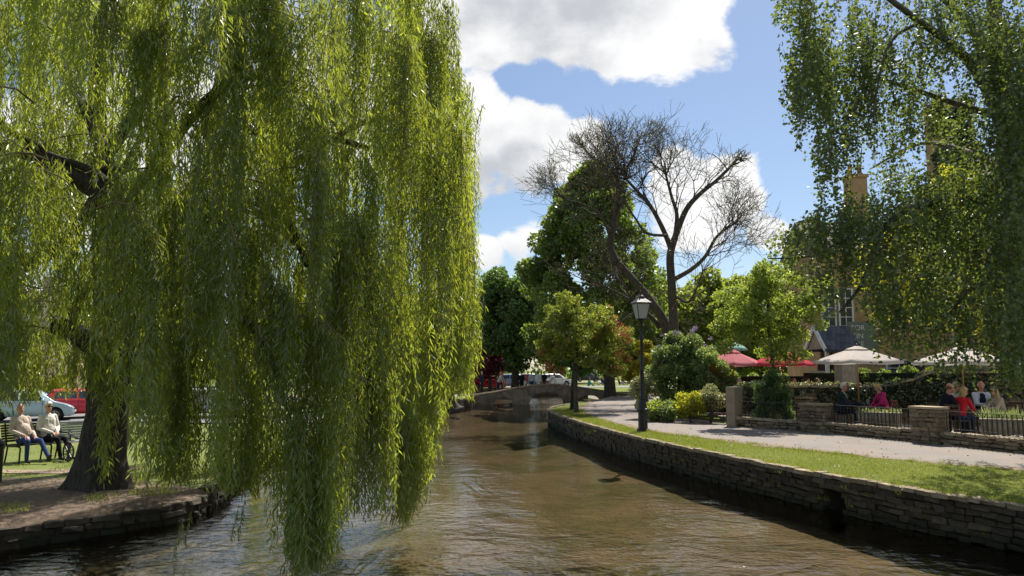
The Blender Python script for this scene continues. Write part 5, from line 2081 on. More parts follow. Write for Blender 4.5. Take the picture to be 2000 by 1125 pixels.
m.box((0, 0, .45), (.22, .22, 1.1))
m.prism([Vector((-.12, -.12, 1.0)), Vector((.12, -.12, 1.0)), Vector((0, -.12, 1.09))], (0, 0, 0), (0, .24, 0))
m.build('shaft', wood_slat, bo)
# ================================================================== the inn and its terrace
TZ = 0.10                     # terrace level
pub_stone = pmat('inn_stone', (0.40, 0.27, 0.135), 0.9, 0.22, 1.6, 0.5, 10, stain=(.30, .21, .12))
inn = empty('stone_inn', (18.0, 36.0, TZ))
tag(inn, 'tall honey stone inn with white sash windows behind the terrace trees', 'house')
IO = Vector(inn.location)


def L3(x, y, z):
    return Vector((x, y, z)) - IO


m = MB()
m.box(L3(18.4, 38.2, 3.9), (8.2, 4.4, 7.6))
m.build('wall', pub_stone, inn)
m = MB()
m.prism([L3(14.15, 35.7, 7.5), L3(14.15, 40.7, 7.5), L3(14.15, 38.2, 9.3)], (0, 0, 0), (8.5, 0, 0))
m.build('roof', slate, inn)
m = MB()
m.box(L3(27.5, 42, 4.8), (10, 10, 9.4))
m.build('gabled_wing', pub_stone, inn)
m = MB()
m.prism([L3(22.2, 36.6, 9.4), L3(32.8, 36.6, 9.4), L3(27.5, 36.6, 14.2)], (0, 0, 0), (0, 10.8, 0))
m.build('wing_roof', slate, inn)
for a, b in (((22.1, 9.35), (27.5, 14.35)), ((32.9, 9.35), (27.5, 14.35))):
    m = MB()
    m.bar(L3(a[0], 36.5, a[1]), L3(b[0], 36.5, b[1]), .35, .25)
    m.build('gable_coping', coping_mat, inn)
big = MB()
big.box(L3(23.0, 40, 12.2), (1.5, 1.2, 7.0))
big.box(L3(23.0, 40, 15.75), (1.7, 1.4, .3))
big.build('chimney_stack', pub_stone, inn)
ch = MB()
ch.box(L3(18.1, 40, 10.5), (.95, .7, 3.0))
ch.box(L3(18.1, 40, 12.05), (1.1, .85, .16))
ch.build('chimney', pub_stone, inn)
for x in (17.85, 18.35):
    m = MB()
    m.lathe([(.14, 0), (.15, .05), (.12, .1), (.11, .5), (.14, .55), (.14, .6)], 10, L3(x, 40, 12.13))
    m.build('chimney_pot', pmat('terracotta', (.32, .19, .11), .8, .2, 6), inn)
for x, z, w, h in ((14.75, 3.95, .62, 1.75), (15.55, 3.95, .62, 1.75), (17.6, 3.95, 1.0, 1.6), (20.2, 3.95, 1.0, 1.6), (17.9, 0.9, 1.2, 1.5), (20.4, .9, 1.2, 1.5)):
    window(inn, x - IO.x, -.002, z - TZ, w, h, 2, 4)
for x, z, w, h in ((25.2, 5.2, 1.2, 1.6), (29.3, 5.2, 1.2, 1.6), (27.3, 9.0, 1.0, 1.3)):
    window(inn, x - IO.x, .998, z - TZ, w, h, 3, 4)
# ivy on the big chimney and gable
cl = [(Vector((rng.uniform(22.1, 23.9), 39.35 + rng.normal(0, .12), rng.uniform(8.8, 15.9))), rng.uniform(.25, .45), rng.random()) for i in range(90)]
crown_leaves('ivy', inn, IO, cl, 14000, .16, .14, ivy_leaf)
# porch with slate roof, its gable looking left
m = MB()
for y in (33.9,):
    for x in (13.75, 15.0):
        m.box(L3(x, y, 1.55), (.14, .14, 2.9))
m.build('porch_posts', white_paint, inn)
m = MB()
m.box(L3(13.75, 35.0, 1.0), (.10, 2.0, 1.8))
m.box(L3(14.9, 35.0, 1.55), (.10, 2.0, 2.9))
m.build('porch_panels', cot_stone, inn)
m = MB()
for a, b in (((33.55, 2.80), (34.75, 3.86)), ((35.95, 2.80), (34.75, 3.86))):
    m.bar(L3(13.55, a[0], a[1]), L3(13.55, b[0], b[1]), .08, .18)
m.build('bargeboard', white_paint, inn)
m = MB()
m.prism([L3(13.62, 33.75, 2.86), L3(13.62, 35.75, 2.86), L3(13.62, 34.75, 3.70)], (0, 0, 0), (.05, 0, 0))
m.build('porch_gable', cot_stone, inn)
m = MB()
m.box(L3(14.4, 35.6, 1.3), (.8, .08, 2.1))
m.build('door', pmat('brown_door', (.12, .06, .035), .5, .2, 4), inn)
blue_slate = pmat('blue_slate', (0.075, 0.080, 0.105), 0.6, 0.2, 5.0, 0.3, 30, per_obj=0.3)
m = MB()
rowsN, colsN = 6, 7
sl_top, sl_bot = Vector((0, 34.75, 3.86)), Vector((0, 33.45, 2.78))
sm = MB()
sm.box((0, 0, 0), (.195, .012, .30))
sme = sm.mesh('slate')
sme.materials.append(blue_slate)
tilt = math.atan2(sl_top.z - sl_bot.z, sl_top.y - sl_bot.y)
for r_ in range(rowsN):
    for c_ in range(colsN + (r_ % 2)):
        t = (r_ + .5) / rowsN
        q = sl_bot.lerp(sl_top, t)
        x = 13.60 + (c_ + .5 - .5 * (r_ % 2)) * .205
        if x > 15.06:
            continue
        o = bpy.data.objects.new('slate', sme)
        COL.objects.link(o)
        o.parent = inn
        o.location = L3(x, q.y, q.z + .035)
        o.rotation_euler = (tilt - math.pi / 2 + R(3), 0, R(random.uniform(-1, 1)))
m = MB()
m.prism([L3(13.56, 33.44, 2.74), L3(13.56, 34.75, 3.83), L3(13.56, 36.0, 2.80), L3(13.56, 35.9, 2.76), L3(13.56, 34.75, 3.74), L3(13.56, 33.5, 2.70)], (0, 0, 0), (1.5, 0, 0))
m.build('porch_roof', blue_slate, inn)
# signboard
sg = empty('sign', L3(16.25, 35.93, 2.65), 0, inn)
m = MB()
m.box((0, 0, .75), (1.35, .06, 1.55))
m.build('board', pmat('sign_green', (.165, .20, .165), .55, .1, 3), sg)
for i, txt in enumerate(('FOR', 'KIN', 'TRE')):
    cu = bpy.data.curves.new('lettering', 'FONT')
    cu.body = txt
    cu.size = .34
    cu.extrude = .004
    cu.materials.append(white_paint)
    tmp = bpy.data.objects.new('tmp_text', cu)
    COL.objects.link(tmp)
    dg = bpy.context.evaluated_depsgraph_get()
    me = bpy.data.meshes.new_from_object(tmp.evaluated_get(dg), depsgraph=dg)
    bpy.data.objects.remove(tmp)
    o = bpy.data.objects.new('lettering', me)
    COL.objects.link(o)
    o.parent = sg
    o.location = (-.52, -.036, 1.12 - i * .38)
    o.rotation_euler = (math.pi / 2, 0, 0)
m = MB()
m.box(L3(18.6, 35.0, 2.15), (1.0, .5, .55))
m.build('speaker_box', trim_black, inn)

# ---- dark garden hedges behind the ivy wall
def hedge(name, label, a, b, h, th, n, mat, L=.09, z0=TZ):
    a, b = Vector((*a, z0)), Vector((*b, z0))
    t = empty(name, a)
    tag(t, label, 'hedge', kind='thing')
    d = (b - a)
    m = MB()
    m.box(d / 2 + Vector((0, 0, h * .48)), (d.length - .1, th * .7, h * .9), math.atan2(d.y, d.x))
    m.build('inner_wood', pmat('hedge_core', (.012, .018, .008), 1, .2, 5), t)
    nn = Vector((-d.y, d.x, 0)).normalized()
    cl = []
    for i in range(int(d.length * 14)):
        p = a + d * rng.random() + nn * rng.uniform(-.5, .5) * th + Vector((0, 0, rng.uniform(.1, 1.0) * h))
        cl.append((p, rng.uniform(.12, .26), rng.random()))
    crown_leaves('foliage', t, a, cl, n, L, L * .75, mat)
    return t


hedge('garden_hedge', 'dark hedge behind the ivy wall below the white parasol', (11.6, 31.0), (17.2, 29.8), 1.85, .9, 14000, green_d)
hedge('garden_hedge', 'dark hedge under the red parasols behind the ivy wall', (7.6, 33.5), (12.4, 32.6), 1.7, 1.0, 12000, green_d)
hedge('garden_hedge', 'clipped hedge on the right behind the second white parasol', (16.6, 28.6), (22.5, 25.5), 1.9, .8, 12000, green_d)

# ---- ivy covered back wall
bwp = [(7.95, 27.6), (9.4, 27.95), (11.0, 28.0), (12.6, 27.75), (13.6, 27.4), (14.4, 26.6), (15.4, 25.6), (17.5, 24.2), (20.5, 22.0)]


def bw_top(p):
    return float(np.interp(p.x, [7.9, 12.9, 13.9, 14.3, 21], [1.33, 1.33, 1.50, 1.84, 1.86]))


bw = empty('ivy_wall', (bwp[0][0], bwp[0][1], TZ))
tag(bw, 'stone garden wall overgrown with ivy behind the terrace tables', 'wall', kind='thing')
pl = lay(bwp, lambda p: TZ - .05, bw_top, .13, .30, .26, None, side=-1)
place_stones(bw, pl, stone_mat, 150, tuple(bw.location))
core(bw, bwp, lambda p: TZ, bw_top, .36, -1, tuple(bw.location))
for i in range(len(bwp) - 1):
    a, b = Vector((*bwp[i], 0)), Vector((*bwp[i + 1], 0))
    nseg = max(2, int((b - a).length / .55))
    for k in range(nseg):
        p, q = a.lerp(b, k / nseg), a.lerp(b, (k + 1) / nseg)
        p.z, q.z = bw_top(p) + .03, bw_top(q) + .03
        m = MB()
        d = (q - p)
        m.bar(p - bw.location + d * .01, q - bw.location - d * .01, .44, .075)
        m.build('coping_stone', coping_mat, bw)
cl = []
for i in range(330):
    s = rng.random()
    k = min(len(bwp) - 2, int(s * (len(bwp) - 1)))
    t = s * (len(bwp) - 1) - k
    p = Vector((*bwp[k], 0)).lerp(Vector((*bwp[k + 1], 0)), t)
    if 10.2 < p.x < 11.5 and rng.random() < .6:
        continue
    z = bw_top(p)
    cl.append((Vector((p.x + rng.normal(0, .08), p.y - .10 + rng.normal(0, .06), rng.uniform(.25, 1.0) ** .7 * z + TZ * .5)), rng.uniform(.10, .22), rng.random()))
o = crown_leaves('ivy', bw, bw.location, cl, 24000, .075, .065, ivy_leaf)
top_ivy = [(Vector((p[0], p[1], 0)), 0, 0) for p in bwp]
cl = []
for i in range(120):
    k = int(rng.integers(len(bwp) - 1))
    p = Vector((*bwp[k], 0)).lerp(Vector((*bwp[k + 1], 0)), rng.random())
    cl.append((Vector((p.x, p.y - .05, bw_top(p) + .05)), rng.uniform(.07, .15), rng.random()))
crown_leaves('pale_ivy', bw, bw.location, cl, 6000, .06, .05, cream_leaf)

# ---- low front wall with pillars and railings
fwp = [(7.55, 26.85), (9.55, 24.05), (11.0, 20.6), (11.95, 17.9), (13.4, 14.3), (15.5, 9.0)]
fw = empty('terrace_wall', (fwp[0][0], fwp[0][1], 0))
tag(fw, 'low stone wall with square pillars and iron railings between path and terrace', 'wall', kind='thing')
pl = lay(fwp, lambda p: -.03, lambda p: .36, .10, .30, .24, None, side=-1)
place_stones(fw, pl, stone_mat, 240, (fwp[0][0], fwp[0][1], 0), topmat=coping_mat)
core(fw, fwp, lambda p: .0, lambda p: .35, .34, -1, (fwp[0][0], fwp[0][1], 0))
fo = Vector((fwp[0][0], fwp[0][1], 0))


def fw_at(px):
    """point of the wall line under photo column px"""
    best = None
    for i in range(len(fwp) - 1):
        for k in range(200):
            t = k / 200
            x = fwp[i][0] + (fwp[i + 1][0] - fwp[i][0]) * t
            y = fwp[i][1] + (fwp[i + 1][1] - fwp[i][1]) * t
            e = abs(1000 + F * x / (y * _cp) - px)
            if best is None or e < best[0]:
                d = Vector((fwp[i + 1][0] - fwp[i][0], fwp[i + 1][1] - fwp[i][1], 0)).normalized()
                best = (e, Vector((x, y, 0)), d)
    return best[1], best[2]


pill = [(1428, .38, .45, 1.36), (1586, .85, .42, .86), (1803, .80, .45, .93), (2060, .8, .45, .95)]
pil_pos = []
for px, ln, th, h in pill:
    c, d = fw_at(px)
    nrm = Vector((-d.y, d.x, 0))
    c2 = c + nrm * .12
    yaw = math.atan2(d.y, d.x)
    pil_pos.append((c2, d, ln))
    pe = empty('pillar', c2 - fo, yaw, fw)
    m = MB()
    m.box((0, 0, h / 2), (ln - .1, th - .1, h - .06))
    m.build('pillar_core', mortar if h < 1.2 else cot_stone, pe)
    if h < 1.2:
        z = .0
        while z < h - .02:
            hh = min(random.uniform(.09, .15), h - z)
            for sgn in (-1, 1):
                x = -ln / 2
                while x < ln / 2 - .02:
                    l = min(random.uniform(.18, .36), ln / 2 - x)
                    o = bpy.data.objects.new('stone', random.choice(stone_set(stone_mat)))
                    COL.objects.link(o)
                    o.parent = pe
                    o.location = (x + l / 2, sgn * (th / 2 - .09), z + hh / 2)
                    o.scale = (l * .97, .2, hh * .96)
                    x += l
            for sgn in (-1, 1):
                o = bpy.data.objects.new('stone', random.choice(stone_set(stone_mat)))
                COL.objects.link(o)
                o.parent = pe
                o.location = (sgn * (ln / 2 - .08), 0, z + hh / 2)
                o.scale = (.18, th * .95, hh * .95)
            z += hh
        m = MB()
        m.box((0, 0, h + .02), (ln + .05, th + .05, .06))
        m.build('cap_stone', coping_mat, pe)
    else:
        m = MB()
        m.box((0, 0, h * .5), (ln - .02, th - .02, h))
        m.build('rendered_face', pmat('pale_render', (.28, .23, .165), .9, .2, 3, .3, 20, stain=(.24, .20, .14)), pe)
for i in range(3):
    (a, d0, l0), (b, d1, l1) = pil_pos[i], pil_pos[i + 1]
    a2, b2 = a + d0 * (l0 / 2), b - d1 * (l1 / 2)
    a2, b2 = a2 + Vector((0, 0, 0)), b2 + Vector((0, 0, 0))
    rail = empty('railing', a2 - fo, 0, fw)
    m = MB()
    n = int((b2 - a2).length / .125)

    def rl(t):
        # follow the bend of the wall line
        p = a2.lerp(b2, t)
        return p - a2
    ztop = .88
    m.bar(rl(0) + Vector((0, 0, ztop)), rl(1) + Vector((0, 0, ztop)), .035, .012)
    m.build('top_rail', pmat('rail_iron', (.05, .05, .055), .3, .2, 8, spec=.6), rail)
    m = MB()
    m.bar(rl(0) + Vector((0, 0, .43)), rl(1) + Vector((0, 0, .43)), .03, .012)
    m.build('bottom_rail', iron, rail)
    bm_ = MB()
    bm_.bar((0, 0, .38), (0, 0, ztop + .0), .016)
    bme = bm_.mesh('bar')
    bme.materials.append(iron)
    for k in range(1, n):
        o = bpy.data.objects.new('bar', bme)
        COL.objects.link(o)
        o.parent = rail
        o.location = rl(k / n)
# small iron gate left of the tall pillar
g0 = Vector((aty(1398, 722, 28.2).x, 28.2, 0.02))
tg = empty('terrace_gate', g0, R(-30))
tag(tg, 'small black iron gate standing left of the tall stone pillar', 'gate')
for x in (-.25, .35):
    m = MB()
    m.bar((x, 0, 0), (x, 0, 1.0 if x < 0 else .9), .05)
    m.build('post', iron, tg)
for z in (.12, .82):
    m = MB()
    m.bar((-.24, 0, z), (.34, 0, z), .025)
    m.build('rail', iron, tg)
for k in range(4):
    m = MB()
    m.bar((-.13 + k * .12, 0, .12), (-.13 + k * .12, 0, .82), .016)
    m.build('bar', iron, tg)

# ---- parasols
def parasol(loc, w, zb, zt, cloth, label, group, sides=4, rot=0.0, pole_mat=None):
    p = empty('parasol', loc, rot)
    tag(p, label, 'parasol', group)
    m = MB()
    m.tube([(0, 0, 0), (0, 0, zt + .03)], .024, 8)
    m.build('pole', pole_mat or pmat('varnished_pole', (.30, .15, .06), .4, .2, 6), p)
    m = MB()
    m.lathe([(.26, 0), (.26, .06), (.06, .09), (.04, .30)], 14)
    m.build('base', iron, p)
    N = sides
    r = w / 2 / math.cos(math.pi / N)
    for k in range(N):
        a0, a1 = 2 * math.pi * (k + .5) / N + 0, 2 * math.pi * (k + 1.5) / N
        vs, fs = [], []
        R_, C_ = 6, 6
        for i in range(R_ + 1):
            t = .10 + .90 * i / R_
            for j in range(C_ + 1):
                u = j / C_
                q = Vector((math.cos(a0), math.sin(a0), 0)).lerp(Vector((math.cos(a1), math.sin(a1), 0)), u) * r * t
                sag = -.05 * math.sin(math.pi * u) * t * (1 if N > 4 else 1.0)
                z = zt - (zt - zb) * (t ** 1.12) + sag * .6
                vs.append((q.x, q.y, z))
        for i in range(R_):
            for j in range(C_):
                a = i * (C_ + 1) + j
                fs.append((a, a + C_ + 1, a + C_ + 2, a + 1))
        base = R_ * (C_ + 1)
        e = len(vs)
        for j in range(C_ + 1):        # valance
            x, y, z = vs[base + j]
            vs.append((x * 1.002, y * 1.002, z - .07))
        for j in range(C_):
            fs.append((base + j, e + j, e + j + 1, base + j + 1))
        m = MB()
        m.add(vs, fs, 0, True)
        o = m.build('canopy_panel', cloth, p)
        m = MB()
        q = Vector((math.cos(a0), math.sin(a0), 0)) * r * .97
        m.bar((0, 0, zt - .1), (q.x, q.y, zb - .015), .018)
        m.build('rib', pole_mat or pmat('varnished_pole', (.30, .15, .06), .4, .2, 6), p)
    m = MB()
    vt = []
    rr = r * .26
    for k in range(N):
        a = 2 * math.pi * (k + .5) / N
        vt.append((rr * math.cos(a), rr * math.sin(a), zt - (zt - zb) * .14))
    m.add(vt + [(0, 0, zt + .06)], [(i, (i + 1) % N, N) for i in range(N)])
    m.build('vent_cap', cloth, p)
    m = MB()
    m.lathe([(.03, zt + .05), (.04, zt + .08), (.01, zt + .12)], 8)
    m.build('finial', pole_mat or iron, p)
    return p


def cloth(name, c, tr=.3):
    k = NT(name)
    n = k.noise(k.coord(), 3.0, 4)
    col = k.mix(k.rng(n, .3, .7), sc3(c, .92), sc3(c, 1.05))
    df = k.n('ShaderNodeBsdfDiffuse')
    t = k.n('ShaderNodeBsdfTranslucent')
    k.l(col, df.inputs[0])
    k.l(col, t.inputs[0])
    mx_ = k.n('ShaderNodeMixShader')
    mx_.inputs[0].default_value = tr
    k.l(df.outputs[0], mx_.inputs[1])
    k.l(t.outputs[0], mx_.inputs[2])
    k.l(mx_.outputs[0], k.out.inputs[0])
    return k.m


cream_cloth = cloth('cream_canvas', (.66, .60, .55))
red_cloth = cloth('red_canvas', (.60, .10, .13), .45)
pink_cloth = cloth('faded_red_canvas', (.66, .26, .28), .4)
GP = 'white parasols on the terrace'
P1 = Vector((aty(1675, 722, 25.4).x, 25.4, TZ))
P2 = Vector((aty(1880, 722, 23.0).x, 23.0, TZ))
parasol(P1, 1.95, 2.12, 2.58, cream_cloth, 'cream parasol over the table of the man in the green hoodie', GP, 4, R(12))
parasol(P2, 2.45, 2.08, 2.50, cream_cloth, 'cream parasol over the table of the group of six', GP, 6, R(20))
parasol(Vector((aty(2035, 722, 23.5).x, 23.5, TZ)), 2.3, 2.0, 2.4, cream_cloth, 'cream parasol cut off by the right edge of the picture', GP, 6, R(5))
GR = 'red parasols in the garden'
parasol(Vector((aty(1432, 722, 31.5).x, 31.5, TZ)), 2.25, 2.08, 2.62, pink_cloth, 'faded pink parasol behind the tall stone pillar', GR, 8, R(10))
parasol(Vector((aty(1528, 722, 31.0).x, 31.0, TZ)), 2.35, 2.08, 2.60, red_cloth, 'red parasol behind the young light green tree', GR, 8, R(0))
# closed green parasol poking up behind the pink one
gp_ = Vector((aty(1440, 722, 35).x, 35, TZ))
gpa = empty('parasol', gp_)
tag(gpa, 'pale green canopy top showing above the pink parasol', 'parasol', GR)
m = MB()
m.tube([(0, 0, 0), (0, 0, 3.1)], .02, 8)
m.build('pole', iron, gpa)
m = MB()
m.lathe([(.55, 2.72), (.4, 2.85), (.2, 2.98), (.03, 3.10)], 8)
m.build('canopy', cloth('pale_green_canvas', (.40, .60, .52)), gpa)

# ---- wooden cabinet behind the ivy wall
cb = Vector((aty(1652, 722, 29.2).x, 29.2, TZ))
cab = empty('wooden_cabinet', cb, R(8))
tag(cab, 'tall pale wooden cabinet behind the ivy wall under the parasol', 'cabinet')
board = pmat('weathered_board', (.33, .28, .21), .8, .2, 8, .3, 30, per_obj=.15)
for k in range(5):
    m = MB()
    m.box((-.26 + k * .13, -.28, 1.05), (.124, .03, 2.08))
    m.build('board', board, cab)
m = MB()
m.box((0, 0, 1.04), (.64, .52, 2.06))
m.build('carcass', board, cab)
m = MB()
m.box((0, -.01, 2.10), (.74, .64, .06))
m.build('lid', board, cab)

# ---- tables
dark_wood = pmat('dark_table_wood', (.10, .06, .04), .5, .3, 8, .2, 40, per_obj=.2)


def table(loc, rz, label, Lt=1.5, Wt=.8, h=.72):
    t = empty('terrace_table', loc, rz)
    tag(t, label, 'table', 'terrace tables')
    n = 6
    for k in range(n):
        m = MB()
        m.box((0, -Wt / 2 + Wt * (k + .5) / n, h), (Lt, Wt / n - .012, .035))
        m.build('plank', dark_wood, t)
    for x in (-Lt / 2 + .18, Lt / 2 - .18):
        for y in (-Wt / 2 + .1, Wt / 2 - .1):
            m = MB()
            m.bar((x, y, 0), (x, y, h - .02), .06)
            m.build('leg', dark_wood, t)
        m = MB()
        m.bar((x, -Wt / 2 + .1, h - .07), (x, Wt / 2 - .1, h - .07), .05, .08)
        m.build('cross_rail', dark_wood, t)
    return t


def chair(loc, rz, label):
    """faces +x, seat .45"""
    c = empty('terrace_chair', loc, rz)
    tag(c, label, 'chair', 'terrace chairs')
    m = MB()
    m.box((0, 0, .435), (.42, .44, .03))
    m.build('seat', dark_wood, c)
    for k in range(3):
        m = MB()
        m.box((-.225 - k * .012, 0, .60 + k * .12), (.02, .42, .07))
        m.build('back_slat', dark_wood, c)
    for x in (-.2, .19):
        for y in (-.2, .2):
            m = MB()
            m.bar((x, y, 0), (x - (.05 if x < 0 else 0), y, .89 if x < 0 else .42), .035)
            m.build('leg', dark_wood, c)
    return c


T1 = Vector((aty(1688, 722, 25.0).x, 25.0, TZ))
T2 = Vector((aty(1900, 722, 22.5).x, 22.5, TZ))
table(T1, R(8), 'dark wooden table between the man in the hoodie and the woman in pink', 1.15, .75, .66)
table(T2, R(-12), 'dark wooden table with glasses and plates where the group of six sits', 1.55, .85, .68)

# ---- planters
trough = pmat('stone_trough', (.27, .235, .175), .9, .2, 6, .4, 30, stain=(.15, .15, .1))
grass_plant = leafmat('strap_leaf', (.16, .22, .07), (.36, .42, .20), (.4, .48, .14), .35, .06)


def planter(px, d, z, w, label, tall, n):
    p = Vector((aty(px, 722, d).x, d, z))
    t = empty('stone_planter', p, R(-55 if px > 1800 else -48))
    t.rotation_euler = (0, 0, R(-38 if px < 1800 else -30))
    tag(t, label, 'planter', 'planters behind the railing')
    m = MB()
    m.box((0, 0, .19), (w, .36, .36))
    m.build('trough_body', trough, t)
    k = int(w / .105)
    for i in range(k):
        m = MB()
        m.tube([(-w / 2 + (i + .5) * w / k, -.185, .02), (-w / 2 + (i + .5) * w / k, -.185, .36)], .045, 8)
        m.build('flute', trough, t)
    m = MB()
    m.box((0, 0, .385), (w + .05, .42, .03))
    m.build('rim', trough, t)
    Q = np.stack([rng.uniform(-w / 2, w / 2, n), rng.uniform(-.15, .15, n), np.full(n, .40)], 1)
    D_ = unit(np.stack([rng.normal(0, .45, n), rng.normal(0, .45, n), np.full(n, 1.0)], 1))
    V_ = leafquads(Q, D_, rng.uniform(.5, 1.1, n) * tall, .022 if tall > .2 else .05)
    tag(link('foliage', npmesh('foliage', V_, 4, rng.random(n)), grass_plant, t), kind='stuff')
    return t


planter(1712, 23.2, .30, 1.15, 'fluted stone planter with small yellow green plants behind the railing', .16, 130)
planter(1965, 19.9, .30, 1.25, 'fluted stone planter with tall strappy grasses at the right edge', .34, 240)

# ---- things on the tables
beer = pmat('beer', (.45, .20, .03), .1, .1, 4, spec=.6)
foam = pmat('beer_foam', (.80, .77, .68), .8, .05, 20)
clear = NT('drinking_glass')
clear.b.inputs['Base Color'].default_value = (.85, .9, .9, 1)
clear.b.inputs['Roughness'].default_value = .05
clear.b.inputs['Transmission Weight'].default_value = .85
ztab1, ztab2 = TZ + .68, TZ + .70
g = empty('pint_glass', Vector((aty(1692, 722, 24.9).x, 24.9, ztab1)))
tag(g, 'tall glass of golden beer with foam on the table', 'glass')
m = MB()
m.lathe([(.030, .004), (.040, .12), (.042, .165)], 14)
m.build('beer', beer, g)
m = MB()
m.lathe([(.042, .166), (.044, .20), (.03, .215)], 14)
m.build('foam', foam, g)
m = MB()
m.lathe([(.035, 0), (.047, .10), (.049, .21), (.046, .21)], 14)
m.build('tumbler', clear.m, g)
for i, (dx, dy, lab) in enumerate(((.28, .05, 'stemmed wine glass in front of the man in the navy vest'), (.16, -.22, 'empty stemmed glass at the near edge of the table of six'))):
    g = empty('wine_glass', T2 + Vector((dx, dy, .70)))
    tag(g, lab, 'glass', 'wine glasses')
    m = MB()
    m.lathe([(.035, 0), (.035, .004), (.005, .008), (.005, .09), (.03, .11), (.042, .15), (.036, .20)], 12)
    m.build('bowl_and_stem', clear.m, g)
for i, (dx, dy, lab) in enumerate(((-.25, -.18, 'white plate with food before the woman in red'), (.32, -.16, 'white plate near the planter end of the table'), (-.50, -.05, 'white plate before the man in the dark jacket'))):
    g = empty('plate', T2 + Vector((dx, dy, .70)))
    tag(g, lab, 'plate', 'plates on the table of six')
    m = MB()
    m.lathe([(.07, 0), (.12, .012), (.125, .016), (.10, .014)], 16)
    m.build('dish', white_paint, g)
    m = MB()
    for k in range(5):
        m.lathe([(.004, 0), (.03, .008), (.022, .03), (.004, .038)], 7, (random.uniform(-.05, .05), random.uniform(-.05, .05), .016))
    m.build('food', pmat('food_brown', (.30, .16, .06), .8, .4, 20), g)
# ================================================================== people
def cloth_mat(c):
    nm = 'cloth_%02x%02x%02x' % tuple(int(255 * x) for x in c)
    return pmat(nm, c, 0.9, 0.18, 9.0, 0.9, 13, spec=0.15)


SKIN = pmat('skin', (0.50, 0.29, 0.20), 0.55, 0.10, 14.0, 0.1, 60)
SKIN_RED = pmat('ruddy_skin', (0.50, 0.25, 0.18), 0.55, 0.12, 14.0, 0.1, 60)
EYE = pmat('eye_dark', (0.03, 0.025, 0.02), 0.3, 0.1, 5)
LIP = pmat('lip', (0.40, 0.15, 0.12), 0.5, 0.1, 5)
SHOE = pmat('dark_shoe', (0.02, 0.018, 0.018), 0.6, 0.2, 6)


class Fig:
    """collects tapered capsules and ellipsoids; fuse() turns them into one skin"""

    def __init__(self):
        self.pr = []

    def cap(self, a, b, ra, rb, reg):
        self.pr.append(('c', Vector(a), Vector(b), ra, rb, reg))

    def ell(self, c, r, reg, M=None):
        self.pr.append(('e', Vector(c), Vector(r), M or Matrix.Identity(3), 0, reg))

    def mesh(self, voxel, regs, smooth=2):
        m = MB()
        for p in self.pr:
            if p[0] == 'c':
                _, a, b, ra, rb, _ = p
                d = (b - a)
                L = max(d.length, 1e-4)
                d = d / L
                pts, rr = [], []
                for k in range(4):
                    t = math.pi / 2 * k / 4
                    pts.append(a - d * ra * math.cos(t))
                    rr.append(max(ra * math.sin(t), 1e-4))
                pts += [a, b]
                rr += [ra, rb]
                for k in range(1, 5):
                    t = math.pi / 2 * k / 4
                    pts.append(b + d * rb * math.sin(t))
                    rr.append(max(rb * math.cos(t), 1e-4))
                m.tube(pts, rr, 12)
            else:
                _, c, r, M, _, _ = p
                vs, fs = [], []
                NA, NB = 14, 9
                for i in range(NB + 1):
                    ph = math.pi * i / NB
                    s = max(math.sin(ph), 1e-3)
                    for k in range(NA):
                        a = 2 * math.pi * k / NA
                        vs.append(c + M @ Vector((r.x * s * math.cos(a), r.y * s * math.sin(a), -r.z * math.cos(ph))))
                for i in range(NB):
                    for k in range(NA):
                        a, b = i * NA + k, i * NA + (k + 1) % NA
                        fs.append((a, b, b + NA, a + NA))
                fs.append(tuple(range(NA - 1, -1, -1)))
                fs.append(tuple(range(NB * NA, NB * NA + NA)))
                m.add(vs, fs)
        raw = m.mesh('raw')
        tmp = bpy.data.objects.new('tmp_figure', raw)
        COL.objects.link(tmp)
        rm = tmp.modifiers.new('r', 'REMESH')
        rm.mode = 'VOXEL'
        rm.voxel_size = voxel
        if smooth:
            sm_ = tmp.modifiers.new('s', 'SMOOTH')
            sm_.factor = 0.5
            sm_.iterations = smooth
        dg = bpy.context.evaluated_depsgraph_get()
        dg.update()
        me = bpy.data.meshes.new_from_object(tmp.evaluated_get(dg), depsgraph=dg)
        bpy.data.objects.remove(tmp)
        bpy.data.meshes.remove(raw)
        nf = len(me.polygons)
        C = np.empty(nf * 3, np.float32)
        me.polygons.foreach_get('center', C)
        C = C.reshape(-1, 3)
        best = np.full(nf, 1e9)
        lab = np.zeros(nf, np.int32)
        for p in self.pr:
            if p[0] == 'c':
                _, a, b, ra, rb, reg = p
                A, B = np.array(a), np.array(b)
                ab = B - A
                t = np.clip(((C - A) @ ab) / max(ab @ ab, 1e-9), 0, 1)
                dist = np.linalg.norm(C - (A + t[:, None] * ab), axis=1) - (ra + (rb - ra) * t)
            else:
                _, c, r, M, _, reg = p
                q = (C - np.array(c)) @ np.array(M)
                rr = np.array(r)
                k = np.linalg.norm(q / rr, axis=1)
                dist = (k - 1) * rr.min()
            ri = list(regs).index(reg)
            up = dist < best
            best[up] = dist[up]
            lab[up] = ri
        me.materials.clear()
        for r in regs.values():
            me.materials.append(r)
        me.polygons.foreach_set('material_index', lab)
        me.polygons.foreach_set('use_smooth', [True] * nf)
        me.update()
        return me


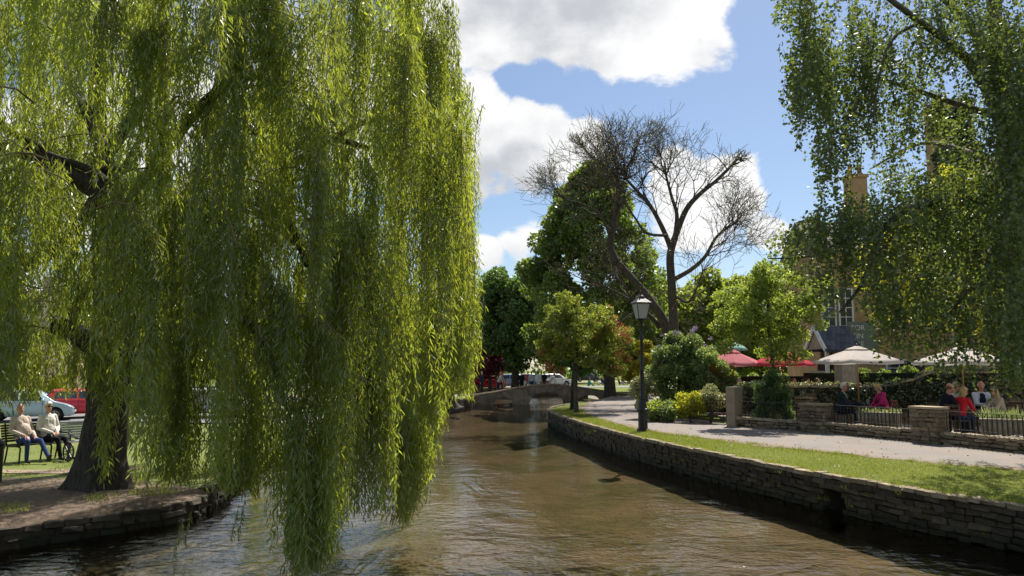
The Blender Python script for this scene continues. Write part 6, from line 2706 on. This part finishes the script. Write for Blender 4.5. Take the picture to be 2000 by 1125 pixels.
def head(f, c, look, skin='skin', s=1.0, fine=True):
    """c: centre of the head; look: unit direction of the face. returns frame"""
    fwd = Vector(look).normalized()
    side = Vector((0, 0, 1)).cross(fwd).normalized()
    up = fwd.cross(side)
    M = Matrix((fwd, side, up)).transposed()
    c = Vector(c)

    def T(x, y, z):
        return c + M @ (Vector((x, y, z)) * s)
    f.ell(T(-.012, 0, .022), Vector((.098, .078, .105)) * s, skin, M)
    f.ell(T(.020, 0, -.045), Vector((.072, .062, .080)) * s, skin, M)
    f.ell(T(.060, 0, -.092), Vector((.030, .034, .026)) * s, skin, M)
    if fine:
        f.cap(T(.086, 0, .012), T(.108, 0, -.028), .010 * s, .017 * s, skin)
        for y in (-1, 1):
            f.ell(T(-.008, .080 * y, -.005), Vector((.022, .012, .034)) * s, skin, M)
            f.ell(T(.082, .032 * y, .012), Vector((.010, .014, .008)) * s, 'eye', M)
        f.ell(T(.088, 0, -.062), Vector((.010, .024, .008)) * s, 'lip', M)
    return T, M


def hand(f, wrist, d, palm_n, side, skin='skin', fine=True, curl=0.5):
    """d: direction of the forearm, palm_n: where the palm looks, side: +1/-1 thumb side"""
    d = Vector(d).normalized()
    n = (Vector(palm_n) - d * d.dot(Vector(palm_n))).normalized()
    s = d.cross(n) * side
    w = Vector(wrist)
    f.cap(w, w + d * .05, .026, .030, skin)
    if not fine:
        f.cap(w + d * .04, w + d * .13 + n * .03, .032, .020, skin)
        return
    for k, (o, ln) in enumerate(((.030, .070), (.010, .080), (-.011, .075), (-.031, .058))):
        a = w + d * .02 + s * o * .6
        b = w + d * .088 + s * o
        f.cap(a, b, .016, .0125, skin)
        m_ = b + (d * (1 - curl * .5) + n * curl).normalized() * ln * .55
        e = m_ + (d * (1 - curl * 1.2) + n * curl * 1.5).normalized() * ln * .5
        f.cap(b, m_, .0105, .0095, skin)
        f.cap(m_, e, .0095, .008, skin)
    a = w + d * .025 + s * .022
    b = a + (d * .6 + s * .7 + n * .25).normalized() * .045
    e = b + (d * .85 + s * .2 + n * .45).normalized() * .038
    f.cap(a, b, .016, .012, skin)
    f.cap(b, e, .0115, .009, skin)


def arm(f, sh, el, wr, cloth_r, skin='skin', sleeve=1.0, fine=True, palm=(0, 0, -1), side=1, curl=.5):
    sh, el, wr = Vector(sh), Vector(el), Vector(wr)
    f.cap(sh, el, .069, .056, cloth_r)
    if sleeve >= 1:
        f.cap(el, el.lerp(wr, .93), .055, .043, cloth_r)
        f.cap(el.lerp(wr, .9), wr, .028, .026, skin)
    else:
        f.cap(el, wr, .040, .027, skin)
    hand(f, wr, wr - el, palm, side, skin, fine, curl)


def leg(f, hip, kn, an, toe, cl, shoe='shoe', fine=True, wide=1.0):
    hip, kn, an, toe = map(Vector, (hip, kn, an, toe))
    f.cap(hip, kn, .088 * wide, .062 * wide, cl)
    f.cap(kn, an + Vector((0, 0, .03)), .060 * wide, .046 * wide, cl)
    f.cap(an + Vector((0, 0, -.02)), toe, .040, .036, shoe)
    f.cap(an + Vector((0, 0, -.03)), an + (an - toe).normalized() * .04 + Vector((0, 0, -.035)), .036, .032, shoe)


def hair_cap(f, T, M, s=1.0, long=0.0, back=True, fringe=False, curly=False):
    f.ell(T(-.030, 0, .045), Vector((.095, .088, .098)) * s, 'hair', M)
    f.ell(T(-.055, 0, -.005), Vector((.065, .080, .085)) * s, 'hair', M)
    if fringe:
        f.ell(T(.050, 0, .085), Vector((.045, .066, .030)) * s, 'hair', M)
    if long:
        for y in (-.055, 0, .055):
            f.cap(T(-.05, y * 1.2, -.03), T(-.055, y * 1.25, -.03 - long), .045 * s, .030 * s, 'hair')
        for y in (-.075, .075):
            f.cap(T(-.01, y, .03), T(.0, y * 1.08, -.03 - long * .8), .030 * s, .020 * s, 'hair')
    if curly:
        for i in range(26):
            d = Vector(rng.normal(size=3)).normalized()
            if d.z < -.3 or d.x > .45:
                continue
            f.ell(T(-.028 + d.x * .09, d.y * .088, .04 + d.z * .095), Vector((.026, .026, .024)) * s, 'hair', M)


def glasses(T, M, parent, mat):
    m = MB()
    for y in (-.033, .033):
        c = T(.098, y, .014)
        pts = [c + M @ Vector((0, .026 * math.cos(a), .019 * math.sin(a))) for a in np.linspace(0, 2 * math.pi, 11)[:-1]]
        m.prism(pts, M @ Vector((-.004, 0, 0)), M @ Vector((.004, 0, 0)))
        m.bar(T(.095, y * 1.75, .018), T(.0, y * 2.45, .018), .006)
    m.bar(T(.101, -.012, .018), T(.101, .012, .018), .006)
    m.build('glasses', mat, parent)


DARKG = pmat('sunglass', (.012, .012, .014), .12, .1, 4, spec=.7)


def person(loc, rz, label, group, top, legs, hair, pose, fine=True, skin=None, voxel=None, hairkw=None, shade=False, extra=None, shoe=None, sleeve=1.0, belly=0.0, scale=1.0, bald=False, cat='person', look=None):
    """pose: dict of joints in the figure's own frame, facing +x"""
    p = empty('person', loc, rz)
    tag(p, label, cat, group)
    f = Fig()
    J = pose
    pel, che, nek, hd = Vector(J['pelvis']), Vector(J['chest']), Vector(J['neck']), Vector(J['head'])
    y = Vector((0, 1, 0))
    f.cap(pel - y * .075, pel + y * .075, .105, .105, 'legs')
    mid = pel.lerp(che, .45)
    f.ell(mid + Vector((.02 + belly * .5, 0, -.01)), Vector((.125 + belly * .8, .165 + belly * .4, .23)), 'top')
    for yy_ in (-.07, .07):
        f.cap(pel.lerp(che, .15) + Vector((.01 + belly * .5, yy_, 0)), che + Vector((.015 + belly * .15, yy_, .02)), .112, .108, 'top')
    f.cap(pel.lerp(che, .12) - y * .05, pel.lerp(che, .12) + y * .05, .118 + belly * .3, .118 + belly * .3, 'top')
    f.ell(che, Vector((.125, .185, .20)), 'top')
    shl, shr = Vector(J['sh_l']), Vector(J['sh_r'])
    f.cap(shl, shr, .062, .062, 'top')
    f.cap(nek - Vector((0, 0, .05)), nek.lerp(hd, .5), .056, .050, 'skin')
    f.cap(nek - Vector((0, 0, .07)), nek - Vector((0, 0, .045)), .075, .066, 'top')
    T, M = head(f, hd, look or J.get('look', (1, 0, 0)), 'skin', 1.0, fine)
    arm(f, shl, J['el_l'], J['wr_l'], 'top', 'skin', sleeve, fine, J.get('palm_l', (0, 0, -1)), 1, J.get('curl', .45))
    arm(f, shr, J['el_r'], J['wr_r'], 'top', 'skin', sleeve, fine, J.get('palm_r', (0, 0, -1)), -1, J.get('curl', .45))
    leg(f, pel + y * .085, J['kn_l'], J['an_l'], J['to_l'], 'legs')
    leg(f, pel - y * .085, J['kn_r'], J['an_r'], J['to_r'], 'legs')
    if extra:
        extra(f, T, M)
    regs = {'skin': skin or SKIN, 'top': top, 'legs': legs, 'eye': EYE, 'lip': LIP, 'shoe': shoe or SHOE}
    if extra:
        regs['extra'] = J.get('extra_mat', top)
    me = f.mesh(voxel or (.0128 if fine else .032), regs, 2 if fine else 1)
    link('body', me, None, p)
    if hair is not None:
        h = Fig()
        kw = dict(hairkw or {})
        if bald:
            h.ell(T(-.075, 0, -.005), Vector((.045, .086, .06)), 'hair', M)
            for yy in (-1, 1):
                h.ell(T(-.03, .072 * yy, .0), Vector((.05, .022, .045)), 'hair', M)
        else:
            hair_cap(h, T, M, **kw)
        hm = h.mesh(voxel or (.015 if fine else .034), {'hair': hair}, 1)
        link('hair', hm, None, p)
    if shade:
        glasses(T, M, p, DARKG)
    p.scale = (scale, scale, scale)
    return p, T, M


def sit(lean=0.0, back=0.0, hands='lap', seat=.44, kl=(.44, .12), kr=(.44, -.12), fl=.0, fr=.0, look=(1, 0, 0), head_dx=0.0, tabz=.70):
    """seated on something seat high; lean >0 forward"""
    s = math.sin
    pel = Vector((0, 0, seat + .10))
    che = pel + Vector((math.sin(lean) * .42, 0, math.cos(lean) * .42))
    nek = che + Vector((math.sin(lean) * .19, 0, math.cos(lean) * .185))
    hd = nek + Vector((math.sin(lean) * .10 + .03 + head_dx, 0, .17))
    up = Vector((math.sin(lean), 0, math.cos(lean)))
    J = dict(pelvis=pel, chest=che, neck=nek, head=hd, look=look)
    J['sh_l'], J['sh_r'] = che + up * .11 + Vector((0, .175, 0)), che + up * .11 + Vector((0, -.175, 0))
    for k, sg, (kx, ky), ft in (('l', 1, kl, fl), ('r', -1, kr, fr)):
        J['kn_' + k] = Vector((kx, ky, seat + .085))
        J['an_' + k] = Vector((kx + .02 + ft, ky, .085))
        J['to_' + k] = Vector((kx + .17 + ft, ky + sg * .03, .045))
    if hands == 'lap':
        for k, sg in (('l', 1), ('r', -1)):
            J['el_' + k] = che + Vector((.03, sg * .26, -.17))
            J['wr_' + k] = pel + Vector((.25, sg * .10, .11))
    elif hands == 'table':
        for k, sg in (('l', 1), ('r', -1)):
            J['el_' + k] = che + Vector((.14, sg * .25, -.16))
            J['wr_' + k] = Vector((che.x + .34, sg * .11, tabz + .05))
    elif hands == 'mouth':
        for k, sg in (('l', 1), ('r', -1)):
            J['el_' + k] = che + Vector((.20, sg * .20, -.16))
            J['wr_' + k] = Vector((che.x + .33, sg * .07, tabz + .16))
    return J


def stand(lean=0.0, arms='down', step=0.0, look=(1, 0, 0), h=1.0):
    pel = Vector((0, 0, .93))
    up = Vector((math.sin(lean), 0, math.cos(lean)))
    che = pel + up * .40
    nek = che + up * .19
    hd = nek + up * .15 + Vector((.02, 0, .02))
    J = dict(pelvis=pel, chest=che, neck=nek, head=hd, look=look)
    J['sh_l'], J['sh_r'] = che + up * .11 + Vector((0, .18, 0)), che + up * .11 + Vector((0, -.18, 0))
    for k, sg in (('l', 1), ('r', -1)):
        st = step * sg
        J['kn_' + k] = Vector((st * .5 + .02, sg * .09, .50))
        J['an_' + k] = Vector((st - .02, sg * .10, .085))
        J['to_' + k] = Vector((st + .13, sg * .12, .045))
        if arms == 'down':
            J['el_' + k] = che + Vector((-.03 - st * .3, sg * .25, -.17))
            J['wr_' + k] = che + Vector((.04 - st * .6, sg * .25, -.41))
        elif arms == 'front':
            J['el_' + k] = che + Vector((.02, sg * .24, -.18))
            J['wr_' + k] = che + Vector((.22, sg * .08, -.14))
        elif arms == 'reach':
            J['el_' + k] = J['sh_' + k] + Vector((.12, sg * .05, -.26))
            J['wr_' + k] = J['sh_' + k] + Vector((.22, sg * .02, -.46))
    return J


def ground_sit(lean=-.25, look=(1, 0, 0)):
    J = sit(lean, seat=.02, look=look, kl=(.36, .12), kr=(.36, -.12))
    for k, sg in (('l', 1), ('r', -1)):
        J['kn_' + k] = Vector((.38, sg * .13, .36))
        J['an_' + k] = Vector((.62, sg * .12, .085))
        J['to_' + k] = Vector((.75, sg * .13, .05))
        J['wr_' + k] = Vector((.30, sg * .12, .38))
        J['el_' + k] = J['chest'] + Vector((.10, sg * .25, -.16))
    return J


G_GREY = cloth_mat((.55, .54, .52))
H_WHITE = pmat('white_hair', (.62, .60, .56), .8, .15, 20, .4, 60)
H_BLOND = pmat('blonde_hair', (.48, .33, .15), .7, .25, 20, .4, 60)
H_BROWN = pmat('brown_hair', (.13, .075, .04), .7, .25, 20, .4, 60)
H_DARK = pmat('dark_hair', (.025, .02, .018), .6, .2, 20, .4, 60)
H_GREY = pmat('grey_hair', (.30, .29, .28), .8, .2, 20, .4, 60)

# ---- the couple on the bench
bm_ = Matrix.Rotation(BRZ, 3, 'Z')


def on_bench(yoff, xoff=-.06):
    v = BEN + bm_ @ Vector((xoff, yoff, 0))
    return v


jm = sit(-.30, hands='lap', seat=.44, kl=(.50, .10), kr=(.46, -.20), fl=.32, fr=-.02, look=(.93, -.10, .02))
jm['an_l'] = Vector((.88, .06, .12))
jm['to_l'] = Vector((1.00, .03, .20))
jm['wr_r'] = Vector((.30, -.16, .64))
jm['wr_l'] = Vector((.28, .10, .62))


def v_neck(f, T, M):
    pass


person(on_bench(-.38), BRZ, 'balding man in a cream jumper and blue jeans lounging on the bench', 'couple on the bench', cloth_mat((.50, .41, .34)), cloth_mat((.035, .065, .17)), H_WHITE, jm, skin=SKIN_RED, bald=True, belly=.05, voxel=.0105)
jw = sit(-.10, hands='lap', seat=.44, kl=(.47, .13), kr=(.48, -.07), fl=.18, fr=.10, look=(.96, -.18, .0))
jw['wr_l'] = Vector((.26, .05, .68))
jw['wr_r'] = Vector((.24, -.06, .67))
jw['extra_mat'] = cloth_mat((.50, .03, .05))


def scarf(f, T, M):
    n = jw['neck']
    f.cap(n + Vector((.06, 0, -.03)), n + Vector((.115, 0, -.14)), .032, .020, 'extra')


person(on_bench(.26), BRZ, 'white haired woman in sunglasses, cream jacket and red scarf on the bench', 'couple on the bench', cloth_mat((.66, .63, .58)), cloth_mat((.018, .018, .022)), H_WHITE, jw, hairkw=dict(curly=True, fringe=True), shade=True, extra=scarf, voxel=.0105)

# ---- terrace: table one
GT = 'people at the terrace tables'
jh = sit(.16, hands='table', look=(.9, -.25, -.18), tabz=.60)
jh['extra_mat'] = cloth_mat((.50, .52, .50))


def hood(f, T, M):
    n = jh['neck']
    for s_ in (-1, 1):
        f.cap(n + Vector((.05, s_ * .06, -.04)), jh['sh_l' if s_ > 0 else 'sh_r'] + Vector((.0, 0, .05)), .020, .016, 'extra')
        f.cap(n + Vector((.085, s_ * .045, -.06)), n + Vector((.13, s_ * .05, -.22)), .010, .008, 'extra')
    f.cap(n + Vector((-.08, -.08, -.03)), n + Vector((-.08, .08, -.03)), .045, .045, 'top')


def seat_at(px, d, yaw, chair_label):
    p = Vector((aty(px, 722, d).x, d, TZ))
    chair(p, yaw, chair_label)
    return p


p = seat_at(1638, 25.0, R(-28), 'dark chair under the man in the green hoodie')
person(p, R(-28), 'grey haired man in sunglasses and a dark green hoodie at the small table', GT, cloth_mat((.020, .035, .028)), cloth_mat((.02, .025, .045)), H_WHITE, jh, bald=False, hairkw=dict(), shade=True, extra=hood, skin=SKIN_RED)
p = seat_at(1728, 25.1, R(178), 'dark chair under the woman in the pink hooded top')
jp = sit(.34, hands='table', look=(.86, .1, -.45), tabz=.60)


def hood2(f, T, M):
    n = jp['neck']
    f.cap(n + Vector((-.09, -.08, -.02)), n + Vector((-.09, .08, -.02)), .055, .055, 'top')
    f.ell(n + Vector((-.12, 0, -.06)), Vector((.07, .11, .09)), 'top')


jp['extra_mat'] = cloth_mat((.42, .03, .14))
person(p, R(178), 'blonde woman in a pink hooded top leaning over the small table', GT, cloth_mat((.42, .03, .14)), cloth_mat((.03, .03, .04)), H_BLOND, jp, hairkw=dict(long=.08, fringe=True), extra=hood2)
# coat lying on the table edge
cz = Vector((aty(1656, 722, 24.7).x, 24.7, TZ + .68))
f = Fig()
for i in range(9):
    f.ell(Vector((rng.uniform(-.25, .25), rng.uniform(-.12, .12), .07 + rng.uniform(-.01, .06))), Vector((rng.uniform(.10, .16), .10, rng.uniform(.05, .09))), 'c')
f.cap((-.3, -.05, .05), (-.42, -.2, -.10), .07, .05, 'c')
coat = link('folded_coat', f.mesh(.016, {'c': cloth_mat((.014, .018, .035))}, 3), None, None, cz)
tag(coat, 'crumpled navy coat lying on the table before the man in the hoodie', 'coat')

# ---- terrace: the group of six
p = seat_at(1836, 22.2, R(5), 'dark chair under the man in the dark jacket')
person(p, R(5), 'balding man in a dark jacket at the left end of the big table', GT, cloth_mat((.012, .014, .022)), cloth_mat((.02, .02, .03)), H_BROWN, sit(.30, hands='table', look=(.9, .2, -.3), tabz=.62), skin=SKIN_RED, bald=True, scale=1.03)
p = seat_at(1846, 23.0, R(-30), 'dark chair under the short haired person behind the dark jacket')
person(p, R(-30), 'fair short haired person in a pale blue shirt behind the man in the dark jacket', GT, cloth_mat((.30, .36, .46)), cloth_mat((.03, .03, .05)), H_BLOND, sit(.12, hands='table', look=(.95, .1, -.05), tabz=.62))
p = seat_at(1861, 23.5, R(-70), 'dark chair at the back of the big table')
person(p, R(-70), 'person in pale sunglasses at the back of the big table', GT, cloth_mat((.40, .40, .42)), cloth_mat((.03, .03, .05)), H_GREY, sit(.08, hands='table', look=(.97, .1, -.08), tabz=.62), shade=True, scale=1.03)
p = seat_at(1866, 22.0, R(25), 'dark chair under the woman in the red top')
person(p, R(25), 'blonde woman in a red top and sunglasses at the big table', GT, cloth_mat((.58, .025, .035)), cloth_mat((.025, .04, .09)), H_BLOND, sit(.42, hands='table', look=(.80, -.45, -.30), tabz=.62), hairkw=dict(long=.16, fringe=True), shade=True, sleeve=1.0, scale=.98)
p = seat_at(1911, 23.2, R(-98), 'dark chair under the man in the navy vest')
jv = sit(.10, hands='mouth', look=(.96, -.25, -.08), tabz=.62)
jv['extra_mat'] = cloth_mat((.014, .018, .045))


def vest(f, T, M):
    c = jv['chest']
    pl_ = jv['pelvis']
    f.ell(c + Vector((.010, 0, -.02)), Vector((.133, .152, .205)), 'extra')
    f.ell(pl_.lerp(c, .45) + Vector((.025, 0, 0)), Vector((.142, .178, .21)), 'extra')


person(p, R(-98), 'white haired man in a navy vest over a pale blue shirt at the big table', GT, cloth_mat((.52, .57, .68)), cloth_mat((.02, .02, .03)), H_WHITE, jv, extra=vest, skin=SKIN_RED, scale=1.05, bald=True)
p = seat_at(1954, 22.3, R(182), 'dark chair under the long haired woman')
person(p, R(182), 'long haired blonde woman in a beige knit at the right end of the big table', GT, cloth_mat((.46, .38, .28)), cloth_mat((.02, .02, .025)), H_BLOND, sit(.30, hands='mouth', look=(.95, .1, -.2), tabz=.62), hairkw=dict(long=.24, fringe=True), scale=.96)
# drinkers whose heads show over the ivy wall
for px, hr, c, lab in ((1441, H_GREY, (.1, .1, .12), 'grey haired person whose head shows over the wall by the tall pillar'), (1546, H_BROWN, (.2, .05, .05), 'brown haired person whose head shows over the ivy wall'), (1571, H_DARK, (.03, .03, .05), 'dark haired person whose head shows over the ivy wall'), (1590, H_BROWN, (.06, .05, .04), 'person furthest right whose head shows over the ivy wall')):
    d = 30.2
    p = Vector((aty(px, 722, d).x, d, TZ))
    chair(p, R(rng.uniform(-60, 240)), 'garden chair under the ' + lab.split(' whose')[0].replace('furthest right', 'at the right') + ' behind the ivy wall')
    person(p, R(rng.uniform(-160, -20)), lab, 'people behind the ivy wall', cloth_mat(c), cloth_mat((.03, .03, .05)), hr, sit(.1, hands='lap'), fine=False, scale=1.06)

# ---- the crowd by the bridge
GC = 'crowd beyond the bridge'
for px, d, yaw, top, lg, hr, pose, lab in (
        (895, 66, -60, (.50, .07, .04), (.03, .03, .04), H_BROWN, stand(), 'person in an orange red coat at the edge of the willow'),
        (912, 70, 200, (.30, .24, .18), (.25, .22, .20), H_DARK, stand(arms='front'), 'person in a tan jacket seen between the willow strands'),
        (880, 72, 10, (.20, .32, .50), (.02, .02, .03), H_DARK, stand(), 'person in a blue shirt behind the dark green car'),
        (941, 64, -30, (.035, .045, .07), (.03, .04, .06), H_GREY, stand(), 'person in a dark blue jacket at the left end of the bridge'),
        (973, 65, -20, (.50, .50, .50), (.03, .04, .08), H_BROWN, stand(.55, 'reach'), 'person in a grey shirt bending forward behind the bridge'),
        (984, 66, 190, (.45, .22, .12), (.42, .22, .15), H_BLOND, stand(.35, 'reach'), 'child in a tan outfit bending beside the person in grey'),
        (1019, 66, 90, (.012, .014, .022), (.012, .014, .02), H_DARK, stand(arms='front'), 'person dressed all in black standing right of the tree trunk'),
        (1031, 70, -100, (.42, .10, .09), (.40, .38, .36), H_DARK, stand(), 'person in a rust red top among the crowd'),
        (1038, 69, 80, (.45, .47, .50), (.03, .05, .08), H_GREY, stand(), 'person in a grey top and dark jeans among the crowd'),
        (1046, 71, -70, (.22, .20, .28), (.30, .40, .45), H_BROWN, stand(arms='front'), 'person in a mauve top among the crowd'),
        (1051, 68, 70, (.74, .74, .73), (.68, .70, .70), H_DARK, stand(step=.1), 'person dressed all in white near the crown of the bridge'),
        (1057, 73, -40, (.30, .46, .52), (.30, .28, .26), H_WHITE, stand(), 'person in a pale turquoise top behind the one in white'),
        (1063, 70, -120, (.012, .012, .016), (.15, .08, .05), H_DARK, stand(arms='front'), 'person in a black jacket right of the one in white'),
        (1073, 69, 20, (.66, .66, .66), (.50, .42, .36), H_GREY, stand(.7, 'reach'), 'person in a white top bending over right of the crowd')):
    p = Vector((aty(px, 722, d).x, d, 0.0))
    person(p, R(yaw), lab, GC, cloth_mat(top), cloth_mat(lg), hr, pose, fine=False)
# ---- walkers and picnickers on the far lawn
GL = 'picnickers on the far lawn'
for px, d, yaw, top, lg, hr, pose, lab in (
        (1164, 118, 170, (.04, .05, .10), (.05, .05, .10), H_DARK, stand(step=.2), 'person in navy walking on the far road'),
        (1149, 92, 20, (.06, .26, .22), (.08, .30, .25), H_DARK, ground_sit(.2), 'person in teal sitting on the lawn behind the bridge'),
        (1176, 108, -40, (.03, .03, .05), (.05, .05, .07), H_DARK, ground_sit(), 'person in black sitting on the lawn left of the dark trunk'),
        (1178, 97, 200, (.03, .05, .16), (.45, .47, .5), H_BROWN, ground_sit(.1), 'person in blue with pale trousers sitting left of the dark trunk'),
        (1210, 99, 10, (.14, .07, .05), (.55, .55, .55), H_DARK, ground_sit(-.3), 'person in brown with pale trousers sitting right of the dark trunk'),
        (1216, 101, 30, (.10, .06, .05), (.2, .2, .25), H_BROWN, ground_sit(-.1), 'second person sitting right of the dark trunk')):
    p = Vector((aty(px, 722, d).x, d, 0.0))
    person(p, R(yaw), lab, GL, cloth_mat(top), cloth_mat(lg), hr, pose, fine=False)

# ---- duck on the water below the bridge
dp = onz(988, 795, WATER)
dk = empty('duck', dp, R(200))
tag(dk, 'small brown duck floating on the water below the left arch', 'duck')
f = Fig()
f.ell((0, 0, .05), (.20, .10, .085), 'b')
f.cap((.12, 0, .08), (.17, 0, .20), .045, .035, 'b')
f.ell((.19, 0, .22), (.055, .042, .045), 'h')
f.cap((.23, 0, .215), (.285, 0, .205), .018, .012, 'k')
f.cap((-.16, 0, .07), (-.26, 0, .12), .05, .015, 'b')
link('body', f.mesh(.014, {'b': cloth_mat((.20, .14, .09)), 'h': cloth_mat((.10, .08, .06)), 'k': cloth_mat((.40, .25, .05))}, 1), None, dk)
